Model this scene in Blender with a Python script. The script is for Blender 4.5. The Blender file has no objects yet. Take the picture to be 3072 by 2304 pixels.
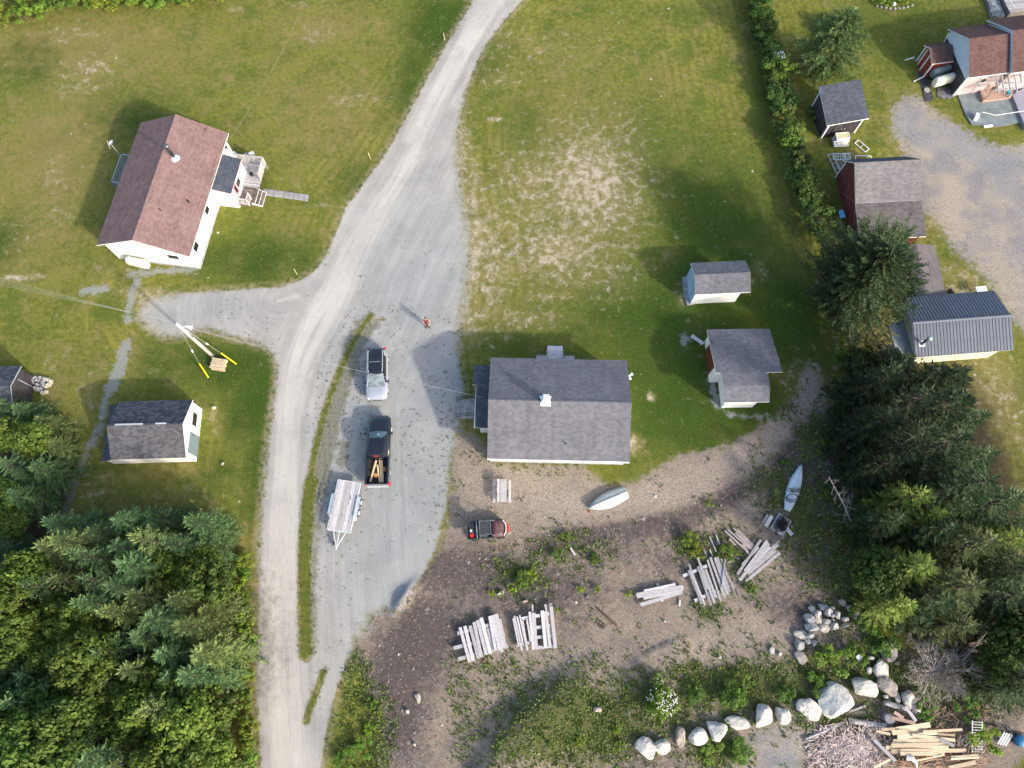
import bpy, bmesh, math, random
import numpy as np
from mathutils import Vector, Matrix
R = math.radians
scn = bpy.context.scene
COL = scn.collection
random.seed(7)

# ---------------------------------------------------------------- camera, sky, sun, exposure
CAMH = 59.0; TILT = R(18.7); FPX = 2170.0
cd = bpy.data.cameras.new('camera'); cam = bpy.data.objects.new('camera', cd); COL.objects.link(cam)
cam.location = (0, 0, CAMH); cam.rotation_euler = (TILT, 0, 0)
cd.sensor_width = 36; cd.lens = 36 * FPX / 3072; cd.clip_start = 1; cd.clip_end = 2000
scn.camera = cam
SUN_EL = R(27.5); SUN_DIR = Vector((0.765 * math.cos(SUN_EL), -0.644 * math.cos(SUN_EL), math.sin(SUN_EL)))
wd = bpy.data.worlds.new('World'); scn.world = wd; wd.use_nodes = True
wt = wd.node_tree; bg = wt.nodes['Background']
sky = wt.nodes.new('ShaderNodeTexSky'); sky.sky_type = 'NISHITA'; sky.sun_disc = False
sky.sun_elevation = SUN_EL; sky.sun_rotation = math.atan2(SUN_DIR.x, SUN_DIR.y); sky.air_density = 1.0; sky.dust_density = 3.0; sky.ozone_density = 0.8
wt.links.new(sky.outputs[0], bg.inputs[0]); bg.inputs[1].default_value = 0.15
sl = bpy.data.lights.new('sun', 'SUN'); sl.energy = 2.05; sl.angle = R(2.0); sl.color = (1.0, 0.91, 0.78)
so = bpy.data.objects.new('sun', sl); COL.objects.link(so); so.rotation_euler = SUN_DIR.to_track_quat('Z', 'Y').to_euler()
scn.view_settings.view_transform = 'Standard'; scn.view_settings.look = 'None'
scn.view_settings.exposure = 1.2; scn.view_settings.gamma = 1; scn.view_settings.use_curve_mapping = False

# ---------------------------------------------------------------- measuring the place
_ct, _st = math.cos(TILT), math.sin(TILT)
def W(x, y, z=0.0):
    """photo pixel (3072 wide) -> ground coordinates at height z"""
    u = (x - 1536) / FPX; v = (y - 1152) / FPX
    rz = -_ct - v * _st
    k = (z - CAMH) / rz
    return (u * k, (_st - v * _ct) * k)
def D(x, y, z=0.0): return W(x * 1.38879, y * 1.38879, z)
def T(c, r, x, y, z=0.0): return W(768 * c + x / 2.8802, 576 * r + y / 2.8802, z)
def Zm(x0, y0, s, x, y, z=0.0): return W(x0 + x / s, y0 + y / s, z)
def rnd(a, b): return random.uniform(a, b)

RIDGE = [D(1345, 1432), D(1250, 1475), D(1165, 1535), D(1095, 1600), D(1050, 1680)]
PILE = D(872, 1292)
def seg_info(px, py, pts):
    """distance to polyline and signed side (+ = left of travel), vectorised"""
    best = np.full(np.shape(px), 1e9); side = np.zeros(np.shape(px)); 
    for (ax, ay), (bx, by) in zip(pts[:-1], pts[1:]):
        dx, dy = bx - ax, by - ay; L2 = dx * dx + dy * dy
        t = np.clip(((px - ax) * dx + (py - ay) * dy) / L2, 0, 1)
        d = np.hypot(px - ax - t * dx, py - ay - t * dy)
        s = np.sign(dx * (py - ay) - dy * (px - ax))
        m = d < best; best = np.where(m, d, best); side = np.where(m, s, side)
    return best, side
def height(x, y):
    x = np.asarray(x, float); y = np.asarray(y, float)
    d, s = seg_info(x, y, RIDGE)
    h = .95 * np.where(s > 0, np.exp(-(d / 3.4) ** 2), np.exp(-(d / 1.35) ** 2))
    h = h * np.clip(np.hypot(x - RIDGE[0][0], y - RIDGE[0][1]) / 6.0, 0, 1) ** 1.3
    dx, dy = x - PILE[0], y - PILE[1]
    u = dx * .55 + dy * .83; v = -dx * .83 + dy * .55
    h = h + 0.5 * np.exp(-(u / 1.3) ** 2 - (v / .42) ** 2)
    h = h + 0.035 * np.sin(x * .9 + 1.3 * np.sin(y * .5)) * np.sin(y * .8 + np.sin(x * .4))
    return h
def gz(x, y): return float(height(x, y))

# ---------------------------------------------------------------- object helpers
def tag(o, label=None, cat=None, group=None, kind=None):
    if label: o['label'] = label
    if cat: o['category'] = cat
    if group: o['group'] = group
    if kind: o['kind'] = kind
    return o
def thing(name, label, cat, loc=(0, 0, 0), rz=0.0, group=None):
    o = bpy.data.objects.new(name, None); COL.objects.link(o)
    o.location = loc; o.rotation_euler = (0, 0, rz); o.empty_display_size = .3
    return tag(o, label, cat, group)
def link(name, me, parent=None, loc=None, rot=None):
    o = bpy.data.objects.new(name, me); COL.objects.link(o)
    if parent: o.parent = parent
    if loc is not None: o.location = loc
    if rot is not None: o.rotation_euler = rot
    return o
class MB:
    def __init__(s): s.v = []; s.f = []; s.t = []
    def add(s, vs, fs, tint=None):
        b = len(s.v); s.v += [tuple(p) for p in vs]
        s.f += [tuple(i + b for i in f) for f in fs]
        s.t += [random.random() if tint is None else tint] * len(fs)
        return s
    def box(s, c, d, rz=0.0, rx=0.0, ry=0.0, tint=None):
        m = Matrix.Rotation(rz, 3, 'Z') @ Matrix.Rotation(ry, 3, 'Y') @ Matrix.Rotation(rx, 3, 'X')
        vs = [Vector(c) + m @ Vector((a * d[0] / 2, b * d[1] / 2, e * d[2] / 2)) for a in (-1, 1) for b in (-1, 1) for e in (-1, 1)]
        return s.add(vs, [(0, 1, 3, 2), (4, 6, 7, 5), (0, 4, 5, 1), (2, 3, 7, 6), (0, 2, 6, 4), (1, 5, 7, 3)], tint)
    def beam(s, a, b, w, h, tint=None):
        a = Vector(a); b = Vector(b); d = b - a; L = d.length
        if L < 1e-6: return s
        q = d.to_track_quat('X', 'Z').to_matrix(); c = (a + b) / 2
        vs = [c + q @ Vector((i * L / 2, j * w / 2, k * h / 2)) for i in (-1, 1) for j in (-1, 1) for k in (-1, 1)]
        return s.add(vs, [(0, 1, 3, 2), (4, 6, 7, 5), (0, 4, 5, 1), (2, 3, 7, 6), (0, 2, 6, 4), (1, 5, 7, 3)], tint)
    def tube(s, pts, r, n=6, cap=True):
        pts = [Vector(p) for p in pts]; rs = r if isinstance(r, (list, tuple)) else [r] * len(pts)
        vs = []
        for i, p in enumerate(pts):
            d = (pts[min(i + 1, len(pts) - 1)] - pts[max(i - 1, 0)]).normalized()
            q = d.to_track_quat('Z', 'Y').to_matrix()
            for k in range(n):
                a = 2 * math.pi * k / n
                vs.append(p + q @ Vector((rs[i] * math.cos(a), rs[i] * math.sin(a), 0)))
        fs = [(i * n + k, i * n + (k + 1) % n, (i + 1) * n + (k + 1) % n, (i + 1) * n + k) for i in range(len(pts) - 1) for k in range(n)]
        if cap: fs += [tuple(range(n))[::-1], tuple((len(pts) - 1) * n + k for k in range(n))]
        return s.add(vs, fs)
    def prism(s, poly, z0, z1, tint=None):
        n = len(poly)
        a = sum(poly[i][0] * poly[(i + 1) % n][1] - poly[(i + 1) % n][0] * poly[i][1] for i in range(n))
        if a < 0: poly = poly[::-1]
        vs = [(p[0], p[1], z0) for p in poly] + [(p[0], p[1], z1) for p in poly]
        fs = [tuple(range(n))[::-1], tuple(range(n, 2 * n))] + [(i, (i + 1) % n, n + (i + 1) % n, n + i) for i in range(n)]
        return s.add(vs, fs, tint)
    def slab(s, q, th, tint=None):
        """four (or more) planar corners, thickness th downwards"""
        n = len(q); q = [Vector(p) for p in q]
        vs = q + [p - Vector((0, 0, th)) for p in q]
        nrm = (q[1] - q[0]).cross(q[2] - q[1])
        fs = [tuple(range(n)), tuple(range(n, 2 * n))[::-1]] + [(i, n + i, n + (i + 1) % n, (i + 1) % n) for i in range(n)]
        if nrm.z < 0: fs = [f[::-1] for f in fs]
        return s.add(vs, fs, tint)
    def mesh(s, name, mat, smooth=False):
        me = bpy.data.meshes.new(name); me.from_pydata(s.v, [], s.f); me.materials.append(mat)
        at = me.attributes.new('tint', 'FLOAT', 'FACE'); at.data.foreach_set('value', s.t)
        if smooth: me.polygons.foreach_set('use_smooth', [True] * len(me.polygons))
        me.update(); return me
    def build(s, name, mat, parent=None, smooth=False, loc=None, rz=None):
        return link(name, s.mesh(name, mat, smooth), parent, loc, None if rz is None else (0, 0, rz))
def bevel(o, w=.02, n=2):
    m = o.modifiers.new('bevel', 'BEVEL'); m.width = w; m.segments = n; m.limit_method = 'ANGLE'; return o

# ---------------------------------------------------------------- node helpers
class NT:
    def __init__(s, name):
        s.m = bpy.data.materials.new(name); s.m.use_nodes = True; s.t = s.m.node_tree; s.b = s.t.nodes['Principled BSDF']
        s.co = s.t.nodes.new('ShaderNodeTexCoord')
    def n(s, t): return s.t.nodes.new(t)
    def put(s, sock, v):
        if hasattr(v, 'is_output'): s.t.links.new(v, sock)
        elif isinstance(v, (tuple, list)): sock.default_value = (v + (1,))[:4] if len(sock.default_value) == 4 else v
        else: sock.default_value = v
    def noise(s, sc, det=3, rough=.55, vec=None, dist=0.0):
        k = s.n('ShaderNodeTexNoise'); k.inputs['Scale'].default_value = sc; k.inputs['Detail'].default_value = det
        k.inputs['Roughness'].default_value = rough; k.inputs['Distortion'].default_value = dist
        s.put(k.inputs['Vector'], vec or s.co.outputs['Object']); return k.outputs['Fac']
    def vor(s, sc, vec=None, out='Distance', rand=1.0):
        k = s.n('ShaderNodeTexVoronoi'); k.inputs['Scale'].default_value = sc; k.inputs['Randomness'].default_value = rand
        s.put(k.inputs['Vector'], vec or s.co.outputs['Object']); return k.outputs[out]
    def mapv(s, scale, rz=0.0):
        k = s.n('ShaderNodeMapping'); k.inputs['Scale'].default_value = scale; k.inputs['Rotation'].default_value = (0, 0, rz)
        s.put(k.inputs['Vector'], s.co.outputs['Object']); return k.outputs[0]
    def mth(s, op, a, b=0.0, c=None):
        k = s.n('ShaderNodeMath'); k.operation = op; s.put(k.inputs[0], a); s.put(k.inputs[1], b)
        if c is not None: s.put(k.inputs[2], c)
        return k.outputs[0]
    def ss(s, x, lo, hi, a=0.0, b=1.0):
        k = s.n('ShaderNodeMapRange'); k.interpolation_type = 'SMOOTHSTEP'; s.put(k.inputs[0], x)
        k.inputs[1].default_value = lo; k.inputs[2].default_value = hi; k.inputs[3].default_value = a; k.inputs[4].default_value = b
        return k.outputs[0]
    def mix(s, f, a, b, mode='MIX'):
        k = s.n('ShaderNodeMix'); k.data_type = 'RGBA'; k.blend_type = mode; s.put(k.inputs[0], f); s.put(k.inputs[6], a); s.put(k.inputs[7], b); return k.outputs[2]
    def attr(s, name):
        k = s.n('ShaderNodeAttribute'); k.attribute_name = name; return k.outputs['Fac']
    def oinfo(s, out): return s.n('ShaderNodeObjectInfo').outputs[out]
    def bump(s, h, st, dist=.02):
        k = s.n('ShaderNodeBump'); k.inputs['Strength'].default_value = st; k.inputs['Distance'].default_value = dist
        s.put(k.inputs['Height'], h); s.t.links.new(k.outputs[0], s.b.inputs['Normal'])
    def done(s, col, rough=.8, spec=.3, metal=0.0):
        s.put(s.b.inputs['Base Color'], col); s.put(s.b.inputs['Roughness'], rough)
        s.b.inputs['Specular IOR Level'].default_value = spec; s.put(s.b.inputs['Metallic'], metal); return s.m
MATS = {}
def M(name, c1, c2=None, sc=2.0, rough=.8, spec=.3, metal=0.0, bump=0.0, bsc=None, tint=0.0, orand=0.0, det=4, scale3=None, rz=0.0, lo=.35, hi=.65, ocol=False):
    if name in MATS: return MATS[name]
    k = NT(name); c2 = c2 or c1; vec = k.mapv(scale3, rz) if scale3 else None
    nz = k.noise(sc, det, vec=vec); c = k.mix(k.ss(nz, lo, hi), c1, c2)
    if tint: c = k.mix(1.0, c, k.ss(k.attr('tint'), 0, 1, 1 - tint, 1 + tint), 'MULTIPLY')
    if orand: c = k.mix(1.0, c, k.ss(k.oinfo('Random'), 0, 1, 1 - orand, 1 + orand), 'MULTIPLY')
    if ocol: c = k.mix(1.0, c, k.oinfo('Color'), 'MULTIPLY')
    if bump: k.bump(k.noise(bsc or sc * 6, 3, vec=vec), bump)
    MATS[name] = k.done(c, rough, spec, metal); return MATS[name]
def shingle_mat(name, a, b, streak=None):
    k = NT(name); t = k.attr('tint'); c = k.mix(k.ss(t, .1, .9), a, b)
    c = k.mix(1.0, c, k.ss(k.noise(.5, 5), .3, .7, .92, 1.07), 'MULTIPLY'); c = k.mix(1.0, c, k.ss(k.noise(1.0, 4, vec=k.mapv((3, .4, 1))), .35, .7, 1.04, .92), 'MULTIPLY')
    if streak: c = k.mix(k.ss(k.noise(1.0, 4, vec=k.mapv(streak)), .55, .75, 0, .45), c, tuple(q * .45 for q in a))
    c = k.mix(1.0, c, k.ss(k.noise(60, 2), .3, .7, .8, 1.2), 'MULTIPLY')
    k.bump(k.noise(90, 2), .5, .01); MATS[name] = k.done(c, .95, .15); return MATS[name]
def siding_mat(name, c, pitch=.15, dirt=.8, axis='z', str_=.6):
    k = NT(name); w = k.n('ShaderNodeTexWave'); w.wave_type = 'BANDS'; w.bands_direction = axis.upper(); w.wave_profile = 'SAW'
    w.inputs['Scale'].default_value = .314 / pitch; k.put(w.inputs['Vector'], k.co.outputs['Object'])
    cc = k.mix(k.ss(k.noise(1.3, 5), .4, .7), c, tuple(q * dirt for q in c)); k.bump(w.outputs['Fac'], str_, .02)
    MATS[name] = k.done(cc, .55, .35); return MATS[name]

WHITE = siding_mat('white_siding', (.8, .8, .78), dirt=.9)
PBLUE = siding_mat('pale_blue_siding', (.34, .5, .62))
REDW = siding_mat('barn_red_boards', (.16, .045, .04), .2, .6, 'x')
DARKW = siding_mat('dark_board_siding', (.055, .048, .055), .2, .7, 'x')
CREAMW = siding_mat('cream_siding', (.72, .68, .52), .15)
GREYW = siding_mat('grey_mauve_siding', (.5, .42, .42), .15, .85)
TRIM = M('white_trim_paint', (.8, .8, .8), (.68, .68, .66), 3, .5)
BTRIM = M('blue_white_trim_paint', (.62, .7, .76), (.5, .6, .7), 3, .5)
SOFF = M('soffit_paint', (.6, .6, .58), None, 2, .7)
SH_MAUVE = shingle_mat('mauve_brown_shingles', (.185, .12, .115), (.225, .15, .143), (.25, 2.5, 1))
SH_GREY = shingle_mat('grey_blue_shingles', (.13, .132, .148), (.165, .164, .181))
SH_SLATE = shingle_mat('slate_shingles', (.062, .072, .092), (.09, .1, .124))
SH_CHAR = shingle_mat('charcoal_shingles', (.045, .052, .068), (.095, .1, .12))
SH_WORN = shingle_mat('worn_grey_shingles', (.16, .152, .156), (.205, .196, .2))
SH_PLUM = shingle_mat('maroon_shingles', (.1, .058, .054), (.128, .078, .072))
SH_BROWN = shingle_mat('worn_brown_shingles', (.105, .095, .095), (.14, .128, .128))
CONC = M('concrete', (.36, .35, .34), (.24, .24, .24), 2.5, .9, bump=.3, tint=.12)
WOODG = M('weathered_grey_wood', (.42, .41, .42), (.28, .27, .28), 3, .85, bump=.5, tint=.18, orand=.2, scale3=(1, 8, 8))
WOODG2 = M('pale_weathered_wood', (.55, .53, .53), (.38, .36, .37), 3, .85, bump=.5, tint=.15, orand=.14, scale3=(1, 8, 8))
WOODB = M('brown_deck_wood', (.2, .165, .15), (.12, .1, .095), 3, .85, bump=.4, tint=.2, orand=.12)
WOODY = M('fresh_sawn_wood', (.66, .54, .38), (.52, .39, .25), 3, .75, bump=.4, tint=.15, orand=.2, scale3=(1, 6, 6))
PINKW = M('pinkish_bare_lumber', (.42, .29, .23), (.33, .23, .19), 3, .8, bump=.3, tint=.15)
CREAM = M('cream_pallet_wood', (.62, .52, .36), (.5, .4, .26), 3, .8, tint=.12)
GALV = M('galvanised_steel', (.58, .6, .62), (.46, .49, .52), 5, .5, .4, .2)
GREYM = M('grey_painted_steel', (.36, .42, .47), (.28, .34, .39), 3, .5, .4, .2)
BLACKM = M('black_metal', (.02, .02, .022), None, 2, .45)
RUBBER = M('tyre_rubber', (.02, .02, .021), (.035, .034, .033), 6, .9)
GLASSD = M('dark_window_glass', (.012, .015, .02), None, 2, .06, .8)
DOORBR = M('brown_garage_door', (.13, .045, .025), (.1, .035, .02), 1, .5)
DOORBL = M('grey_blue_door_boards', (.17, .22, .24), (.12, .17, .19), 4, .6, scale3=(6, 6, .5))
BARK = M('bark', (.12, .095, .075), (.07, .055, .045), 6, .95, bump=.6)
DEADW = M('bleached_dead_wood', (.42, .38, .35), (.28, .25, .23), 5, .9)
YELLOW = M('yellow_plastic', (.85, .62, .01), None, 2, .4)
WHITEP = M('white_plastic', (.8, .8, .8), (.7, .72, .74), 3, .4)
REDP = M('red_plastic', (.6, .03, .025), None, 2, .4)

# ================================================================ THE GROUND
GX0, GX1, GY0, GY1, GS = -62.0, 62.0, -16.0, 72.0, 0.2
nx = int(round((GX1 - GX0) / GS)) + 1; ny = int(round((GY1 - GY0) / GS)) + 1
gx, gy = np.meshgrid(np.linspace(GX0, GX1, nx), np.linspace(GY0, GY1, ny)); gx = gx.ravel(); gy = gy.ravel()
def chaikin(p, n=2, closed=True):
    p = np.array(p, float)
    for _ in range(n):
        q = np.roll(p, -1, 0) if closed else None
        if closed: p = np.stack([p * .75 + q * .25, p * .25 + q * .75], 1).reshape(-1, 2)
        else:
            a, b = p[:-1], p[1:]; p = np.concatenate([p[:1], np.stack([a * .75 + b * .25, a * .25 + b * .75], 1).reshape(-1, 2), p[-1:]])
    return p
def sdf(poly, smooth=2):
    """signed distance (positive inside) to a closed outline given in enlarged-photo coordinates"""
    p = chaikin([D(*q) for q in poly], smooth); n = len(p)
    best = np.full(gx.shape, 1e9); ins = np.zeros(gx.shape, bool)
    for i in range(n):
        ax, ay = p[i]; bx, by = p[(i + 1) % n]; dx, dy = bx - ax, by - ay; L2 = dx * dx + dy * dy + 1e-9
        t = np.clip(((gx - ax) * dx + (gy - ay) * dy) / L2, 0, 1)
        best = np.minimum(best, (gx - ax - t * dx) ** 2 + (gy - ay - t * dy) ** 2)
        c = ((ay > gy) != (by > gy)); 
        if dy != 0: ins ^= c & (gx < dx * (gy - ay) / dy + ax)
    return np.where(ins, 1, -1) * np.minimum(np.sqrt(best), 6)
def line(pts, w):
    """positive within w metres of a polyline"""
    p = chaikin([D(*q) for q in pts], 2, False); return w - seg_info(gx, gy, [tuple(q) for q in p])[0]
def blobs(lst):
    """soft patches (x, y, rx, ry, strength[, angle]) in enlarged-photo pixels"""
    o = np.zeros(gx.shape)
    for b in lst:
        x, y, rx, ry, s = b[:5]; rx *= 1.25; ry *= 1.25; a = R(b[5]) if len(b) > 5 else 0
        cx, cy = D(x, y); sc = math.dist(D(x - 5, y), D(x + 5, y)) / 10
        u = (gx - cx) * math.cos(a) - (gy - cy) * math.sin(a); v = (gx - cx) * math.sin(a) + (gy - cy) * math.cos(a)
        o = np.maximum(o, s * np.exp(-((u / (rx * sc)) ** 2 + (v / (ry * sc)) ** 2) * .9))
    return o
road = sdf([(566, 1700), (560, 1600), (553, 1480), (557, 1320), (563, 1150), (573, 1010), (588, 890), (601, 810), (596, 765), (560, 742), (500, 726), (440, 708), (395, 725), (350, 728), (312, 700), (300, 672), (330, 645), (420, 632), (520, 626), (600, 622), (645, 608), (682, 585), (706, 550), (727, 500), (745, 450), (790, 393), (842, 318), (890, 232), (950, 120), (1000, 40), (1040, -30), (1165, -30), (1128, 0), (1090, 42), (1052, 90), (1026, 140), (1004, 200), (988, 265), (984, 330), (990, 400), (1000, 450), (1012, 520), (1008, 600), (1000, 660), (986, 720), (988, 790), (1003, 840), (990, 900), (984, 950), (968, 1010), (965, 1080), (950, 1150), (933, 1205), (905, 1255), (852, 1328), (815, 1312), (770, 1380), (745, 1440), (722, 1500), (702, 1590), (688, 1700)])
isl = np.maximum(line([(800, 682), (768, 730), (743, 780), (722, 830), (703, 880), (689, 940), (677, 990), (667, 1060), (660, 1130), (655, 1230), (658, 1330), (661, 1420)], .32), line([(700, 1450), (685, 1490), (668, 1530), (662, 1558)], .28))
isl = np.maximum(isl, line([(672, 1040), (662, 1120), (657, 1230), (659, 1330), (661, 1410)], .58))
isl = np.maximum(isl, line([(830, 692), (800, 689)], .1))
islw = np.maximum(line([(786, 700), (760, 760), (742, 820), (722, 880), (708, 940), (696, 1000), (686, 1060)], .95), isl); islw = np.maximum.reduce([islw, line([(812, 700), (782, 740), (762, 800)], .45), line([(690, 1080), (680, 1200), (676, 1400)], .35), line([(745, 960), (738, 1000)], .5)])
road = np.minimum(road, -isl)
dirt = sdf([(985, 935), (1012, 930), (1030, 950), (1052, 960), (1056, 1003), (1180, 1004), (1262, 1003), (1295, 1040), (1345, 1052), (1395, 1028), (1440, 995), (1490, 976), (1560, 966), (1625, 935), (1680, 893), (1722, 855), (1735, 790), (1765, 800), (1790, 860), (1830, 950), (1850, 1100), (1860, 1250), (1850, 1330), (1890, 1420), (1830, 1450), (1780, 1400), (1700, 1440), (1600, 1478), (1560, 1540), (1600, 1700), (800, 1700), (795, 1560), (783, 1450), (745, 1440), (800, 1320), (870, 1280), (960, 1180), (975, 1060), (975, 980)])
dirt = np.maximum(dirt, sdf([(1460, 1460), (1600, 1470), (1750, 1420), (1870, 1380), (2000, 1420), (2240, 1420), (2240, 1720), (1460, 1720)]))
dirt = np.maximum(dirt, sdf([(1380, 1700), (1330, 1640), (1120, 1640), (1080, 1700)]) - .3)
gyard = np.maximum(sdf([(1595, 1610), (1640, 1568), (1720, 1552), (1775, 1560), (1745, 1620), (1710, 1700), (1570, 1700)]), sdf([(1924, 240), (1945, 205), (1990, 205), (2020, 240), (2060, 262), (2120, 300), (2170, 318), (2260, 300), (2260, 760), (2190, 700), (2160, 640), (2120, 590), (2060, 545), (2025, 480), (1975, 450), (1960, 340), (1925, 290)]))
path = np.maximum.reduce([line([(268, 742), (262, 790), (240, 835), (222, 880), (218, 925), (195, 960), (175, 1000), (158, 1052), (130, 1120), (105, 1180)], .38), line([(272, 745), (258, 800), (238, 840)], .65), line([(306, 575), (296, 605), (283, 640), (276, 690)], .42), line([(285, 590), (420, 582)], .4), line([(180, 630), (225, 625)], .5), line([(1480, 725), (1478, 745)], .4), sdf([(1480, 600), (1500, 590), (1500, 665), (1485, 655)], 1), sdf([(1535, 800), (1560, 870), (1570, 893), (1660, 893), (1665, 905), (1545, 902), (1522, 800)], 1), sdf([(476, 417), (476, 450), (515, 438), (560, 446), (560, 430)], 1)])
dry = blobs([(1020, 420, 22, 90, .75), (1022, 560, 26, 110, .9), (1012, 690, 24, 60, .8), (985, 300, 16, 60, .7), (1000, 960, 20, 40, .5), (1250, 330, 80, 80, .62), (1150, 400, 90, 90, .68), (1330, 470, 70, 90, .6), (1200, 540, 140, 80, .78), (1060, 640, 40, 40, .6), (1270, 400, 110, 140, .92), (1340, 300, 60, 60, .55), (1180, 480, 120, 90, .6), (1100, 330, 60, 50, .35), (1270, 590, 110, 60, .55), (1060, 560, 45, 150, .75), (1040, 500, 30, 60, .9), (1000, 330, 18, 90, .8), (1160, 100, 160, 60, .35), (1080, 170, 50, 25, .5), (1170, 640, 60, 15, .6), (1130, 690, 90, 25, .62), (1200, 600, 100, 60, .45), (1370, 960, 14, 20, 1.0), (1408, 858, 9, 8, 1.0), (1069, 256, 16, 6, .9), (1330, 230, 70, 60, .3), (1240, 560, 20, 8, .8),
    (150, 70, 60, 25, .5), (190, 150, 50, 40, .62), (160, 190, 50, 25, .5), (130, 90, 20, 10, .6), (510, 20, 16, 8, .9), (640, 10, 30, 8, .5), (680, 75, 40, 25, .45), (745, 218, 38, 14, .62), (800, 210, 35, 12, .5), (120, 390, 30, 50, .5), (130, 460, 40, 25, .5), (40, 600, 40, 10, 1.0), (250, 590, 60, 35, .35), (320, 640, 50, 20, .75), (330, 800, 22, 8, .55), (460, 895, 9, 22, .75), (470, 930, 8, 10, .75), (420, 880, 12, 20, .3), (540, 730, 55, 12, .55), (430, 705, 80, 14, .6), (390, 1070, 70, 16, .45), (200, 1060, 40, 60, .4), (190, 850, 20, 60, .5), (120, 790, 30, 50, .35), (60, 500, 60, 60, .3), (590, 880, 10, 100, .4), (690, 445, 30, 6, .6), (2080, 620, 110, 60, .6), (1970, 270, 60, 60, .55), (2150, 850, 60, 130, .55), (2110, 950, 40, 150, .7), (1990, 480, 40, 60, .5), (1510, 720, 30, 40, .3), (1640, 580, 18, 30, .5), (1470, 640, 12, 30, .6), (1750, 820, 60, 50, .6), (1030, 700, 20, 60, .5)])
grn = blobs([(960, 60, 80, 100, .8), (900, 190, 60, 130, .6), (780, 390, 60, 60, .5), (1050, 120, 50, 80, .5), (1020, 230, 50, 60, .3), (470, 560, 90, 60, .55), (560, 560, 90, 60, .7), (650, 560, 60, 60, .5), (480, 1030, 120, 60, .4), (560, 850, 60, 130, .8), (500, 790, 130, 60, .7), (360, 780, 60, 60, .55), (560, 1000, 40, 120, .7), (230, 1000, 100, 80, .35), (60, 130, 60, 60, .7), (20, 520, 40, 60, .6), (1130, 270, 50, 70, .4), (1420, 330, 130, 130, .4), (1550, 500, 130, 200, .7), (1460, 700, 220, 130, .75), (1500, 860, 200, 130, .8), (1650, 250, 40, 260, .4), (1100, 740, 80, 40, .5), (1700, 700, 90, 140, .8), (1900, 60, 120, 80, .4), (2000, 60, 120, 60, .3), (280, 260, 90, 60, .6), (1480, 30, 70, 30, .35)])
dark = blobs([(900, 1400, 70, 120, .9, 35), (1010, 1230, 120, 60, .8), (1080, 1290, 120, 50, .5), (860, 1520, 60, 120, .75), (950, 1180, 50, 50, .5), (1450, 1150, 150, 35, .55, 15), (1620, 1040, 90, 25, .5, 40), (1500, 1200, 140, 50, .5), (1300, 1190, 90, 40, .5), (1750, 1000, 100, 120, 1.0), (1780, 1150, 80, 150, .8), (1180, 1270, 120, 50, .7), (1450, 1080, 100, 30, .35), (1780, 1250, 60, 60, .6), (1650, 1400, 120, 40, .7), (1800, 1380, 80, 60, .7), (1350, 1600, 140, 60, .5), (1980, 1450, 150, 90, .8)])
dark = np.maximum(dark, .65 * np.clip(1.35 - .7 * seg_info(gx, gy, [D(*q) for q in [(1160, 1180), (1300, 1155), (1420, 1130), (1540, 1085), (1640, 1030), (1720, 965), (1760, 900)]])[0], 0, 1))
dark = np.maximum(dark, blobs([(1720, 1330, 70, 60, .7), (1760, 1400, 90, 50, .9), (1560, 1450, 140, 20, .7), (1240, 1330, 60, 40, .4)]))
weed = blobs([(1700, 880, 40, 40, .5), (1760, 940, 50, 60, .8), (1220, 1190, 110, 40, .62), (1130, 1240, 60, 40, .8), (1260, 1200, 90, 40, .5), (1490, 1180, 40, 30, .9), (1560, 1200, 60, 60, .7), (1530, 1320, 50, 30, .7), (1590, 1240, 70, 50, .5), (1080, 1440, 120, 25, .6), (1000, 1530, 60, 90, .55), (1250, 1560, 170, 90, 1.0), (1400, 1520, 130, 70, .9), (1600, 1500, 130, 50, .9), (1700, 1470, 130, 60, .8), (790, 1600, 50, 100, 1.0), (770, 1480, 30, 60, .8), (1680, 1060, 60, 70, .7), (1740, 1120, 60, 130, .8), (1820, 1200, 60, 200, .8), (1290, 1440, 60, 20, .6), (1320, 1030, 30, 14, .7), (1150, 1600, 120, 60, .8), (1540, 1620, 60, 40, 1.0), (1820, 1560, 160, 25, .7), (1080, 1000, 60, 14, .35), (1170, 1010, 60, 16, .4), (2100, 1500, 120, 40, .8), (1640, 1250, 30, 60, .5), (1880, 1420, 60, 60, .8), (1500, 1480, 60, 60, .9), (1600, 1470, 120, 40, .9), (1750, 1450, 100, 40, .8), (1900, 1460, 120, 60, .8), (2100, 1480, 160, 50, .9)])
ground_z = height(gx, gy)
brn = blobs([(200, 100, 260, 90, .8), (700, 60, 120, 60, .8), (120, 330, 130, 160, .9), (700, 250, 130, 130, .7), (620, 200, 100, 120, .5), (80, 520, 90, 90, .6), (330, 1020, 120, 40, .6), (420, 350, 150, 60, .4), (350, 130, 200, 100, .5), (180, 830, 90, 90, .5), (1230, 200, 120, 120, .5), (1440, 180, 60, 60, .5), (2120, 820, 80, 130, .7), (620, 480, 60, 60, .35), (1120, 980, 70, 20, .4)])

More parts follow.
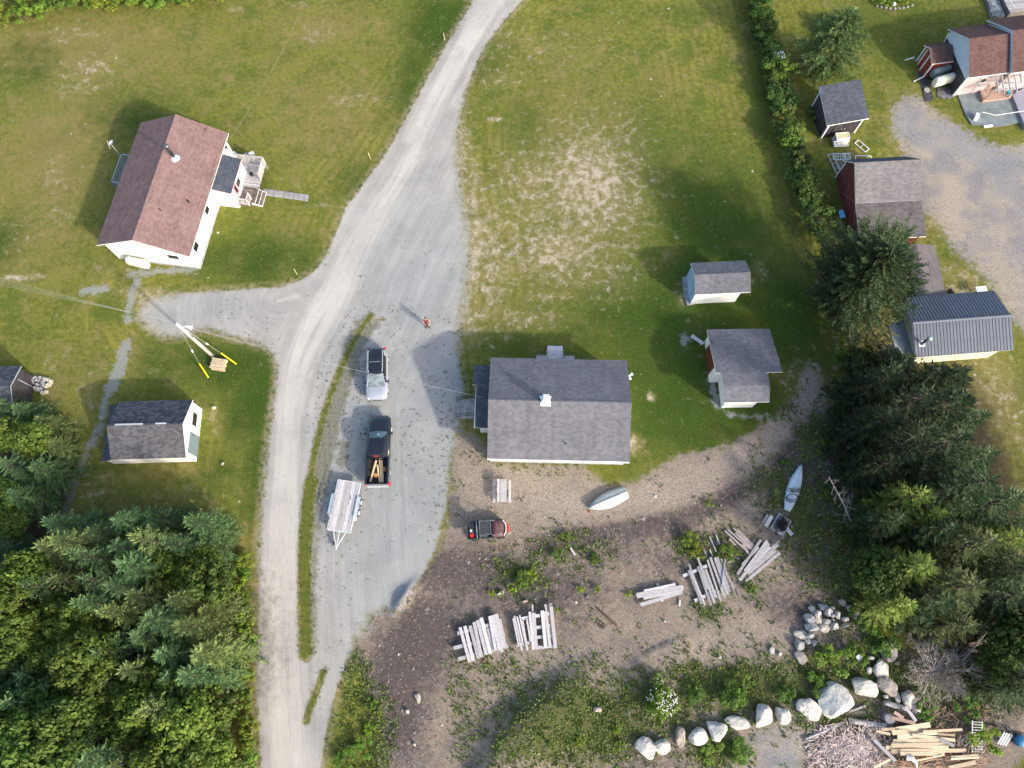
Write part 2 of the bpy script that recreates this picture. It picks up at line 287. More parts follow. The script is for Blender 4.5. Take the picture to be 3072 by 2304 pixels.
leafl = blobs([(200, 1400, 330, 260, 1.0), (450, 1500, 60, 200, 1.0), (60, 1060, 90, 160, 1.0), (2050, 1100, 160, 360, 1.0), (1960, 900, 100, 110, 1.0), (1860, 640, 90, 90, .9), (1700, 200, 30, 300, .0)])
trk = np.maximum.reduce([line([(1085, -20), (1020, 90), (960, 200), (915, 290), (860, 390), (805, 480), (770, 560), (735, 640), (700, 710), (655, 790), (632, 880), (612, 1000), (600, 1150), (595, 1300), (600, 1500), (612, 1680)], .75), line([(1065, -20), (1000, 90), (935, 210), (890, 300)], .9), line([(830, 430), (770, 530), (720, 620), (675, 690), (640, 760), (622, 860), (612, 1000), (607, 1200)], .8), line([(640, 880), (632, 1000), (630, 1150), (630, 1300), (635, 1420), (640, 1560), (640, 1680)], .5), line([(640, 640), (600, 650)], .2)])
blue = blobs([(860, 1050, 130, 300, .9), (900, 600, 110, 150, .7), (830, 1100, 150, 220, .8), (450, 660, 100, 40, .7), (2130, 470, 90, 90, .5), (2050, 420, 80, 60, .3), (860, 1290, 40, 40, 1.0)])
hd = seg_info(gx, gy, [D(*q) for q in [(1600, -60), (1640, 60), (1680, 230), (1720, 380), (1760, 560), (1800, 760)]])[0]
mowf = np.where((hd < 11), hd, np.where(road > -4.9, -road, 0))
soft = blobs([(1003, 430, 26, 190, 1.0), (1000, 640, 28, 110, 1.0), (985, 330, 20, 70, .8), (420, 700, 130, 40, .7), (330, 680, 50, 60, 1.0), (800, 1350, 80, 40, .9), (980, 960, 30, 110, .6), (480, 740, 90, 20, .7), (560, 1100, 14, 500, .35)])
sand = np.maximum(np.clip(1.3 - .55 * seg_info(gx, gy, [D(*q) for q in [(1080, 1060), (1200, 1090), (1330, 1075), (1450, 1060), (1560, 1010), (1660, 950), (1730, 870), (1760, 800)]])[0], 0, 1), blobs([(1120, 1060, 110, 50, 1.0), (1700, 1390, 150, 40, .8), (1550, 1400, 120, 30, .7), (1150, 1420, 120, 20, .6), (1010, 1080, 40, 80, .6)]))
gweed = blobs([(742, 830, 50, 110, 1.0), (730, 930, 60, 90, 1.0), (800, 700, 60, 40, .8), (960, 920, 30, 150, .9), (900, 980, 50, 90, .5), (790, 970, 40, 40, .8), (720, 1100, 40, 120, .45), (900, 730, 60, 40, .35), (430, 700, 120, 50, .4), (940, 1100, 30, 80, .4)])
# mesh ----------------------------------------------------------
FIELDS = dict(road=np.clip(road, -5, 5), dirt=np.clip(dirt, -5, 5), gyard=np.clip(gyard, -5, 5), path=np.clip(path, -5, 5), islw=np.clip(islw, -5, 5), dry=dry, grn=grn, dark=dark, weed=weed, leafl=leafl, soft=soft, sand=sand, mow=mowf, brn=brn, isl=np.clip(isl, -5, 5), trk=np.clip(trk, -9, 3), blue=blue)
def ground_mat():
    k = NT('ground_cover_mix'); A = {n: k.attr(n) for n in FIELDS}
    n1 = k.noise(.35, 5); n2 = k.noise(2.2, 5, .6); n3 = k.noise(9, 4, .65); n4 = k.noise(30, 3, .7); n5 = k.noise(.12, 3)
    nd = k.mth('MULTIPLY', k.mth('SUBTRACT', k.noise(1.6, 6, .7), .5), 1.5)
    mow = k.noise(1.0, 2, vec=k.mapv((.10, 1.5, 1), R(-38)))
    # grass
    g = k.mix(k.ss(k.mth('ADD', k.mth('MULTIPLY', n1, .6), k.mth('MULTIPLY', n2, .4)), .4, .62), (.1, .128, .022), (.235, .22, .048))
    g = k.mix(k.ss(k.noise(.5, 5, .6, dist=.5), .5, .72, 0, .75), g, (.25, .2, .08))
    g = k.mix(k.ss(k.mth('ADD', A['grn'], k.mth('MULTIPLY', k.mth('SUBTRACT', n1, .5), 1.1)), .05, .75, 0, .95), g, (.036, .072, .011))  # lush green, plus shade around the garage painted as darker grass
    g = k.mix(k.ss(k.mth('ADD', A['brn'], k.mth('MULTIPLY', k.mth('SUBTRACT', k.noise(.9, 6, .65, dist=.4), .5), 1.8)), .1, 1.0, 0, .62), g, (.27, .205, .085))
    g = k.mix(k.mth('MULTIPLY', k.ss(k.mth('SINE', k.mth('MULTIPLY', k.mth('ADD', A['mow'], k.mth('MULTIPLY', n2, .5)), 7.0)), -.3, .8), k.ss(n1, .38, .6, .0, .32)), g, (.06, .1, .016))
    g = k.mix(1.0, g, k.ss(n3, .25, .75, .8, 1.2), 'MULTIPLY'); g = k.mix(1.0, g, k.ss(n4, .3, .7, .86, 1.15), 'MULTIPLY')
    # straw and bare patches breaking through the grass
    dn = k.mth('ADD', k.mth('MULTIPLY', A['dry'], .72), k.mth('MULTIPLY', k.mth('SUBTRACT', k.noise(1.3, 6, .7, dist=.25), .5), 2.7))
    g = k.mix(k.ss(A['dry'], .1, .9, 0, .5), g, (.24, .2, .09))
    g = k.mix(k.ss(dn, .24, .9, 0, .8), g, k.mix(n3, (.3, .25, .16), (.5, .44, .34))); g = k.mix(k.mth('MULTIPLY', k.ss(dn, .6, .85), k.ss(n3, .42, .55, 0, .8)), g, (.5, .44, .36))
    sp = k.vor(.45); g = k.mix(k.mth('MULTIPLY', k.ss(sp, .07, .03), k.ss(k.noise(.3, 2), .5, .6)), g, (.5, .46, .4))
    # light gravel
    r = k.mix(k.ss(n1, .35, .65), (.345, .335, .31), (.41, .395, .365))
    r = k.mix(k.mth('MULTIPLY', A['blue'], .85), r, (.265, .29, .3))
    cx = k.n('ShaderNodeCombineXYZ'); sx_ = k.n('ShaderNodeSeparateXYZ'); k.put(sx_.inputs[0], k.co.outputs['Object']); k.put(cx.inputs[0], k.mth('MULTIPLY', A['trk'], 1.6)); k.put(cx.inputs[1], k.mth('MULTIPLY', sx_.outputs[1], .1)); k.put(cx.inputs[2], k.mth('MULTIPLY', sx_.outputs[0], .1))
    streak = k.noise(1.0, 5, .65, vec=cx.outputs[0])
    r = k.mix(k.ss(k.mth('ADD', A['trk'], k.mth('MULTIPLY', k.mth('SUBTRACT', streak, .5), 1.5)), -.35, .6, 0, .7), r, (.53, .505, .46))
    r = k.mix(k.ss(k.noise(.9, 6, .7), .5, .72, 0, .45), r, (.42, .415, .4))
    r = k.mix(k.ss(k.noise(.22, 4, .6), .55, .7, 0, .35), r, (.3, .3, .3))
    r = k.mix(k.ss(n2, .5, .68, 0, .2), r, (.29, .285, .27)); r = k.mix(1.0, r, k.ss(streak, .3, .7, .9, 1.08), 'MULTIPLY'); r = k.mix(1.0, r, k.ss(n4, .3, .7, .85, 1.13), 'MULTIPLY'); r = k.mix(k.mth('MULTIPLY', k.ss(n3, .6, .74), .18), r, (.22, .22, .19)); r = k.mix(1.0, r, k.ss(k.noise(75, 2), .3, .7, .86, 1.14), 'MULTIPLY')
    # brown rubble and sandy dirt
    d = k.mix(k.ss(n1, .35, .65), (.26, .214, .168), (.187, .161, .138))
    d = k.mix(k.mth('MULTIPLY', A['sand'], .8), d, k.mix(n2, (.27, .228, .185), (.34, .293, .24)))
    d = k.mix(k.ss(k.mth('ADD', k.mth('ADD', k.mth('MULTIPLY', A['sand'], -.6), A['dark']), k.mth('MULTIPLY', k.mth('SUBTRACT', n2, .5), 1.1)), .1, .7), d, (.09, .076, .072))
    vc = k.vor(11, out='Color'); vs = k.n('ShaderNodeSeparateColor'); k.put(vs.inputs[0], vc)
    d = k.mix(1.0, d, k.ss(vs.outputs[0], 0, 1, .82, 1.2), 'MULTIPLY')
    d = k.mix(k.mth('MULTIPLY', k.ss(vs.outputs[1], .955, .97), .6), d, (.3, .26, .22))
    d = k.mix(k.mth('MULTIPLY', k.ss(vs.outputs[1], .12, .08), .4), d, (.17, .1, .07))
    d = k.mix(1.0, d, k.ss(n4, .3, .7, .75, 1.3), 'MULTIPLY')
    d = k.mix(k.ss(k.mth('ADD', A['weed'], k.mth('MULTIPLY', nd, .9)), .45, .8, 0, .9), d, k.mix(n2, (.04, .065, .014), (.12, .12, .035)))
    # neighbour yard gravel
    y = k.mix(k.ss(n1, .35, .6), (.22, .212, .215), (.33, .29, .24)); y = k.mix(k.ss(n5, .5, .65, 0, .7), y, (.23, .235, .25)); y = k.mix(1.0, y, k.ss(n3, .3, .7, .75, 1.25), 'MULTIPLY'); y = k.mix(k.ss(k.mth('ADD', k.mth('MULTIPLY', A['gyard'], -.16), k.mth('MULTIPLY', k.mth('SUBTRACT', n2, .5), 2.2)), -.15, .3, 0, .7), y, (.17, .165, .07))
    y = k.mix(1.0, y, k.ss(n4, .3, .7, .8, 1.2), 'MULTIPLY'); y = k.mix(k.ss(k.vor(2.2), .16, .08, 0, .6), y, (.1, .11, .09))
    pth = k.mix(k.ss(n3, .3, .7), (.23, .245, .25), (.32, .33, .33))
    # layering
    fz = lambda a, amp, w: k.ss(k.mth('ADD', A[a], k.mth('MULTIPLY', nd, amp)), -w, w)
    c = g
    edge = k.ss(k.mth('ABSOLUTE', k.mth('ADD', A['road'], .15)), 0, .7, .75, 0)
    c = k.mix(k.mth('MULTIPLY', edge, k.ss(n2, .35, .6)), c, (.3, .25, .16))
    c = k.mix(k.ss(k.mth('ADD', A['path'], k.mth('MULTIPLY', nd, 1.5)), -.1, .3, 0, .75), c, pth)
    c = k.mix(fz('dirt', 1.7, .4), c, d); c = k.mix(fz('gyard', 2.6, .45), c, y)
    # purplish weedy verge beside the parking gravel
    vg_ = k.mix(k.ss(n3, .42, .56), (.17, .15, .16), (.1, .11, .03))
    c = k.mix(k.ss(k.mth('ADD', A['isl'], k.mth('MULTIPLY', nd, 1.3)), -.05, .3, 0, .9), c, k.mix(n2, (.05, .1, .015), (.16, .15, .03)))
    isln = k.ss(k.mth('DIVIDE', k.mth('ADD', A['road'], k.mth('MULTIPLY', nd, k.mth('ADD', k.mth('MULTIPLY', A['soft'], 1.6), .5))), k.mth('ADD', k.mth('MULTIPLY', A['soft'], 6.0), 1.0)), -.13, .13); c = k.mix(isln, c, r)
    c = k.mix(k.mth('MULTIPLY', k.ss(k.mth('ADD', A['islw'], k.mth('MULTIPLY', nd, 1.1)), -.1, .35), k.mth('MULTIPLY', isln, .8)), c, k.mix(k.ss(n3, .4, .58), (.22, .2, .2), (.13, .135, .05)))
    wv = k.vor(1.9); wmask = k.mth('MULTIPLY', k.ss(wv, .13, .07), k.ss(k.noise(.25, 3), .47, .6))
    c = k.mix(k.mth('MULTIPLY', wmask, k.mth('MULTIPLY', isln, k.ss(A['trk'], -.3, -.9))), c, (.12, .13, .09))
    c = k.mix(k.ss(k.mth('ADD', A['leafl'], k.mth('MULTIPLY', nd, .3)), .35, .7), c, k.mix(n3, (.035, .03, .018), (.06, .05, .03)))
    hgt = k.mth('ADD', n4, k.mth('MULTIPLY', n3, 1.0)); k.bump(hgt, .8, .06)
    return k.done(c, .95, .1)
GM = ground_mat()
Fx, Fy = np.meshgrid(np.arange(nx - 1), np.arange(ny - 1)); v0 = (Fy * nx + Fx).ravel()
quads = np.stack([v0, v0 + 1, v0 + nx + 1, v0 + nx], 1)
def fc(a): return a[quads].mean(1)
rr, dd, yy, pp = fc(road), fc(dirt), fc(gyard), fc(path)
cls = np.where(rr > 0, 1, np.where(yy > 0, 3, np.where(dd > 0, 2, np.where(pp > 0, 4, 0))))
for i, nm in enumerate(['lawn', 'gravel_road', 'dirt_yard', 'gravel_yard', 'gravel_path']):
    q = quads[cls == i]; used, inv = np.unique(q, return_inverse=True); q = inv.reshape(-1, 4)
    me = bpy.data.meshes.new(nm); co = np.stack([gx[used], gy[used], ground_z[used]], 1).astype(np.float32)
    me.vertices.add(len(used)); me.vertices.foreach_set('co', co.ravel())
    me.loops.add(len(q) * 4); me.loops.foreach_set('vertex_index', q.ravel().astype(np.int32))
    me.polygons.add(len(q)); me.polygons.foreach_set('loop_start', (np.arange(len(q)) * 4).astype(np.int32)); me.polygons.foreach_set('loop_total', np.full(len(q), 4, np.int32))
    me.update(calc_edges=True); me.polygons.foreach_set('use_smooth', np.ones(len(q), bool)); me.materials.append(GM)
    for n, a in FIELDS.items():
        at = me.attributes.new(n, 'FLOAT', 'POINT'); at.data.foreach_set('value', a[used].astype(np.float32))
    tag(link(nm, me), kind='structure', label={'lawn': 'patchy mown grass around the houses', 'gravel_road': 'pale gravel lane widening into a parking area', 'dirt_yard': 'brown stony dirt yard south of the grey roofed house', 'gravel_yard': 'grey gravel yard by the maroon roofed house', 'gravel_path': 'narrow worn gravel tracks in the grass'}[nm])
far = MB(); B = 900
for a, b, c, d in ((-B, -B, B, GY0), (-B, GY1, B, B), (-B, GY0, GX0, GY1), (GX1, GY0, B, GY1)): far.add([(a, b, 0), (c, b, 0), (c, d, 0), (a, d, 0)], [(0, 1, 2, 3)])
tag(far.build('surrounding_fields', M('far_grass', (.13, .15, .035), (.2, .19, .05), .2, .95)), kind='structure')

# ================================================================ BUILDINGS
def shingles(parent, q, mat, exp_=.16, tab=.31, name='shingle_tabs', th=.012):
    """q: low-left, low-right, high-right, high-left corners of a roof plane; real overlapping tabs"""
    q = [Vector(p) for p in q]; A, B, C2, D2 = q
    L = max((B - A).length, (C2 - D2).length); Hh = ((D2 - A).length + (C2 - B).length) / 2
    nr = max(2, int(round(Hh / exp_))); nt = max(2, int(round(L / tab)))
    nrm = (B - A).cross(D2 - A).normalized()
    if nrm.z < 0: nrm = -nrm
    P = lambda u, v: (A.lerp(B, u)).lerp(D2.lerp(C2, u), v)
    m = MB()
    for r in range(nr):
        off = (r % 2) * .5; v0 = r / nr; v1 = (r + 1.12) / nr; v1 = min(v1, 1)
        for i in range(-1, nt):
            u0 = (i + off + .015) / nt; u1 = (i + 1 + off - .015) / nt
            u0 = max(u0, 0); u1 = min(u1, 1)
            if u1 - u0 < .1 / nt: continue
            k = th * random.uniform(.8, 1.5)
            a, b, c, d = P(u0, v0) + nrm * (k + .004), P(u1, v0) + nrm * (k + .004), P(u1, v1) + nrm * .004, P(u0, v1) + nrm * .004
            m.add([a, b, c, d, P(u0, v0) + nrm * .001, P(u1, v0) + nrm * .001], [(0, 1, 2, 3), (4, 5, 1, 0)])
    o = m.build(name, mat, parent); o['kind'] = 'stuff'; return o
def roof_plane(parent, q, mat, edge=TRIM, th=.12, name='roof', tabs=True):
    """slab + shingles; returns the slab"""
    s = MB().slab(q, th).build(name, edge, parent)
    if tabs: s.data.materials.append(mat); s.data.polygons[0].material_index = 1
    if tabs: shingles(s, q, mat)
    return s
def ridge_cap(parent, a, b, mat, w=.3):
    a = Vector(a); b = Vector(b); n = max(2, int((b - a).length / .25)); m = MB()
    d = (b - a).normalized(); s = Vector((-d.y, d.x, 0)) * w / 2
    for i in range(n):
        p = a.lerp(b, i / n); r = a.lerp(b, (i + 1.1) / n if i < n - 1 else 1)
        up = Vector((0, 0, .035 + .006 * (i % 2)))
        for sg in (1, -1):
            m.add([p + up, r + up, r + s * sg - Vector((0, 0, .055)) + up, p + s * sg - Vector((0, 0, .055)) + up], [(0, 1, 2, 3)])
    return m.build('ridge_cap', mat, parent)
def gable_walls(parent, x0, x1, y0, y1, ze, zr, mat, yr=None, ze2=None):
    """ridge along x; eaves at y0 (ze) and y1 (ze2)"""
    ze2 = ze if ze2 is None else ze2; yr = (y0 + y1) / 2 if yr is None else yr
    pts = [(y0, 0), (y1, 0), (y1, ze2), (yr, zr), (y0, ze)]
    vs = [(x0, p[0], p[1]) for p in pts] + [(x1, p[0], p[1]) for p in pts]
    fs = [(0, 4, 3, 2, 1), (5, 6, 7, 8, 9), (0, 1, 6, 5), (1, 2, 7, 6), (0, 5, 9, 4)]
    return MB().add(vs, fs).build('wall', mat, parent)
def window(parent, c, w, h, nrm, frame=TRIM, name='window', bars=False):
    """c centre on wall plane, nrm horizontal outward normal angle"""
    f = MB(); fr = .07; e = bpy.data.objects.new
    ca, sa = math.cos(nrm), math.sin(nrm); t = Vector((-sa, ca, 0)); n = Vector((ca, sa, 0)); c = Vector(c) + n * .03
    for s in (-1, 1):
        f.beam(c + t * s * w / 2 - Vector((0, 0, h / 2 + fr / 2)), c + t * s * w / 2 + Vector((0, 0, h / 2 + fr / 2)), fr, fr)
        f.beam(c - t * w / 2 + Vector((0, 0, s * h / 2)), c + t * w / 2 + Vector((0, 0, s * h / 2)), fr - .006, fr - .006)
    if bars: f.beam(c - t * w / 2, c + t * w / 2, .035, .035)
    o = f.build(name, frame, parent)
    g = MB().add([c - n * .02 + t * a * w / 2 + Vector((0, 0, b * h / 2)) for a, b in ((-1, -1), (1, -1), (1, 1), (-1, 1))], [(0, 1, 2, 3)]).build('pane', GLASSD, o)
    return o
def railing(parent, a, b, z0, h=.95, step=.16, mat=WOODG2, slat=.045, name='railing', top=.07, posts=True):
    a = Vector((a[0], a[1], z0)); b = Vector((b[0], b[1], z0)); L = (b - a).length; m = MB(); up = Vector((0, 0, h))
    m.beam(a + up, b + up, top, .05); m.beam(a + up * .1, b + up * .1, .05, .05)
    if posts:
        for i in range(int(L / 1.6) + 2):
            p = a.lerp(b, i / (int(L / 1.6) + 1)); m.beam(p - Vector((0, 0, .1)), p + up * 1.04, .09, .09)
    r = m.build(name, mat, parent)
    n = int(L / step)
    for i in range(n):
        p = a.lerp(b, (i + .5) / n); MB().beam(p + up * .1, p + up * .97, slat, slat * 1.6).build('baluster', mat, r)
    return r
def plank_deck(parent, x0, x1, y0, y1, z, pw=.14, along='x', mat=WOODG, name='deck_board', th=.035, gap=.012):
    n = max(1, int(round(((y1 - y0) if along == 'x' else (x1 - x0)) / pw)))
    for i in range(n):
        j = rnd(-.003, .003)
        if along == 'x':
            w = (y1 - y0) / n; MB().box(((x0 + x1) / 2, y0 + (i + .5) * w, z - th / 2 + j), (x1 - x0 + rnd(-.02, .02), w - gap, th)).build(name, mat, parent)
        else:
            w = (x1 - x0) / n; MB().box((x0 + (i + .5) * w, (y0 + y1) / 2, z - th / 2 + j), (w - gap, y1 - y0 + rnd(-.02, .02), th)).build(name, mat, parent)
def vent_pipe(parent, x, y, z, h=.3, r=.05, mat=BLACKM):
    return MB().tube([(x, y, z - .1), (x, y, z + h)], r, 8).build('vent_pipe', mat, parent)

# ---- A: mauve roofed white house (local x = ridge direction, pointing up the photo)
AC = ((-34.58 - 26.24 - 28.04 - 36.30) / 4, (44.65 + 43.5 + 30.61 + 31.75) / 4)
aA = R(82.2)
hA = thing('house', 'long white house with mauve brown gable roof and black stove pipe, at the left', 'house', (AC[0], AC[1], 0), aA)
LA, WA = 13.0, 8.38; ze, zr = 3.0, 4.85
gable_walls(hA, -LA / 2 + .35, LA / 2 - .35, -WA / 2 + .4, WA / 2 - .4, ze - .05, zr - .14, WHITE)
MB().box((0, 0, .12), (LA - .62, WA - .7, .26)).build('foundation', CONC, hA)
roof_plane(hA, [(-LA / 2, -WA / 2, ze), (LA / 2, -WA / 2, ze), (LA / 2, 0, zr), (-LA / 2, 0, zr)], SH_MAUVE)
roof_plane(hA, [(LA / 2, WA / 2, ze), (-LA / 2, WA / 2, ze), (-LA / 2, 0, zr), (LA / 2, 0, zr)], SH_MAUVE)
ridge_cap(hA, (-LA / 2, 0, zr), (LA / 2, 0, zr), SH_MAUVE)
def locA(p, aa=aA, c=AC):
    dx, dy = p[0] - c[0], p[1] - c[1]; return (dx * math.cos(aa) + dy * math.sin(aa), -dx * math.sin(aa) + dy * math.cos(aa))
sx, sy = locA(T(0, 0, 1515, 1370, 4.4)); zz = zr - abs(sy) * (zr - ze) / (WA / 2)
st = MB().tube([(sx, sy, zz - .2), (sx, sy, zz + 1.7)], .13, 12).build('stove_pipe', BLACKM, hA, True)
MB().tube([(sx, sy, zz + 1.72), (sx, sy, zz + 1.86)], .2, 12).build('cap', M('pipe_cap_steel', (.2, .22, .24), None, 2, .4, .5, .8), st, True)
MB().tube([(sx, sy, zz + .02), (sx, sy, zz + .3)], [.42, .17], 12).build('flashing', WHITEP, st)
for q in ((1605, 50, 4.2), (1390, 160, 4.3)):
    x, y = locA(T(0, 1, *q)); vent_pipe(hA, x, y, zr - abs(y) * (zr - ze) / (WA / 2), .25, .08 if q[0] > 1500 else .05)
x, y = locA(T(0, 0, 1783, 1135, 3.6)); vent_pipe(hA, x, y, zr - abs(y) * (zr - ze) / (WA / 2), .2, .04)
w1 = window(hA, (-LA / 2 + .35, -2.1, 1.85), 1.1, .8, math.pi)
window(hA, (-4.9, -WA / 2 + .4, 1.9), .9, 1.0, -math.pi / 2); window(hA, (-1.15, -WA / 2 + .4, 1.95), .8, .9, -math.pi / 2); window(hA, (5.3, -WA / 2 + .4, 1.9), 1.0, 1.0, -math.pi / 2)
MB().tube([(-LA / 2 + .3, -.15, zr - .3), (-LA / 2 + .25, -.6, 2.2), (-LA / 2 + .3, -.9, .9)], .04, 6).build('service_mast', GREYM, hA)
# entry addition on the east side
AE = dict(x0=.55, x1=4.05, y1=-WA / 2 + .38, y0=-WA / 2 - 1.55)
gable = MB(); xs0, xs1, yy0, yy1 = AE['x0'], AE['x1'], AE['y0'], AE['y1']
gable.add([(xs0, yy0, 0), (xs1, yy0, 0), (xs1, yy1, 0), (xs0, yy1, 0), (xs0, yy0, 2.45), (xs1, yy0, 2.45), (xs1, yy1, 2.85), (xs0, yy1, 2.85)], [(0, 1, 5, 4), (1, 2, 6, 5), (0, 4, 7, 3), (4, 5, 6, 7)])
gable.build('entry_wall', WHITE, hA)
s = roof_plane(hA, [(xs0 - .12, yy0 - .15, 2.56), (xs1 + .12, yy0 - .15, 2.56), (xs1 + .12, yy1 - .35, 2.93), (xs0 - .12, yy1 - .35, 2.93)], SH_SLATE, M('pink_worn_fascia', (.55, .35, .33), (.7, .6, .58), 4, .6), .1, 'entry_roof')
window(hA, (2.2, yy0, 1.7), .9, .9, -math.pi / 2); window(hA, (1.55, yy0, 1.7), .55, .9, -math.pi / 2, M('rusty_red_frame', (.35, .08, .06), None, 2, .6))
MB().box((4.75, -WA / 2 + .0, 1.2), (.9, .5, 2.4)).build('chimney_box', WHITE, hA)
# deck
dk = thing('deck', 'weathered grey wooden deck with slatted white railings beside the mauve roofed house', 'deck', (AC[0], AC[1], 0), aA)
dz = .75; X0, X1, Y0, Y1 = 2.45, 5.25, -WA / 2 - 3.15, -WA / 2 - 0.02
MB().box(((X0 + X1) / 2, (Y0 + Y1) / 2 + .03, dz - .12), (X1 - X0 - .08, Y1 - Y0 - .08, .16)).build('joist_frame', WOODB, dk)
plank_deck(dk, X0, X1, Y0, yy0 - .02, dz, .13, 'y', WOODG)
plank_deck(dk, xs1 + .02, X1, yy0 - .02, Y1, dz, .13, 'y', WOODG)
railing(dk, (X1 - .05, Y0 + .05), (X1 - .05, Y1 - .1), dz, .95, .16); railing(dk, (X1 - .1, Y0 + .04), (X0 + .9, Y0 + .04), dz, .95, .16)
for px_, py_ in ((X0 + .1, Y0 + .1), (X1 - .1, Y0 + .1), (X1 - .1, Y1 - .2), (X0 + .1, yy0 - .2)): MB().box((px_, py_, (dz - .2) / 2), (.1, .1, dz - .2)).build('post', WOODG, dk)
ld = thing('porch_landing', 'brown plank porch landing with slatted railings and three steps at the white house', 'porch', (AC[0], AC[1], 0), aA)
X2 = .62
MB().box(((X2 + X0) / 2, (Y0 + yy0) / 2 + .25, .42), (X0 - X2 - .06, yy0 - Y0 - .56, .16)).build('joist_frame', WOODB, ld)
plank_deck(ld, X2, X0 - .03, Y0 + .5, yy0 - .02, .55, .13, 'x', WOODB)
railing(ld, (X2 + .04, Y0 + .55), (X2 + .04, yy0 - .05), .55, .95, .17); railing(ld, (X2 + .08, Y0 + .54), (X2 + .75, Y0 + .54), .55, .95, .17)
for i in range(3):
    s_ = MB().box((1.75, Y0 + .28 - i * .31, .42 - i * .16), (1.5, .3, .04)).build('tread', WOODB, ld)
    for sx_ in (-1, 1): MB().box((1.75 + sx_ * .77, Y0 + .28 - i * .31, .3 - i * .12), (.04, .31, .28 - i * .06)).build('stringer', TRIM, s_)
    MB().box((1.75, Y0 + .12 - i * .31, .42 - i * .16), (1.56, .03, .05)).build('nosing', TRIM, s_)
# things on the deck
rd = thing('patio_table', 'round pale green garden table at the corner of the grey deck', 'table', (*W(620 + 520 / 6.91, 420 + 330 / 6.91, 1.4), dz))
MB().tube([(0, 0, .68), (0, 0, .72)], .5, 20).build('tabletop', M('pale_green_table', (.45, .62, .58), (.38, .5, .5), 4, .3), rd)
MB().tube([(0, 0, 0), (0, 0, .68)], .04, 8).build('leg', GREYM, rd); MB().tube([(0, 0, .01), (0, 0, .05)], .25, 12).build('base', GREYM, rd)
for (zx, zy, l) in ((835, 335, 'small pale rounded pot against the north railing of the grey deck'), (940, 735, 'dark small flower pot near the deck gate')):
    m = MB().tube([(0, 0, 0), (0, 0, .3)], [.13, .2], 10).build('flower_pot', CONC if zx < 900 else BLACKM); m.location = (*W(620 + zx / 6.91, 420 + zy / 6.91, dz), dz + .002); tag(m, l, 'flower pot')
ch = thing('lawn_chair', 'grey metal lawn chair heaped with cushions in the deck corner', 'chair', (*W(620 + 985 / 6.91, 420 + 385 / 6.91, dz + .3), dz), R(-60))
MB().box((0, 0, .4), (.55, .5, .06)).build('seat', GREYM, ch); MB().box((-.26, 0, .68), (.05, .5, .55), ry=-.2).build('backrest', GREYM, ch)
for a in (-1, 1):
    for b in (-1, 1): MB().tube([(a * .24, b * .22, 0), (a * .22, b * .2, .38)], .02, 5).build('leg', GREYM, ch)
MB().box((.05, 0, .47), (.4, .42, .08)).build('cushion', M('faded_cushion', (.4, .35, .35), (.2, .2, .24), 6, .9), ch)
# walkway slabs
for i, (x0, x1, lab) in enumerate(((1180, 1405, 'white stained concrete slab nearest the porch steps'), (1412, 1590, 'second concrete slab from the porch steps'), (1598, 1795, 'third concrete slab from the porch steps'), (1803, 2110, 'longest concrete slab, farthest from the porch steps'))):
    t0 = 1015 + (x0 - 1180) * .13; pts = [(x0, t0), (x1, t0 + (x1 - x0) * .13), (x1 - 15, t0 + (x1 - x0) * .13 + 135), (x0 - 15, t0 + 130)]
    c = [Zm(620, 420, 6.91, *p) for p in pts]; ox, oy = c[0]
    o = MB().prism([(p[0] - ox, p[1] - oy) for p in c], -.05, .06).build('paving_slab', CONC); o.location = (ox, oy, gz(ox, oy) + .02); tag(o, lab, 'paving slab', 'slabs of the walkway to the white house'); bevel(o, .015, 1)
# satellite dish, TV mast and back steps on the west side
dp = T(0, 0, 1025, 1320, 1.0)
dm = thing('antenna_mast', 'thin metal mast with small white dish and crossbar by the mauve roofed house', 'antenna', (dp[0] + .3, dp[1] - .4, 0))
tp = Vector((*T(0, 0, 955, 1245, 3.6), 3.6)) - Vector(dm.location); 
MB().tube([(0, 0, 0), (0, 0, 2.6), (tp.x, tp.y, 3.55)], .035, 6).build('mast', GALV, dm)
MB().beam((tp.x - .35, tp.y + .35, 3.62), (tp.x + .05, tp.y - .5, 3.62), .05, .05).build('crossbar', CREAM, dm)
MB().add([(tp.x + .1 + .28 * math.cos(a) * .8, tp.y + .05 + .28 * math.sin(a), 3.75 + .1 * math.cos(a)) for a in [i * math.pi / 5 for i in range(10)]] + [(tp.x + .1, tp.y + .05, 3.66)], [(i, (i + 1) % 10, 10) for i in range(10)]).build('dish', WHITEP, dm)
bs = thing('side_stoop', 'blue grey railed stoop on the far side of the mauve roofed house', 'stoop', (AC[0], AC[1], 0), aA)
x0, y0 = locA(T(0, 0, 970, 1580, 1.2)); x1, y1 = locA(T(0, 0, 1040, 1340, 1.2)); yb = WA / 2 - .4
MB().box(((x0 + x1) / 2, (yb + y0) / 2, .32), (x1 - x0, y0 - yb, .1)).build('frame', WOODB, bs)
plank_deck(bs, x0, x1, yb, y0, .42, .14, 'x', M('blue_grey_boards', (.22, .27, .29), (.16, .2, .22), 4, .8, tint=.15, orand=.15))
railing(bs, (x0, y0), (x1, y0), .42, .95, .2, GREYM, .04); railing(bs, (x0, yb), (x0, y0), .42, .95, .2, GREYM, .04); railing(bs, (x1, yb), (x1, y0), .42, .95, .2, GREYM, .04)
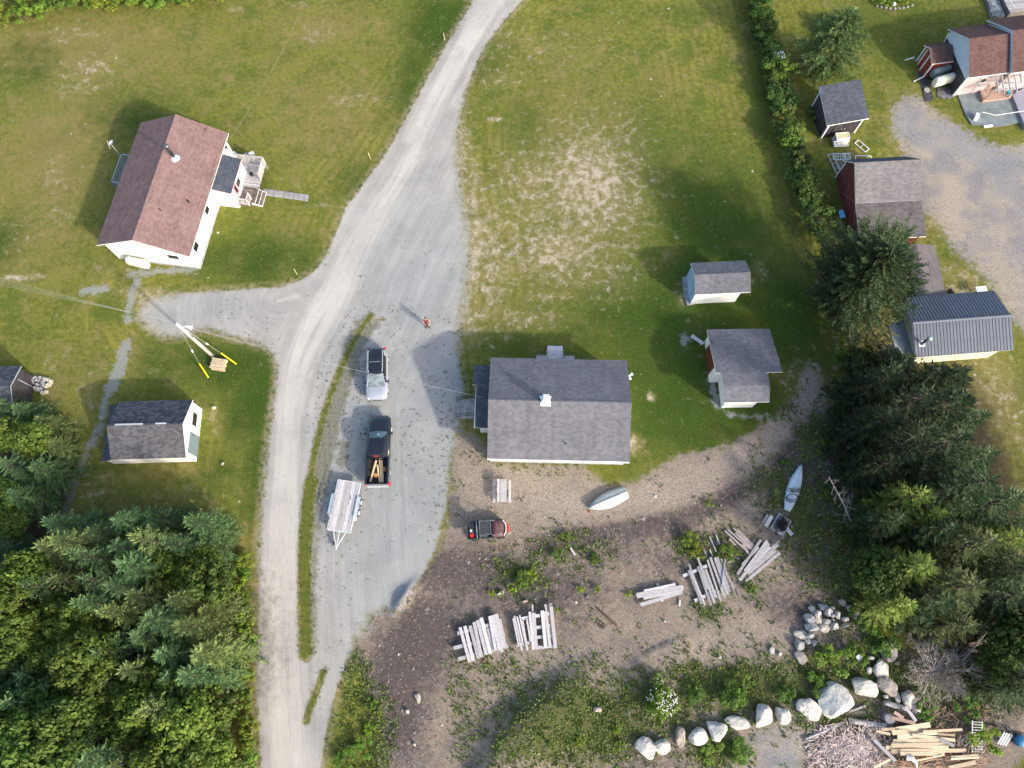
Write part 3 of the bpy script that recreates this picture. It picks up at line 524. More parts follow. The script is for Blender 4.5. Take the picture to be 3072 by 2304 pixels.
# oil tank on the south gable
def tank(name, label, a, b, z, r, mat, group=None, strap=None):
    a = Vector((*a, 0)); b = Vector((*b, 0)); L = (b - a).length; rz = math.atan2(b.y - a.y, b.x - a.x)
    t = thing(name, label, 'oil tank', ((a.x + b.x) / 2, (a.y + b.y) / 2, 0), rz, group); m = MB(); pr = []
    for i, (u, k) in enumerate(((-.5, .02), (-.485, .7), (-.45, .9), (-.38, 1), (.38, 1), (.45, .9), (.485, .7), (.5, .02))): pr.append(((u * L, k))) 
    vs = []; n = 20
    for x, k in pr:
        for j in range(n):
            an = 2 * math.pi * j / n; cy, cz = math.cos(an), math.sin(an)
            vs.append((x, r * .72 * k * cy, z + r * k * (cz * .9 + (.25 * (1 if cz > 0 else -1) * min(1, abs(cz) * 3)))))
    fs = [(i * n + j, i * n + (j + 1) % n, (i + 1) * n + (j + 1) % n, (i + 1) * n + j) for i in range(len(pr) - 1) for j in range(n)] + [tuple(range(n))[::-1], tuple(range(len(vs) - n, len(vs)))]
    MB().add(vs, fs).build('shell', mat, t, True)
    for sx_ in (-.33, .33):
        for sy_ in (-1, 1): MB().tube([(sx_ * L, sy_ * r * .5, 0), (sx_ * L, sy_ * r * .45, z - r * .6)], .03, 6).build('leg', BLACKM, t)
    for sx_ in (-.3, .1): MB().tube([(sx_ * L, 0, z + r * 1.1), (sx_ * L, 0, z + r * 1.1 + .25)], .03, 6).build('filler_pipe', GREYM, t)
    return t
CRT = M('cream_tank_paint', (.78, .76, .62), (.7, .68, .55), 3, .4); GRT = M('grey_tank_paint', (.2, .25, .27), (.16, .2, .22), 4, .35)
tank('oil_tank', 'cream domestic oil tank against the gable end of the mauve roofed house', T(0, 1, 1095, 588, .9), T(0, 1, 1280, 628, .9), .85, .48, CRT)

# ---- D: main grey roofed house
DX = ((-1.77 + 9.52 + 9.19 - 1.90) / 4, (21.32 + 21.03 + 12.51 + 12.73) / 4); aD = R(-1.35)
hD = thing('house', 'large grey shingled gable house with a white chimney, in the centre', 'house', (*DX, 0), aD)
LD, WD, ze, zr = 11.25, 8.55, 2.9, 4.78
gable_walls(hD, -LD / 2 + .15, LD / 2 - .15, -WD / 2 + .42, WD / 2 - .42, ze - .05, zr - .14, WHITE)
MB().box((0, 0, .12), (LD - .2, WD - .75, .25)).build('foundation', CONC, hD)
roof_plane(hD, [(-LD / 2, -WD / 2, ze), (LD / 2, -WD / 2, ze), (LD / 2, 0, zr), (-LD / 2, 0, zr)], SH_GREY)
roof_plane(hD, [(LD / 2, WD / 2, ze), (-LD / 2, WD / 2, ze), (-LD / 2, 0, zr), (LD / 2, 0, zr)], SH_GREY)
ridge_cap(hD, (-LD / 2, 0, zr), (LD / 2, 0, zr), SH_GREY)
locD = lambda p: locA(p, aD, DX)
cx, cy = locD(T(2, 2, 290, 140, 4.8)); cy = .05
c_ = MB().box((cx, cy, zr + .2), (.5, .5, 1.3)).build('chimney', WHITEP, hD); MB().box((cx, cy, zr + .9), (.42, .42, .12)).build('cap', M('chimney_cap', (.5, .6, .66), None, 2, .4), c_)
MB().slab([(cx - .42, cy - .42, zr - .1), (cx + .42, cy - .42, zr - .1), (cx + .36, cy, zr + .09), (cx - .36, cy, zr + .09)], .02).build('flashing', WHITEP, c_)
MB().slab([(cx - .36, cy, zr + .09), (cx + .36, cy, zr + .09), (cx + .5, cy + .42, zr - .1), (cx - .5, cy + .42, zr - .1)], .02).build('flashing', WHITEP, c_)
x, y = locD(T(2, 2, 470, 505, 3.9)); vent_pipe(hD, x, y, zr - abs(y) * (zr - ze) / (WD / 2), .28, .05)
for x in (-3.5, -.5, 3.4): window(hD, (x, -WD / 2 + .42, 1.75), 1.1, .9, -math.pi / 2)
MB().box((-LD / 2 + .15 + LD / 2 - .15, -WD / 2 - .04, ze - .07), (LD, .1, .1)).build('gutter', TRIM, hD)
# flood light on the east gable
fl = MB(); x, y = locD(T(2, 1, 1010, 1580, 2.9)); fl.beam((LD / 2 - .1, y, 2.75), (LD / 2 + .3, y, 2.75), .05, .05)
lf = fl.build('flood_light', WHITEP, hD); MB().tube([(LD / 2 + .25, y, 2.78), (LD / 2 + .45, y + .18, 2.6)], [.05, .13], 8).build('lamp_head', WHITEP, lf); MB().tube([(LD / 2 + .2, y - .03, 2.78), (LD / 2 + .32, y - .28, 2.6)], [.05, .1], 8).build('lamp_head', WHITEP, lf)
# west porch addition
xw = -LD / 2 + .15
def locpD(zx, zy, z): return locD(W(1340 + zx / 5.93, 1040 + zy / 5.93, z))
a = locpD(485, 325, 2.5); b = locpD(470, 695, 2.7); c1 = locpD(530, 700, 2.7); e1 = locpD(505, 1445, 2.4); yrp = locpD(600, 675, 3.1)[1]
zl = 2.45; zp = 3.05
MB().add([(c1[0] + .35, e1[1] + .25, 0), (xw, e1[1] + .25, 0), (xw, a[1] - .2, 0), (c1[0] + .35, a[1] - .2, 0), (c1[0] + .35, e1[1] + .25, zl - .03), (xw, e1[1] + .25, zl - .03), (xw, a[1] - .2, zl - .03), (c1[0] + .35, a[1] - .2, zl - .03)], [(0, 1, 5, 4), (3, 7, 6, 2), (0, 4, 7, 3), (4, 5, 6, 7)]).build('porch_wall', WHITE, hD)
MB().add([(c1[0] + .35, e1[1] + .25, zl - .04), (c1[0] + .35, a[1] - .2, zl - .04), (c1[0] + .35, yrp, zp - .16)], [(0, 1, 2), ]).build('porch_gable', WHITE, hD)
roof_plane(hD, [(c1[0], e1[1], zl), (xw - .16, e1[1], zl), (xw - .16, yrp, zp), (c1[0], yrp, zp)], SH_SLATE, name='porch_roof')
roof_plane(hD, [(xw - .16, a[1], zl), (a[0], a[1], zl), (a[0] , yrp, zp), (xw - .16, yrp, zp)], SH_SLATE, name='porch_roof')
MB().box((c1[0] - .03, (e1[1] + c1[1]) / 2, zl + .0), (.1, abs(e1[1] - c1[1]), .1)).build('gutter', TRIM, hD)
ps = thing('concrete_stoop', 'concrete landing with steps and black iron handrails at the grey house door', 'steps', (*DX, 0), aD)
L0 = locpD(165, 1275, .3); L1 = locpD(500, 905, .6)
xa, xb, ya, yb = L0[0], c1[0] + .33, L0[1] + .05, L1[1] - .05
MB().box(((xb + xb - 1.15) / 2, (ya + yb) / 2, .29), (1.15, yb - ya, .58)).build('landing', CONC, ps)
sw = (xb - 1.15 - xa) / 3
for i in range(3): MB().box((xb - 1.15 - sw * (i + .5), (ya + yb) / 2, (.43 - i * .15) / 2), (sw - .01, yb - ya, .43 - i * .15)).build('step', CONC, ps)
def iron(y):
    r = MB(); P = [(xa + .02, y, .95), (xb - 1.2, y, 1.5), (xb - .02, y, 1.5)]
    r.tube(P, .022, 6); r.tube([(p[0], p[1], p[2] - .75) for p in P], .018, 6); r.tube([(xa + .06, y, .1), (xa + .06, y, .98)], .02, 6); r.tube([(xb - 1.2, y, .55), (xb - 1.2, y, 1.5)], .02, 6)
    o = r.build('handrail', BLACKM, ps)
    for i in range(14):
        t = (i + .5) / 14; x = xa + (xb - xa) * t; zt = .95 + .55 * min(1, (x - xa) / (xb - 1.2 - xa)); MB().tube([(x, y, zt - .75), (x, y, zt)], .01, 4).build('baluster', BLACKM, o)
iron(ya + .1); iron(yb - .1)
# back steps
bk = thing('wooden_steps', 'pale wooden back steps with thin black railings behind the grey house', 'steps', (*DX, 0), aD)
x0, y1 = locD(T(2, 1, 300, 1345, .3)); x1, _ = locD(T(2, 1, 440, 1345, .3)); yw = WD / 2 - .4
for i in range(5):
    y_ = yw + .35 + (y1 - yw - .35) * i / 4; MB().box(((x0 + x1) / 2, y_, .85 - i * .17), (x1 - x0, abs(y1 - yw) / 5 - .02, .045)).build('tread', WOODG2, bk)
for s_ in (x0, x1):
    MB().beam((s_, yw, .8), (s_, y1, .08), .04, .2).build('stringer', WOODG2, bk); MB().tube([(s_, yw + .2, 1.7), (s_, y1, 1.0), (s_, y1, .1)], .02, 6).build('handrail', BLACKM, bk)
xl, _ = locD(T(2, 1, 210, 1410, .9)); xr_, _ = locD(T(2, 1, 540, 1415, .9)); yr2 = locD(T(2, 1, 210, 1412, .9))[1]
for a_, b_ in ((xl, x0 - .03), (x1 + .03, xr_)):
    MB().box(((a_ + b_) / 2, (yw + yr2) / 2, .82), (b_ - a_, yr2 - yw + .1, .08)).build('landing', WOODG, bk)
    m = MB(); m.tube([(a_, yr2, .85), (a_, yr2, 1.7), (b_, yr2, 1.7)], .02, 6); [m.tube([(a_ + (b_ - a_) * t, yr2, .85), (a_ + (b_ - a_) * t, yr2, 1.7)], .012, 4) for t in (.2, .4, .6, .8)]; m.build('railing', BLACKM, bk)

# ---- C: left white shed with grey blue door
CX = (-29.2, 15.35); aC = R(1.7)
hC = thing('shed', 'white shed with charcoal roof, grey blue door and two pale ridge shingles, at the left', 'shed', (*CX, 0), aC)
LC, WC, ze, zr = 5.85, 4.85, 2.15, 3.45
gable_walls(hC, -LC / 2 - .0, LC / 2 + .0, -WC / 2 + .15, WC / 2 - .15, ze - .02, zr - .12, WHITE)
SH_C2 = shingle_mat('lighter_charcoal_shingles', (.075, .075, .085), (.12, .12, .13))  # lighter charcoal for the front slope and ridge
roof_plane(hC, [(-LC / 2 - .1, -WC / 2, ze), (LC / 2 + .06, -WC / 2, ze), (LC / 2 + .06, 0, zr), (-LC / 2 - .1, 0, zr)], SH_C2)
roof_plane(hC, [(LC / 2 + .06, WC / 2, ze), (-LC / 2 - .1, WC / 2, ze), (-LC / 2 - .1, 0, zr), (LC / 2 + .06, 0, zr)], SH_CHAR)
ridge_cap(hC, (-LC / 2 - .1, 0, zr), (LC / 2 + .06, 0, zr), SH_C2)
for a_, b_ in ((-.75, .75 + .75), (2.35 - 1, 2.35 - .1)): pass
for a_, b_ in ((-LC / 2 + .55, -LC / 2 + 2.75), (-LC / 2 + 3.75, -LC / 2 + 4.6)): MB().box(((a_ + b_) / 2, .1, zr + .03), (b_ - a_, .13, .03), rx=-.25).build('pale_ridge_shingle', M('bare_ridge_strip', (.5, .52, .54), None, 2, .7), hC)
xr = LC / 2
MB().box((xr + .03, -1.05, .98), (.05, 1.75, 1.75)).build('door', DOORBL, hC)
for i in range(8): MB().box((xr + .062, -1.05 - .875 + (i + .5) * 1.75 / 8, .98), (.015, 1.75 / 8 - .015, 1.75)).build('door_board', DOORBL, hC.children[-1])
MB().box((xr + .08, -.4, 1.35), (.03, .05, .35)).build('latch', BLACKM, hC)
o_ = MB().box((xr + .02, .98, 1.35), (.04, 1.2, .9)).build('window', TRIM, hC); MB().box((xr + .045, .98, 1.35), (.02, 1.08, .78)).build('pane', GLASSD, o_)
# lean-to on the west side
lt = MB().slab([(-LC / 2 - 1.15, -WC / 2 - .02, 1.55), (-LC / 2 - .02, -WC / 2 - .02, 2.1), (-LC / 2 - .02, WC / 2 - .1, 2.1), (-LC / 2 - 1.15, WC / 2 - .1, 1.55)], .08).build('lean_to_roof', TRIM, hC)
shingles(lt, [(-LC / 2 - 1.15, WC / 2 - .1, 1.55), (-LC / 2 - 1.15, -WC / 2 - .02, 1.55), (-LC / 2 - .02, -WC / 2 - .02, 2.1), (-LC / 2 - .02, WC / 2 - .1, 2.1)], SH_CHAR)
MB().box((-LC / 2 - .5, -WC / 2 + .18, .75), (.95, .05, 1.5)).build('lean_to_wall', WHITE, hC); MB().box((-LC / 2 - .98, 0, .72), (.05, WC - .4, 1.44)).build('lean_to_wall', WHITE, hC)

# ---- F: small pale blue shed
FX = ((15.67 + 20.58 + 20.56 + 15.84) / 4, (30.33 + 30.59 + 27.62 + 27.40) / 4); aF = R(3.1)
hF = thing('shed', 'small pale blue shed with grey gable roof, alone on the lawn', 'shed', (*FX, 0), aF)
LF, WF = 4.85, 3.05
MB().box((-.25, 0, .06), (4.15, 2.6, .12)).build('floor_base', CONC, hF)
gable_walls(hF, -LF / 2 + .1, LF / 2 - .7, -WF / 2 + .2, WF / 2 - .2, 2.2, 2.88, PBLUE)
MB().box((-.32, -WF / 2 + .18, 1.1), (LF - .85, .03, 2.1)).build('south_cladding', WHITE, hF)
roof_plane(hF, [(-LF / 2, -WF / 2, 2.3), (LF / 2, -WF / 2, 2.3), (LF / 2, 0, 3.0), (-LF / 2, 0, 3.0)], SH_GREY)
roof_plane(hF, [(LF / 2, WF / 2, 2.3), (-LF / 2, WF / 2, 2.3), (-LF / 2, 0, 3.0), (LF / 2, 0, 3.0)], SH_GREY); ridge_cap(hF, (-LF / 2, 0, 3.0), (LF / 2, 0, 3.0), SH_GREY, .26)
MB().box((-LF / 2 + .06, -.3, 1.0), (.06, .9, 1.8)).build('door', PBLUE, hF); MB().box((LF / 2 - .67, 0, 1.0), (.04, 2.0, 1.7)).build('end_panel', DARKW, hF)
pd = T(2, 1, 1480, 850); o = MB().prism([(p[0] - pd[0], p[1] - pd[1]) for p in [T(2, 1, *q) for q in ((1470, 740), (1545, 720), (1575, 975), (1510, 985), (1480, 880))]], -.05, .07).build('concrete_pad', CONC); o.location = (*pd, .03); tag(o, 'grey pad in front of the small pale blue shed', 'concrete pad')

# ---- G: garage with brown door
gG = thing('garage', 'white garage with grey blue saltbox roof and brown door, right of centre', 'garage', (19.3, 20.9, 0), R(.8))
def gq(x, y, z): return (x - 19.3, y - 20.9, z)
x0, x1 = 16.95, 21.35; 
MB().add([gq(x0, 23.95, 0), gq(x0, 20.15, 0), gq(x1, 20.15, 0), gq(x1, 23.95, 0), gq(x0, 23.95, 1.75), gq(x0, 20.15, 3.05), gq(x1, 20.15, 3.05), gq(x1, 23.95, 1.75)], [(0, 4, 5, 1), (1, 5, 6, 2), (2, 6, 7, 3), (3, 7, 4, 0), (4, 7, 6, 5)]).build('wall', WHITE, gG)
MB().add([gq(17.75, 20.13, 0), gq(17.75, 17.85, 0), gq(20.4, 17.85, 0), gq(20.4, 20.13, 0), gq(17.75, 20.13, 3.2), gq(17.75, 17.85, 2.75), gq(20.4, 17.85, 2.75), gq(20.4, 20.13, 3.2)], [(0, 4, 5, 1), (1, 5, 6, 2), (2, 6, 7, 3), (4, 7, 6, 5)]).build('front_wall', WHITE, gG)
roof_plane(gG, [gq(22.1, 24.3, 1.85), gq(16.72, 24.3, 1.85), gq(16.68, 19.85, 3.3), gq(22.12, 19.85, 3.3)], SH_GREY)
roof_plane(gG, [gq(20.85, 19.83, 3.3), gq(17.1, 19.83, 3.3), gq(17.1, 18.65, 3.5), gq(20.85, 18.65, 3.5)], SH_GREY)
roof_plane(gG, [gq(17.1, 17.42, 2.95), gq(20.85, 17.42, 2.95), gq(20.85, 18.65, 3.5), gq(17.1, 18.65, 3.5)], SH_GREY)
for i in range(4): MB().box(gq(x0 - .03, 21.95, .35 + i * .58), (.05, 2.3, .56)).build('door_panel', DOORBR, gG)
f_ = MB().tube([gq(20.9, 19.9, 1.9), gq(20.9, 19.9, 2.0)], .0, 3); 
MB().box(gq(20.85, 19.3, .9), (.4, 1.0, .05)).build('side_shelf', GREYM, gG); [MB().box(gq(20.85 + a * .17, 19.3 + b * .45, .45), (.04, .04, .9)).build('shelf_leg', GREYM, gG) for a in (-1, 1) for b in (-1, 1)]
bn = thing('bench', 'small weathered plank bench tilted on the lawn by the garage', 'bench', (*T(2, 1, 1600, 1280, .3), 0), R(-38))
MB().box((0, 0, .42), (1.25, .32, .05)).build('seat', WOODG2, bn); [MB().box((a * .5, 0, .2), (.06, .28, .4)).build('leg', WOODG2, bn) for a in (-1, 1)]

# ---- H: charcoal shed with white corner boards, top right
HX = (31.5, 47.3); aH = R(11.8)
hH = thing('shed', 'dark plank shed with sloping slate roof and white corner boards, upper right', 'shed', (*HX, 0), aH)
lH = lambda p: locA(p, aH, HX)
c = [lH(p) for p in ((28.98, 48.63), (33.07, 49.52), (34.0, 45.9), (29.9, 45.1))]
hx0 = (c[0][0] + c[3][0]) / 2; hx1 = (c[1][0] + c[2][0]) / 2; hy1 = (c[0][1] + c[1][1]) / 2; hy0 = (c[2][1] + c[3][1]) / 2
roof_plane(hH, [(hx0, hy0, 2.05), (hx1, hy0, 2.05), (hx1, hy1, 3.15), (hx0, hy1, 3.15)], SH_GREY if False else SH_SLATE)
a0, a1, b0, b1 = hx0 + .25, hx1 - .55, hy0 + .12, hy1 - .3
MB().add([(a0, b0, 0), (a1, b0, 0), (a1, b1, 0), (a0, b1, 0), (a0, b0, 1.96), (a1, b0, 1.96), (a1, b1, 2.9), (a0, b1, 2.9)], [(0, 1, 5, 4), (1, 2, 6, 5), (2, 3, 7, 6), (3, 0, 4, 7), (4, 5, 6, 7)]).build('wall', DARKW, hH)
for x in (a0, a1): MB().box((x, b0 - .02, .97), (.14, .14, 1.94)).build('corner_board', TRIM, hH)
MB().box((a0, b1, 1.4), (.12, .12, 2.8)).build('corner_board', TRIM, hH)
for i, x in enumerate((-.35, .75)): d_ = MB().box((x - .25, b0 - .03, .9), (1.0, .06, 1.7)).build('door', DARKW, hH); MB().box((x - .25 + (.4 if i == 0 else -.4), b0 - .08, 1.0), (.06, .05, .06)).build('handle', WHITEP, d_)

# ---- I: red barn with big grey roof
IX = (33.6, 37.3); aI = R(3.4)
hI = thing('barn', 'dark red board barn with broad worn grey roof behind the big spruce', 'barn', (*IX, 0), aI)
lI = lambda x, y: locA((x, y), aI, IX)
xa, xb = -2.55, 3.15; yB, yR, yM, yF = 3.9, 2.3, -1.0, -4.3
SL = [(yB, 2.35), (yR, 4.15), (yM, 2.75), (yF, 2.05)]
roof_plane(hI, [(xb, yB, 2.35), (xa - .3, yB, 2.35), (xa - .3, yR, 4.15), (xb, yR, 4.15)], SH_SLATE)
roof_plane(hI, [(xa - .3, yM, 2.75), (xb, yM, 2.75), (xb, yR, 4.15), (xa - .3, yR, 4.15)], SH_WORN)
roof_plane(hI, [(xa - .3, yF, 2.05), (xb, yF, 2.05), (xb, yM - .01, 2.74), (xa - .3, yM - .01, 2.74)], SH_BROWN)
ps_ = [(yF + .3, 0), (yB - .3, 0), (yB - .3, 2.3), (yR, 4.0), (yM, 2.62), (yF + .3, 2.0)]
MB().add([(xa, p[0], p[1]) for p in ps_] + [(xb - .25, p[0], p[1]) for p in ps_], [(0, 5, 4, 3, 2, 1), (6, 7, 8, 9, 10, 11), (0, 1, 7, 6), (1, 2, 8, 7), (0, 6, 11, 5)]).build('wall', REDW, hI)
MB().box((xa - .03, yB - .3, 1.15), (.1, .12, 2.3)).build('corner_board', TRIM, hI)
REDB = M('faded_red_batten', (.26, .12, .09), (.2, .08, .07), 3, .8)
for p, q in (((-.6, .2), (1.9, 2.3)), ((1.9, .2), (-.6, 2.3)), ((-3.6, .2), (-.9, 2.2)), ((-.75, .1), (-.75, 2.5)), ((2.05, .1), (2.05, 3.7))): MB().beam((xa - .03, p[0], p[1]), (xa - .03, q[0], q[1]), .05, .09).build('batten', REDB, hI)

# ---- J: low lean building
hJ = thing('shed', 'low shed with flat brown felt roof between spruce and metal roofed cabin', 'shed', (36.3, 29.7, 0), R(-.5))
FELT = M('worn_brown_felt', (.17, .145, .14), (.12, .11, .115), 1.2, .9, bump=.3, scale3=(3, .5, 1))
MB().box((0, 0, 1.0), (2.2, 4.9, 2.0)).build('wall', DARKW, hJ)
MB().slab([(-1.3, -2.6, 2.1), (-.55, -2.6, 2.35), (-.55, 2.55, 2.35), (-1.3, 2.55, 2.1)], .08).build('roof', FELT, hJ)
MB().slab([(-.55, -2.6, 2.35), (1.3, -2.6, 2.15), (1.2, 2.55, 2.15), (-.55, 2.55, 2.35)], .08).build('roof', FELT, hJ)

# ---- K: cabin with metal roof
KX = (37.55, 24.5); aK = R(4.7)
hK = thing('cabin', 'cream cabin with ribbed grey metal roof and steel flue, at the right', 'cabin', (*KX, 0), aK)
LK, WK, ze, zr = 8.4, 5.45, 2.6, 3.55
gable_walls(hK, -LK / 2 + .2, LK / 2 - .5, -WK / 2 + .3, WK / 2 - .3, ze - .06, zr - .1, CREAMW)
METB = M('grey_blue_roof_metal', (.1, .116, .148), (.085, .098, .125), .8, .45, .5, .35, orand=.06); 
MB().slab([(-LK / 2, -WK / 2, ze - .02), (LK / 2, -WK / 2, ze - .02), (LK / 2, 0, zr - .02), (-LK / 2, 0, zr - .02)], .1).build('roof_deck', TRIM, hK)
MB().slab([(-LK / 2, 0, zr - .02), (LK / 2, 0, zr - .02), (LK / 2, WK / 2, ze - .02), (-LK / 2, WK / 2, ze - .02)], .1).build('roof_deck', TRIM, hK)
npn = 30; pw = LK / npn
for sd in (-1, 1):
    m = MB(); y0, z0, y1, z1 = sd * (WK / 2 + .03), ze - .01, sd * .02, zr + .0
    sec = [(0, 0), (.03, .0), (.05, .035), (.08, .035), (.1, 0), (pw, 0)]
    vs = [(x, y0, z0 + h + .005) for x, h in sec] + [(x, y1, z1 + h + .005) for x, h in sec]
    me = m.add(vs, [(i, i + 1, i + 7, i + 6) if sd < 0 else (i, i + 6, i + 7, i + 1) for i in range(5)]).mesh('metal_panel', METB)
    for i in range(npn): link('metal_panel', me, hK, (-LK / 2 + i * pw, 0, 0))
MB().slab([(-LK / 2, -.14, zr + .0), (LK / 2, -.14, zr + .0), (LK / 2, 0, zr + .06), (-LK / 2, 0, zr + .06)], .01).build('ridge_cap', METB, hK); MB().slab([(-LK / 2, 0, zr + .06), (LK / 2, 0, zr + .06), (LK / 2, .14, zr + .0), (-LK / 2, .14, zr + .0)], .01).build('ridge_cap', METB, hK)
x, y = locA(T(3, 1, 1345, 1300, 3.3), aK, KX); zz = zr - abs(y) * (zr - ze) / (WK / 2)
STEEL = M('bright_flue_steel', (.5, .56, .56), (.4, .46, .48), 6, .3, .5, .7)
fl = MB().tube([(x, y, zz - .1), (x, y, zz + 1.15)], .12, 12).build('flue', M('dark_flue', (.05, .07, .07), (.2, .26, .26), 4, .35, .5, .6), hK, True)
MB().tube([(x, y, zz + 1.15), (x, y, zz + 1.35)], [.2, .2], 12).build('cap', STEEL, fl, True); MB().tube([(x, y, zz + .0), (x, y, zz + .14)], [.2, .16], 12).build('collar', STEEL, fl); MB().box((x, y, zz + .06), (.5, .5, .04), rx=.32).build('flashing', WHITEP, fl)
# flat grey annex west of the cabin and leaning boards
p = T(3, 1, 1175, 1250, 2.2); an = thing('annex', 'flat pale grey roofed annex on the spruce side of the metal roofed cabin', 'annex', (*p, 0), aK)
MB().box((0, 0, 1.0), (1.7, 2.6, 2.0)).build('wall', CREAMW, an); MB().box((0, 0, 2.1), (1.95, 3.0, .1)).build('roof', M('pale_grey_roof_sheet', (.3, .34, .38), (.24, .27, .3), 1.5, .7), an)
for i, (zx0, zy0, zx1, zy1) in enumerate(((925, 1280, 955, 1385), (960, 1240, 985, 1370), (1000, 1200, 1060, 1370), (1035, 1210, 1080, 1370))):
    a_ = T(3, 1, zx0, zy0, 1.4); b_ = T(3, 1, zx1, zy1, .1)
    tag(MB().beam((*a_, 1.4), (*b_, .1), .18, .04).build('leaning_board', WOODG if i % 2 else WOODG2), 'weathered board leaning beside the flat roofed annex under the spruce', 'board', 'boards leaning by the annex')
cb = thing('picnic_chair', 'small brown wooden armchair behind the metal roofed cabin', 'chair', (*T(3, 1, 1585, 870, .4), 0), R(15))
MB().box((0, 0, .4), (.5, .5, .05)).build('seat', DARKW, cb); MB().box((-.27, 0, .7), (.05, .6, .6)).build('backrest', PINKW, cb)
for s_ in (-1, 1): MB().box((0, s_ * .3, .6), (.6, .08, .04)).build('armrest', PINKW, cb); [MB().box((a_, s_ * .28, .29), (.06, .06, .58)).build('leg', PINKW, cb) for a_ in (-.24, .24)]
tb = thing('garden_table', 'white topped garden table with brown legs behind the metal roofed cabin', 'table', (*T(3, 1, 1848, 850, .7), 0), R(8))
MB().box((0, 0, .72), (.95, .75, .05)).build('tabletop', WHITEP, tb); [MB().box((a * .42, b * .32, .35), (.06, .06, .7)).build('leg', PINKW, tb) for a in (-1, 1) for b in (-1, 1)]; MB().box((-.05, -.55, .42), (.9, .25, .05)).build('bench_seat', WHITEP, tb)
tr = MB().prism([(.0, .0), (.5, .1), (.35, .9), (-.05, .8)], .9, 1.0).build('blue_tarp', M('blue_tarp', (.12, .35, .6), (.2, .45, .7), 3, .5)); tr.location = (*T(3, 1, 615, 240, .9), 0.2); tag(tr, 'scrap of blue tarp at the foot of the red barn wall', 'tarp')

# ---- L: maroon roofed neighbour house
LX = (46.7, 53.3); aL = R(8.8)
hL = thing('house', 'maroon roofed house with pale blue gable and dark shaded wall, top right corner', 'house', (*LX, 0), aL)
lL = lambda p: locA(p, aL, LX)
a_ = lL((43.1, 53.2))[0]; ze, zr = 3.0, 4.8; wy = 2.98
gable_walls(hL, a_ + .25, 8.0, -wy + .35, wy - .35, ze - .05, zr - .14, GREYW)
MB().add([(a_ + .23, -wy + .3, ze - .75), (a_ + .23, wy - .3, ze - .75), (a_ + .23, wy - .3, ze - .05), (a_ + .23, 0, zr - .14), (a_ + .23, -wy + .3, ze - .05)], [(4, 3, 2, 1, 0)]).build('gable_cladding', BTRIM, hL)
MB().box((a_ + .225, 0, 1.15), (.02, 2 * wy - .75, 2.2)).build('painted_wall_shade', DARKW, hL)  # dark sheet paints the shade on the lower gable wall
xs = lL(Zm(2730, 0, 4.147, 1195, 600, 3.8))[0]
roof_plane(hL, [(a_, -wy, ze), (xs, -wy, ze), (xs, 0, zr), (a_, 0, zr)], SH_PLUM, BTRIM); roof_plane(hL, [(xs, wy, ze), (a_, wy, ze), (a_, 0, zr), (xs, 0, zr)], SH_PLUM, BTRIM)
ex = 8.3; w2 = wy + .28
MB().box(((xs + ex) / 2 + .1, 0, 1.5), (ex - xs - .3, 2 * w2 - .6, 3.0)).build('main_wall', GREYW, hL)
MB().add([(xs + .12, -w2 + .25, 3.0), (xs + .12, w2 - .25, 3.0), (xs + .12, 0, 5.0)], [(0, 2, 1)]).build('upper_gable', BTRIM, hL)
roof_plane(hL, [(xs + .02, -w2, ze + .25), (ex, -w2, ze + .25), (ex, 0, zr + .38), (xs + .02, 0, zr + .38)], SH_PLUM, BTRIM, .18); roof_plane(hL, [(ex, w2, ze + .25), (xs + .02, w2, ze + .25), (xs + .02, 0, zr + .38), (ex, 0, zr + .38)], SH_PLUM, BTRIM, .18)
window(hL, (lL(Zm(2730, 0, 4.147, 895, 935, 2))[0], -wy + .35, 1.9), .6, .6, -math.pi / 2)
MB().box((a_ + .25, -wy + .35, 1.45), (.13, .13, 2.9)).build('corner_board', TRIM, hL)
MB().tube([(a_ + .1, wy - .3, 2.85), (a_ + .05, wy - .8, 1.2), (a_ + .05, wy - 1.2, .2)], .05, 6).build('downspout', TRIM, hL)
# small porch hut
pp_ = [lL(Zm(2730, 0, 4.147, x, y, 2.1)) for x, y in ((190, 555), (460, 520), (545, 760), (265, 790))]
hx0 = (pp_[0][0] + pp_[3][0]) / 2; hx1 = a_ + .2; y1_ = (pp_[0][1] + pp_[1][1]) / 2; y0_ = (pp_[2][1] + pp_[3][1]) / 2; ym = y1_ * .62 + y0_ * .38
ph = thing('entry_hut', 'little maroon roofed entry porch with red front and white boards', 'porch', (*LX, 0), aL)
hx1 = (pp_[1][0] + pp_[2][0]) / 2
REDF = siding_mat('bright_red_siding', (.32, .05, .03))
MB().add([(hx0 + .3, y0_ + .15, 0), (hx0 + .3, y1_ - .15, 0), (hx0 + .3, y1_ - .15, 2.0), (hx0 + .3, ym, 2.5), (hx0 + .3, y0_ + .15, 2.0), (hx1, y0_ + .15, 0), (hx1, y1_ - .15, 0), (hx1, y1_ - .15, 2.0), (hx1, ym, 2.5), (hx1, y0_ + .15, 2.0)], [(0, 4, 3, 2, 1), (5, 6, 7, 8, 9), (0, 5, 9, 4), (1, 2, 7, 6)]).build('wall', REDF, ph)
roof_plane(ph, [(hx0, y0_, 2.05), (hx1, y0_, 2.05), (hx1, ym, 2.62), (hx0, ym, 2.62)], SH_PLUM, TRIM); roof_plane(ph, [(hx1, y1_, 2.05), (hx0, y1_, 2.05), (hx0, ym, 2.62), (hx1, ym, 2.62)], SH_PLUM, TRIM)
for y_ in (y0_ + .15, ym - .35, ym + .35, y1_ - .15): MB().box((hx0 + .26, y_, 1.0), (.1, .12, 2.0)).build('trim_board', TRIM, ph)
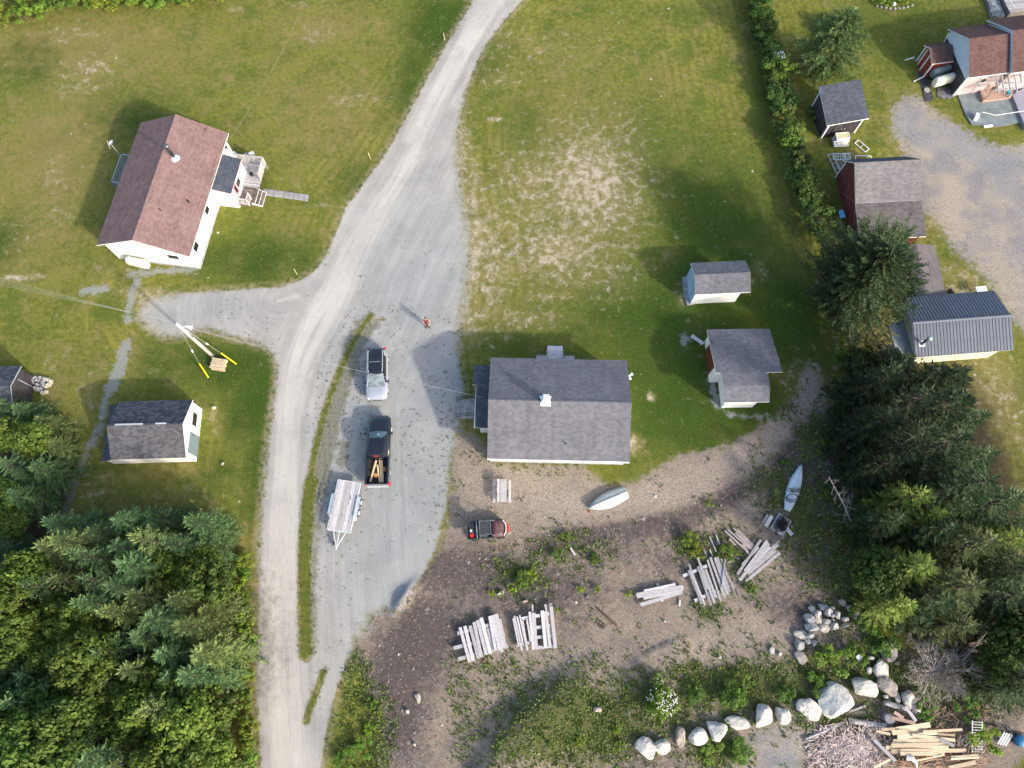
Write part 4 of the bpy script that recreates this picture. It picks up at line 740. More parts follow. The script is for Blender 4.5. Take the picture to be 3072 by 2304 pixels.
for y_ in (y0_ - .15, y1_ + .0): MB().beam((hx0 - .1, y_, .45), (hx0 - .9, y_ + (.1 if y_ > ym else -.1), .1), .09, .09).build('step_rail', TRIM, ph)
tank('oil_tank', 'grey steel oil tank beside the maroon entry porch', Zm(2730, 0, 4.147, 275, 905, 1), Zm(2730, 0, 4.147, 530, 835, 1), .9, .5, GRT, 'oil tanks by the maroon house'); tank('oil_tank', 'cream oil tank with hose, next to the grey tank', Zm(2730, 0, 4.147, 305, 1020, 1), Zm(2730, 0, 4.147, 550, 950, 1), .9, .52, CRT, 'oil tanks by the maroon house')
def flat(name, label, cat, pts, z0, z1, mat, kind=None):
    ox, oy = pts[0]; o = MB().prism([(p[0] - ox, p[1] - oy) for p in pts], z0, z1).build(name, mat); o.location = (ox, oy, gz(ox, oy)); return tag(o, label, cat, None, kind)
ZL = lambda x, y, z=0: Zm(2730, 0, 4.147, x, y, z)
flat('rubber_mat', 'long black mat on the grass with a pale round spot', 'mat', [ZL(*p) for p in ((95, 905), (215, 885), (290, 1250), (185, 1262))], 0, .05, M('black_mat', (.04, .04, .048), (.07, .07, .08), 3, .8))
l_ = MB().tube([(0, 0, 0), (0, 0, .06)], .3, 16).build('round_lid', M('pale_lid', (.33, .31, .27), None, 2, .8)); l_.location = (*ZL(205, 1130), .07); tag(l_, 'pale round lid lying on the black mat', 'lid')
flat('tank_pad', 'stained concrete pad in front of the two oil tanks', 'concrete pad', [ZL(*p) for p in ((330, 1100), (560, 1090), (590, 1190), (470, 1240), (340, 1215))], 0, .08, M('stained_concrete', (.2, .2, .22), (.07, .07, .08), 1.6, .9))
PATIO = M('patio_concrete', (.2, .235, .25), (.15, .18, .19), 1.2, .85, bump=.2, tint=.06)
flat('patio', 'blue grey concrete patio south of the maroon roofed house', 'patio', [ZL(*p) for p in ((560, 1110), (720, 1060), (1440, 960), (1500, 1500), (1300, 1545), (1100, 1580), (930, 1580), (760, 1555), (690, 1450), (620, 1280))], 0, .12, PATIO)
pg = thing('pergola', 'unfinished timber pergola with open rafters on the blue grey patio', 'pergola', (*ZL(1080, 1080, 1), .12), aL)
lP = lambda zx, zy, z: locA(ZL(zx, zy, z), aL, (pg.location.x, pg.location.y))
for x, y in ((1060, 880), (1390, 850)): pass
for (zx0, zy0, zx1, zy1) in ((1062, 880, 1100, 1165), (1125, 868, 1172, 1160), (1205, 862, 1248, 1155), (1285, 850, 1330, 1145), (1362, 845, 1385, 1030)):
    p, q = lP(zx0, zy0, 2.5), lP(zx1, zy1, 2.5); MB().beam((*p, 2.42), (*q, 2.42), .07, .14).build('rafter', WOODG2, pg)
p, q = lP(1070, 1040, 2.3), lP(1370, 1030, 2.3); MB().beam((*p, 2.2), (*q, 2.2), .09, .14).build('beam', WOODG2, pg)
p, q = lP(1040, 1125, 2.3), lP(1310, 1100, 2.3); MB().beam((*p, 2.2), (*q, 2.2), .09, .14).build('beam', WOODG2, pg)
for (zx, zy, ox, oy) in ((1055, 880, 870, 1100), (1085, 1060, 925, 1245), (1310, 1090, 1215, 1210)):
    p = lP(zx, zy, 2.3); q = lP(ox, oy, .3); MB().beam((*p, 2.3), (q[0], q[1], .15), .1, .1).build('post', PINKW, pg)
pdk = flat('raised_platform', 'low pinkish plank platform under the timber pergola', 'platform', [ZL(*p, .45) for p in ((868, 1095), (960, 985), (1330, 960), (1300, 1100), (1265, 1205), (915, 1250))], .12, .45, PINKW)
sc_ = thing('side_table', 'plywood side table standing on the platform under the pergola', 'table', (*ZL(1030, 1030, 1), .45), aL)
MB().box((0, 0, .6), (1.0, .9, .05)).build('tabletop', CREAM, sc_); [MB().box((a * .42, b * .4, .3), (.07, .07, .6)).build('leg', PINKW, sc_) for a in (-1, 1) for b in (-1, 1)]
bk_ = MB().tube([(0, 0, 0), (0, 0, .3)], [.16, .2], 12).build('bucket', M('turquoise_plastic', (.03, .35, .5), None, 2, .4)); bk_.location = (*ZL(1222, 1160, .5), .46); tag(bk_, 'turquoise bucket at the edge of the pergola platform', 'bucket')
tu = thing('side_rail', 'thin white pipe rail along the outer edge of the blue grey patio', 'railing', (0, 0, .12))
pts = [(*ZL(890, 1405, .9), .9), (*ZL(1055, 1445, .9), .9), (*ZL(1280, 1410, .9), .9), (*ZL(1418, 1390, .9), .9)]
MB().tube(pts, .03, 6).build('top_rail', TRIM, tu); [MB().tube([p, (p[0], p[1], 0)], .02, 5).build('post', GREYM, tu) for p in pts]
for (x, y, l) in ((818, 1465, 'white box at the patio corner near the pipe rail'), (975, 1568, 'flat white panel lying at the patio edge')):
    o = MB().box((0, 0, .2 if x < 900 else .05), (.35 if x < 900 else .9, .7 if x < 900 else .25, .4 if x < 900 else .08), rz=R(-25 if x < 900 else 8)).build('storage_box' if x < 900 else 'flat_sheet', WHITEP); o.location = (*ZL(x, y, .2), .13 if x < 900 else .13); tag(o, l, 'box' if x < 900 else 'sheet')
flat('ramp', 'grey mauve boarded ramp at the right edge beside the patio', 'ramp', [ZL(*p, .4) for p in ((1275, 1180), (1420, 1090), (1700, 1200), (1700, 1700), (1440, 1590))], .0, .4, M('mauve_grey_boards', (.27, .27, .33), (.22, .22, .27), 2, .8, scale3=(1, 9, 1)))
dn_ = thing('back_deck', 'grey deck with white edged rail, cut off at the top right corner', 'deck', (*ZL(1180, 60, .6), 0), aL)
plank_deck(dn_, 0, 4.2, -1.2, 2.2, .75, .15, 'x', WOODG); MB().box((2.1, .5, .35), (4.1, 3.3, .6)).build('frame', WOODB, dn_); MB().beam((-.05, -1.3, 1.4), (-.25, 2.2, 1.4), .08, .08).build('rail', TRIM, dn_)
flat('low_wall_boards', 'mottled blue grey boards along the cut off deck at the top right', 'boards', [ZL(*p, .3) for p in ((935, -60), (1085, -60), (1180, 200), (1020, 205))], 0, .35, M('mottled_boards', (.26, .3, .33), (.13, .14, .15), 2.5, .9))

# ---- M: shed at the left edge, mostly cut off
ZM = lambda x, y, z=0: Zm(0, 1080, 9.215, x, y, z)
p0, p1, p2 = ZM(430, 160, 2.4), ZM(250, 720, 3.3), ZM(300, 1040, 2.9)
MX = ZM(250, 720, 3.2); hM = thing('shed', 'dark shed with slate roof cut off by the left edge', 'shed', (MX[0], MX[1], 0), R(3))
r0 = locA(ZM(430, 160, 2.4), R(3), MX); r2 = locA(ZM(290, 1100, 2.4), R(3), MX)
roof_plane(hM, [(0.1, r0[1], 2.35), (-5, r0[1], 2.35), (-5, 0, 3.2), (.1, 0, 3.2)], SH_CHAR, GREYM); roof_plane(hM, [(-5, -r0[1], 2.35), (.1, -r0[1], 2.35), (.1, 0, 3.2), (-5, 0, 3.2)], SH_CHAR, GREYM)
gable_walls(hM, -4.8, -.15, -r0[1] + .2, r0[1] - .2, 2.3, 3.1, DARKW)
for y_ in (-1.2, .95): MB().box((-.12, y_, 1.1), (.05, .06, 2.1)).build('trim_board', GREYM, hM)
MB().box((-.12, .0, 1.0), (.05, 1.6, 1.9)).build('door', DARKW, hM)

# ================================================================ OBJECTS
def grid_loft(secs, mat, name, parent, smooth=True, capped=True):
    """secs: list of (x, [(y, z) ...]) half profiles from the lower edge to the centre line; mirrored"""
    vs = []; n = len(secs[0][1]); m = 2 * n - 1
    for x, p in secs: vs += [(x, y, z) for y, z in p] + [(x, -y, z) for y, z in p[-2::-1]]
    fs = [(i * m + j, (i + 1) * m + j, (i + 1) * m + j + 1, i * m + j + 1) for i in range(len(secs) - 1) for j in range(m - 1)]
    if capped: fs += [tuple(range(m)), tuple(len(vs) - m + j for j in range(m))[::-1]]
    o = MB().add(vs, fs).build(name, mat, parent, smooth)
    return o
def paint(name, col, rough=.25, metal=.3, coat=.5):
    k = NT(name); m = k.done(k.mix(k.ss(k.noise(3, 2), .3, .7), col, tuple(c * .94 for c in col)), rough, .5, metal)
    k.b.inputs['Coat Weight'].default_value = coat; k.b.inputs['Coat Roughness'].default_value = .08; return m
def wheel(parent, x, y, r=.36, w=.24, rim=None):
    o = MB().tube([(x, y - w / 2, r), (x, y - w / 2 + .03, r), (x, y + w / 2 - .03, r), (x, y + w / 2, r)], [r * .9, r, r, r * .9], 20).build('wheel', RUBBER, parent)
    s = 1 if y > 0 else -1
    MB().tube([(x, y + s * (w / 2 - .01), r), (x, y + s * (w / 2 + .012), r)], [r * .58, r * .5], 12).build('rim', rim or GALV, o); return o
def body_sec(x, w, zb, zs, zt, crown=.03):
    return (x, [(w * .86, zb), (w * .98, zb + .12), (w, (zb + zs) / 2), (w * .985, zs - .06), (w * .93, zs), (w * .8, zt - .01), (w * .45, zt + crown * .7), (0, zt + crown)])
def cab_sec(x, wb, zb, wt, zt, crown=.04):
    return (x, [(wb, zb), (wb * .65 + wt * .35, zb * .6 + zt * .4), (wt * 1.02, zt - .05 if zt - zb > .1 else zt), (wt * .9, zt), (wt * .5, zt + crown * .7), (0, zt + crown)])
def mirror_(parent, x, y, z, mat):
    s = 1 if y > 0 else -1; return bevel(MB().box((x, y + s * .12, z), (.14, .24, .17)).build('wing_mirror', mat, parent), .03)
# ---- SUV
SILV = paint('silver_white_paint', (.4, .43, .48), .28, .35); BLKP = paint('dark_navy_black_paint', (.012, .014, .022), .2, .2, 1.0)
sv = thing('parked_car', 'silver white SUV with black roof, parked nose down the gravel ahead of the pickup', 'car', (-11.52, 20.62, gz(-11.52, 20.62)), R(-90 + 3.0))
sv.location.z = .02
grid_loft([body_sec(*a) for a in ((-2.3, .62, .5, .85, .9), (-2.2, .82, .38, 1.0, 1.03), (-1.7, .91, .3, 1.06, 1.08), (-.8, .93, .26, 1.05, 1.07), (.3, .93, .26, 1.0, 1.03), (1.0, .93, .27, .98, 1.04), (1.6, .92, .3, .92, 1.0), (2.0, .87, .34, .84, .91), (2.22, .76, .4, .72, .78), (2.31, .58, .48, .62, .66))], SILV, 'body', sv)
cb_ = grid_loft([cab_sec(*a) for a in ((-2.22, .7, 1.0, .6, 1.02), (-2.05, .78, 1.0, .62, 1.45), (-1.75, .82, 1.02, .64, 1.62), (-1.0, .84, 1.02, .66, 1.68), (-.2, .84, 1.0, .65, 1.68), (.25, .83, 1.0, .62, 1.6), (.8, .81, 1.0, .6, 1.28), (1.22, .76, 1.0, .62, 1.03))], GLASSD, 'window_glass', sv)
rf = grid_loft([(x, [(w, z - .02), (w * .6, z + .03), (0, z + .045)]) for x, w, z in ((-2.0, .55, 1.53), (-1.7, .6, 1.65), (-1.0, .62, 1.7), (-.2, .61, 1.7), (.22, .57, 1.63))], BLKP, 'roof', sv, capped=False)
MB().box((-.35, 0, 1.755), (.75, .95, .012)).build('sunroof', GLASSD, rf); MB().box((-1.1, 0, 1.758), (.6, .95, .012)).build('sunroof', GLASSD, rf); MB().box((-.74, 0, 1.768), (.03, .98, .012)).build('sunroof_frame', GREYM, rf)
for s_ in (-1, 1):
    MB().tube([(-1.8, s_ * .6, 1.68), (-1.65, s_ * .62, 1.75), (-.1, s_ * .61, 1.76), (.15, s_ * .57, 1.7)], .035, 6).build('roof_rail', paint('bright_rail', (.8, .8, .82), .25, .6), sv)
    MB().tube([(.25, s_ * .6, 1.6), (.8, s_ * .69, 1.3), (1.22, s_ * .77, 1.03)], .04, 6).build('pillar', SILV, sv); MB().slab([(-2.02, s_ * .76, 1.2), (-1.45, s_ * .84, 1.06), (-1.4, s_ * .72, 1.5), (-1.85, s_ * .66, 1.55)], .02).build('pillar', SILV, sv)
    mirror_(sv, .85, s_ * .86, 1.08, BLKP); MB().box((2.12, s_ * .62, .74), (.22, .3, .1), rz=s_ * -.5).build('headlight', M('lamp_lens', (.75, .78, .8), None, 2, .15), sv); MB().box((-2.22, s_ * .68, .98), (.12, .25, .14), rz=s_ * .3).build('tail_light', REDP, sv)
    for x in (-1.4, 1.38): wheel(sv, x, s_ * .8, .35, .22)
MB().box((2.29, 0, .55), (.06, .8, .14)).build('grille', BLACKM, sv)
MB().box((.74, .02, 1.36), (.05, .9, .02), ry=.52).build('dash_reflection', WHITEP, sv) if False else None
MB().add([(.3, -.58, 1.615), (.36, 0, 1.65), (.3, .58, 1.615), (1.18, .7, 1.07), (1.26, 0, 1.1), (1.18, -.7, 1.07)], [(0, 1, 4, 5), (1, 2, 3, 4)]).build('windscreen', M('painted_reflection_windscreen', (.2, .235, .25), (.1, .13, .145), 3.5, .12, .7), sv)  # pale sky reflection painted into the glass colour
for s_ in (-.3, .25): MB().beam((1.18, s_ - .1, 1.08), (.95, s_ + .3, 1.23), .02, .02).build('wiper', BLACKM, sv)
# ---- pickup
pk = thing('pickup_truck', 'black pickup truck with boards in its open bed, nose up the parking area', 'pickup truck', (-10.96, 13.95, .02), R(90 + 1.2))
pk.location.z = .03
grid_loft([body_sec(*a) for a in ((-2.93, .93, .5, 1.0, .6), (-2.85, .95, .45, 1.3, .55), (-.72, .96, .4, 1.32, .55), (-.70, .96, .4, 1.32, 1.34), (.6, .96, .4, 1.25, 1.28), (1.35, .96, .42, 1.18, 1.24), (2.2, .95, .45, 1.1, 1.2), (2.65, .9, .5, 1.0, 1.1), (2.88, .78, .55, .85, .95), (2.96, .55, .6, .75, .8))][3:], BLKP, 'body', pk)
grid_loft([cab_sec(*a) for a in ((-.68, .84, 1.3, .72, 1.75), (-.5, .86, 1.3, .72, 1.84), (.2, .87, 1.28, .73, 1.88), (.75, .86, 1.26, .7, 1.82), (1.45, .82, 1.22, .72, 1.27))], GLASSD, 'window_glass', pk)
grid_loft([(x, [(w, z - .04), (w * .9, z), (w * .5, z + .03), (0, z + .035)]) for x, w, z in ((-.64, .72, 1.84), (-.45, .73, 1.88), (.2, .73, 1.915), (.72, .69, 1.86))], BLKP, 'roof', pk, capped=False)
for y_ in (-.45, -.25, 0, .25, .45): MB().box((.0, y_, 1.945), (1.2, .03, .012)).build('roof_ridge', BLKP, pk)
WSH = M('sky_painted_windscreen', (.1, .2, .25), (.07, .14, .19), 2, .1, .8)  # light blue reflection of the sky mixed into the base colour
MB().add([(.76, -.64, 1.80), (.8, 0, 1.86), (.76, .64, 1.80), (1.42, .74, 1.3), (1.5, 0, 1.33), (1.42, -.74, 1.3)], [(0, 1, 4, 5), (1, 2, 3, 4)]).build('windscreen', WSH, pk)
MB().box((1.12, -.05, 1.62), (.14, .14, .01), ry=.62).build('sticker', WHITEP, pk)
MB().box((-.72, .05, 1.72), (.05, .42, .06)).build('brake_light', REDP, pk)
for s_ in (-1, 1):
    bevel(MB().box((-1.83, s_ * .88, .95), (2.2, .16, .8)).build('bed_side', BLKP, pk), .03); mirror_(pk, 1.25, s_ * .95, 1.35, BLACKM)
    MB().box((2.83, s_ * .68, .85), (.1, .22, .12)).build('headlight', M('smoked_lamp_lens', (.2, .22, .24), None, 2, .15), pk); MB().box((-2.92, s_ * .86, .98), (.06, .14, .32)).build('tail_light', REDP, pk)
    for x in (-1.85, 1.85): wheel(pk, x, s_ * .8, .41, .27)
MB().box((-1.83, 0, .62), (2.2, 1.6, .08)).build('bed_floor', M('black_bed_liner', (.025, .024, .026), (.05, .045, .045), 5, .8), pk)
for i in range(9): MB().box((-1.83, -.64 + i * .16, .67), (2.15, .05, .02)).build('bed_rib', BLACKM, pk)
MB().box((-.76, 0, .98), (.07, 1.62, .74)).build('bulkhead', BLKP, pk); bevel(MB().box((-2.9, 0, .97), (.09, 1.6, .72)).build('tailgate', BLKP, pk), .02); MB().box((-2.99, 0, .55), (.12, 1.7, .16)).build('bumper', GALV, pk)
zb = lambda x, y, z=.72: Zm(1060, 1220, 6.38, x, y, z)
for (x0, y0, x1, y1, w, l) in ((440, 1030, 325, 1440, .15, 'single pale board slanting to the left in the pickup bed'), (545, 1020, 570, 1450, .13, 'rightmost long pale board in the pickup bed'), (505, 1020, 540, 1450, .12, 'long pale board second from the right in the pickup bed'), (460, 1110, 510, 1455, .13, 'shorter pale board at the inner side of the pickup bed fan')):
    tag(MB().beam((*zb(x0, y0, .85), .86), (*zb(x1, y1, .8), .80), w, .05).build('lumber_board', M('pale_new_lumber', (.8, .62, .36), (.68, .5, .28), 4, .7, orand=.1, scale3=(8, 1, 1))), l, 'board')
for (x, y, r_, l) in ((435, 1320, .19, 'large round log slice in the pickup bed'), (590, 1185, .13, 'upper of two small round log slices in the pickup bed'), (608, 1215, .11, 'lower of two small round log slices in the pickup bed')):
    o = MB().tube([(0, 0, 0), (0, 0, .12)], r_, 14).build('log_slice', M('orange_end_grain', (.5, .22, .08), (.6, .32, .14), 6, .8)); o.location = (*zb(x, y), .71); tag(o, l, 'log')
fg = thing('red_flag', 'pink red rag tied at the tailgate corner of the pickup', 'rag', (*zb(690, 1465, 1.2), 1.25))
MB().box((0, 0, .04), (.22, .2, .08), rz=.5).build('cloth', M('pink_red_cloth', (.6, .06, .12), (.45, .04, .07), 8, .9), fg); MB().box((.05, -.08, .0), (.14, .18, .2), rz=1.1).build('cloth_end', M('pink_red_cloth', (.6, .06, .12)), fg)
# ---- flatbed trailer
tl = thing('flatbed_trailer', 'galvanised flatbed trailer with bleached plank deck, behind the pickup', 'trailer', (-13.48, 9.36, 0), R(82.2 + 180))
for i in range(11): MB().box((0, -.8 + i * .16, .68 + rnd(-.004, .004)), (4.0, .148, .04)).build('deck_board', WOODG2, tl)
for s_ in (-1, 1):
    MB().beam((-2.05, s_ * .9, .62), (2.05, s_ * .9, .62), .06, .14).build('side_rail', GALV, tl); MB().beam((-2.05, s_ * .93, .9), (2.05, s_ * .93, .9), .04, .04).build('top_rail', GALV, tl)
    for x in (-2.0, -1.2, -.9, .95, 1.3, 2.0): MB().beam((x, s_ * .92, .6), (x, s_ * .92, .9), .04, .04).build('stake', GALV, tl)
    f_ = MB(); P = [(-1.1, .5), (-.85, .86), (.75, .86), (1.05, .5)]
    for (xa_, za_), (xb_, zb_) in zip(P[:-1], P[1:]): f_.slab([(xa_, s_ * .94, za_), (xb_, s_ * .94, zb_), (xb_ - (.12 if xb_ > 1 else 0), s_ * 1.2, zb_), (xa_ + (.12 if xa_ < -1 else 0), s_ * 1.2, za_)], .015)
    f_.build('fender', M('pale_blue_grey_fender', (.5, .58, .62), (.42, .5, .55), 3, .4, .5, .3), tl)
    for x in (-.5, .35): wheel(tl, x, s_ * 1.1, .33, .2, WHITEP)
MB().beam((2.03, -.9, .64), (2.03, .9, .64), .08, .14).build('end_rail', GALV, tl); MB().beam((-2.03, -.9, .64), (-2.03, .9, .64), .08, .14).build('end_rail', GALV, tl)
for s_ in (-1, 0, 1): MB().beam((2.05, s_ * .5, .55), (3.3, 0, .5), .07, .1).build('tongue_bar', GALV, tl)
MB().tube([(3.3, 0, .5), (3.5, 0, .5)], .05, 8).build('hitch', GALV, tl); MB().tube([(2.95, -.28, .05), (2.95, -.28, .75)], .04, 8).build('jockey_stand', BLACKM, tl); MB().tube([(2.95, -.4, .12), (2.95, -.3, .12)], .12, 10).build('jockey_wheel', RUBBER, tl)
MB().box((-.75, .3, .705), (.32, .06, .012)).build('deck_hole', BLACKM, tl); MB().box((-.4, .28, .705), (.45, .025, .012)).build('deck_hole', BLACKM, tl); MB().box((.75, -.05, .705), (.35, .03, .012)).build('deck_hole', BLACKM, tl)
# ---- side by side utility vehicle
ut = thing('utility_vehicle', 'dark side by side utility vehicle with cargo box and red front bar on the dirt', 'utility vehicle', (-1.97, 7.5, .02), R(5))
UTG = M('dark_grey_tube', (.16, .16, .18), (.1, .1, .12), 3, .5); PLUM = M('dusty_plum_plastic', (.09, .035, .045), (.12, .07, .075), 3, .45); DKG = M('dusty_black_plastic', (.035, .045, .05), (.06, .07, .075), 5, .6)
grid_loft([body_sec(*a) for a in ((.35, .62, .35, .85, .95), (.7, .68, .35, .85, .97), (1.1, .66, .38, .8, .88), (1.35, .55, .42, .7, .76), (1.45, .4, .46, .6, .66))], PLUM, 'hood', ut)
MB().tube([(1.28, .6, .86), (1.45, .35, .85), (1.52, 0, .84), (1.45, -.35, .85), (1.28, -.6, .86)], .05, 6).build('brush_guard', M('pale_guard', (.5, .52, .5), None, 2, .4), ut); MB().tube([(1.6, .28, .7), (1.66, 0, .72), (1.62, -.35, .7)], .09, 6).build('front_bar', REDP, ut)
MB().box((-.05, 0, .42), (1.1, 1.2, .12)).build('floor', BLACKM, ut); bevel(MB().box((-.28, 0, .72), (.5, 1.15, .16)).build('seat', DKG, ut), .04); bevel(MB().box((-.52, 0, .98), (.14, 1.15, .45)).build('seat_back', DKG, ut), .04)
for i in range(5): MB().box((-.15, -.38 + i * .19, 1.82), (.55, .03, .02)).build('roof_slat', UTG, ut)
for s_ in (-1, 1):
    MB().tube([(-.62, s_ * .6, .8), (-.58, s_ * .55, 1.8), (.28, s_ * .52, 1.8), (.6, s_ * .6, .95)], .035, 6).build('roll_bar', UTG, ut)
    MB().box((0, s_ * .66, .55), (1.0, .1, .3)).build('side_panel', DKG, ut)
    for x in (-1.0, 1.02): wheel(ut, x, s_ * .62, .31, .26, DKG)
MB().tube([(-.58, -.55, 1.8), (-.58, .55, 1.8)], .035, 6).build('roll_bar', UTG, ut); MB().tube([(.28, -.52, 1.8), (.28, .52, 1.8)], .04, 6).build('roll_bar', UTG, ut)
MB().box((-.15, 0, 1.77), (.78, 1.02, .02)).build('roof_sheet', M('smoked_roof', (.05, .055, .06), None, 2, .3), ut)
MB().box((-1.1, 0, .78), (.95, 1.35, .05)).build('cargo_floor', DKG, ut); [MB().box((-1.1, s_ * .68, .92), (.98, .05, .3)).build('cargo_side', DKG, ut) for s_ in (-1, 1)]; MB().box((-1.58, 0, .92), (.05, 1.36, .3)).build('tailgate', DKG, ut); MB().box((-.63, 0, .95), (.05, 1.36, .35)).build('cargo_side', DKG, ut)
MB().tube([(-.82, -.66, 1.1), (-.82, .66, 1.1)], .025, 6).build('tie_bar', GALV, ut)
zu = lambda x, y, z: Zm(1360, 1520, 11.06, x, y, z)
o = MB().tube([(0, 0, 0), (0, 0, .28)], [.17, .15], 12).build('fuel_can', REDP); o.location = (*zu(615, 960, 1.0), .81); tag(o, 'round red container in the cargo box of the utility vehicle', 'container')
o = MB().box((0, 0, .1), (.16, .2, .2)).build('white_tub', WHITEP); o.location = (*zu(590, 800, 1.0), .81); tag(o, 'small white tub in the cargo box of the utility vehicle', 'tub')
o = MB().box((0, 0, .12), (.2, .2, .24)).build('toolbox', REDP); o.location = (*zu(885, 680, 1.0), .81); tag(o, 'dark red box behind the seats of the utility vehicle', 'box')
# ---- overturned rowing boat, white hull on the grass edge
def hull(name, label, bow, stern, wid, dep, mat, stern_w=.75, strakes=True, z0=.1):
    bow = Vector((*bow, 0)); stern = Vector((*stern, 0)); L = (bow - stern).length; rz = math.atan2(bow.y - stern.y, bow.x - stern.x)
    t = thing(name, label, 'boat', ((bow.x + stern.x) / 2, (bow.y + stern.y) / 2, z0), rz); secs = []
    for i in range(15):
        u = i / 14; x = -L / 2 + u * L; w = wid / 2 * (stern_w + (1 - stern_w) * math.sin(min(u / .45, 1) * math.pi / 2)) * (1 if u < .45 else max(.015, math.cos((u - .45) / .55 * math.pi / 2) ** .75)); d = dep * (.9 + .1 * u) * (1 if u < .85 else 1 - (u - .85) * 2)
        secs.append((x, [(w, 0), (w * .99, d * .3), (w * .93, d * .55), (w * .78, d * .78), (w * .45, d * .93), (w * .08, d), (0, d + .03)]))
    grid_loft(secs, mat, 'hull', t); MB().tube([(-L / 2, 0, dep * .9 + .04), (0, 0, dep + .05), (L * .38, 0, dep * .97 + .04), (L / 2, 0, dep * .55)], .025, 5).build('keel', mat, t)
    if strakes:
        for s_ in (-1, 1): MB().tube([(x, s_ * p[2][0] * 1.01, p[2][1]) for x, p in secs], .02, 4).build('strake', mat, t)
    for s_ in (-1, 1): MB().tube([(x, s_ * p[0][0], p[0][1]) for x, p in secs], .03, 4).build('gunwale', mat, t)
    return t
hull('overturned_rowboat', 'upturned chalky grey rowing boat on the dirt south of the grey house', T(2, 2, 668, 1072, .3), T(2, 2, 992, 930, .4), 1.3, .5, M('chalky_boat_paint', (.45, .48, .5), (.3, .33, .34), 2.5, .7, scale3=(1, 5, 5)))
hull('upturned_canoe', 'slim pale blue white upturned boat with black rope on the shady grass', T(3, 2, 292, 698, .3), T(3, 2, 172, 1090, .3), 1.0, .36, M('pale_blue_white_hull', (.55, .65, .72), (.48, .58, .66), 1.5, .4), .45, False)
rc = MB(); c0 = T(3, 2, 210, 975, .4)
for k in range(4): rc.tube([(c0[0] + (.42 + .05 * k) * math.cos(a), c0[1] + (.2 + .05 * k) * math.sin(a) - .05 * k, .5 - .12 * abs(math.cos(a)) + .02 * k) for a in [j * math.pi / 10 for j in range(21)]], .02, 5, False)
tag(rc.build('rope_coil', BLACKM), 'black rope coiled over the slim pale boat', 'rope')
mb = MB(); c0 = T(3, 2, 222, 925, .4)
for k in range(60): a = rnd(0, 3.14); p = (c0[0] + rnd(-.5, .5), c0[1] + rnd(-.14, .14), .46 + rnd(0, .06)); mb.beam(p, (p[0] + .2 * math.cos(a), p[1] + .2 * math.sin(a), p[2] + .02), .02, .02)
tag(mb.build('twig_litter', BARK), 'brown twigs and litter across the slim pale boat', 'twigs', kind='stuff')
# ---- picnic table
pt = thing('picnic_table', 'bleached wooden picnic table standing on the dirt near the grey house', 'picnic table', (*W(1506, 1474, .4), .02), R(90))
for i in range(5): MB().box((0, -.3 + i * .15, .75), (1.85, .14, .04)).build('tabletop_board', WOODG2, pt)
for s_ in (-1, 1):
    MB().box((0, s_ * .64, .45), (1.85, .2, .04)).build('bench_seat', WOODG2, pt)
    MB().beam((s_ * .7, -.68, .4), (s_ * .7, .68, .4), .05, .1).build('cross_brace', WOODG, pt); [MB().beam((s_ * .74, q * .62, .02), (s_ * .74, q * .2, .72), .05, .1).build('leg', WOODG, pt) for q in (-1, 1)]
# ---- utility pole with lamp, guys, wires
PB = W(639, 1069); PH = 7.0
up = thing('utility_pole', 'pale wooden utility pole with a hooded lamp near the left gravel spur', 'utility pole', (*PB, 0))
tpx = W(516, 964, PH); dx, dy = (tpx[0] - PB[0]) * .3, (tpx[1] - PB[1]) * .3
MB().tube([(0, 0, 0), (dx, dy, PH)], [.17, .11], 10).build('pole', M('pale_pole_wood', (.62, .58, .55), (.45, .42, .4), 3, .8, scale3=(4, 4, .5)), up, True)
lm = Vector((*W(567, 981, 6.0), 6.0)) - up.location
MB().tube([(dx * .8, dy * .8, 5.9), (lm.x * .5 + dx * .5, lm.y * .5 + dy * .5, 6.25), (lm.x, lm.y, 6.1)], .03, 6).build('lamp_arm', WHITEP, up); MB().tube([(lm.x - .1, lm.y, 6.15), (lm.x + .25, lm.y - .12, 6.08)], [.1, .19], 10).build('lamp_head', WHITEP, up)
MB().tube([(.14, -.08, 4.6), (.2, -.1, 4.85)], .05, 6).build('bracket', BLACKM, up); MB().tube([(dx * .98, dy * .98, PH - .15), (dx * .98 + .2, dy * .98 - .1, PH - .15)], .06, 6).build('insulator', WHITEP, up)
top = Vector(up.location) + Vector((dx, dy, PH - .25))
for i, (a_, b_, lab) in enumerate(((W(598, 1091, 1.6), W(625, 1132, 0), 'guy wire with yellow guard, left of the pole foot'), (W(663, 1059, 1.6), W(709, 1092, 0), 'guy wire with yellow guard, crossing the pallet right of the pole foot'))):
    g_ = thing('guy_wire', lab, 'guy wire', (*b_, 0), group='guy wires of the utility pole'); o = Vector((*b_, 0)); r_ = top - o; q = Vector((*a_, 1.6)) - o
    MB().tube([q, r_], .009, 5).build('wire', GALV, g_); MB().tube([(0, 0, 0), q], .055, 8).build('yellow_guard', YELLOW, g_); m_ = q.lerp(r_, .32); MB().tube([m_, m_ + (r_ - q).normalized() * .25], .07, 8).build('insulator', WHITEP, g_)
def wire(name, label, a, b, sag, r=.016, mat=None, group=None):
    a = Vector(a); b = Vector(b); pts = [a.lerp(b, i / 16) - Vector((0, 0, sag * 4 * (i / 16) * (1 - i / 16))) for i in range(17)]
    return tag(MB().tube(pts, r, 5, False).build(name, mat or M('grey_wire', (.4, .4, .4), None, 2, .6)), label, 'wire', group)
for i in range(4): wire('overhead_wire', 'grey overhead line running from the utility pole to the left edge', top + Vector((0, .1 * i, .1 - .12 * i)), (*W(-500, 700 + 15 * i, 7.0), 7.0), .25, .006, None, 'lines from the pole to the left')
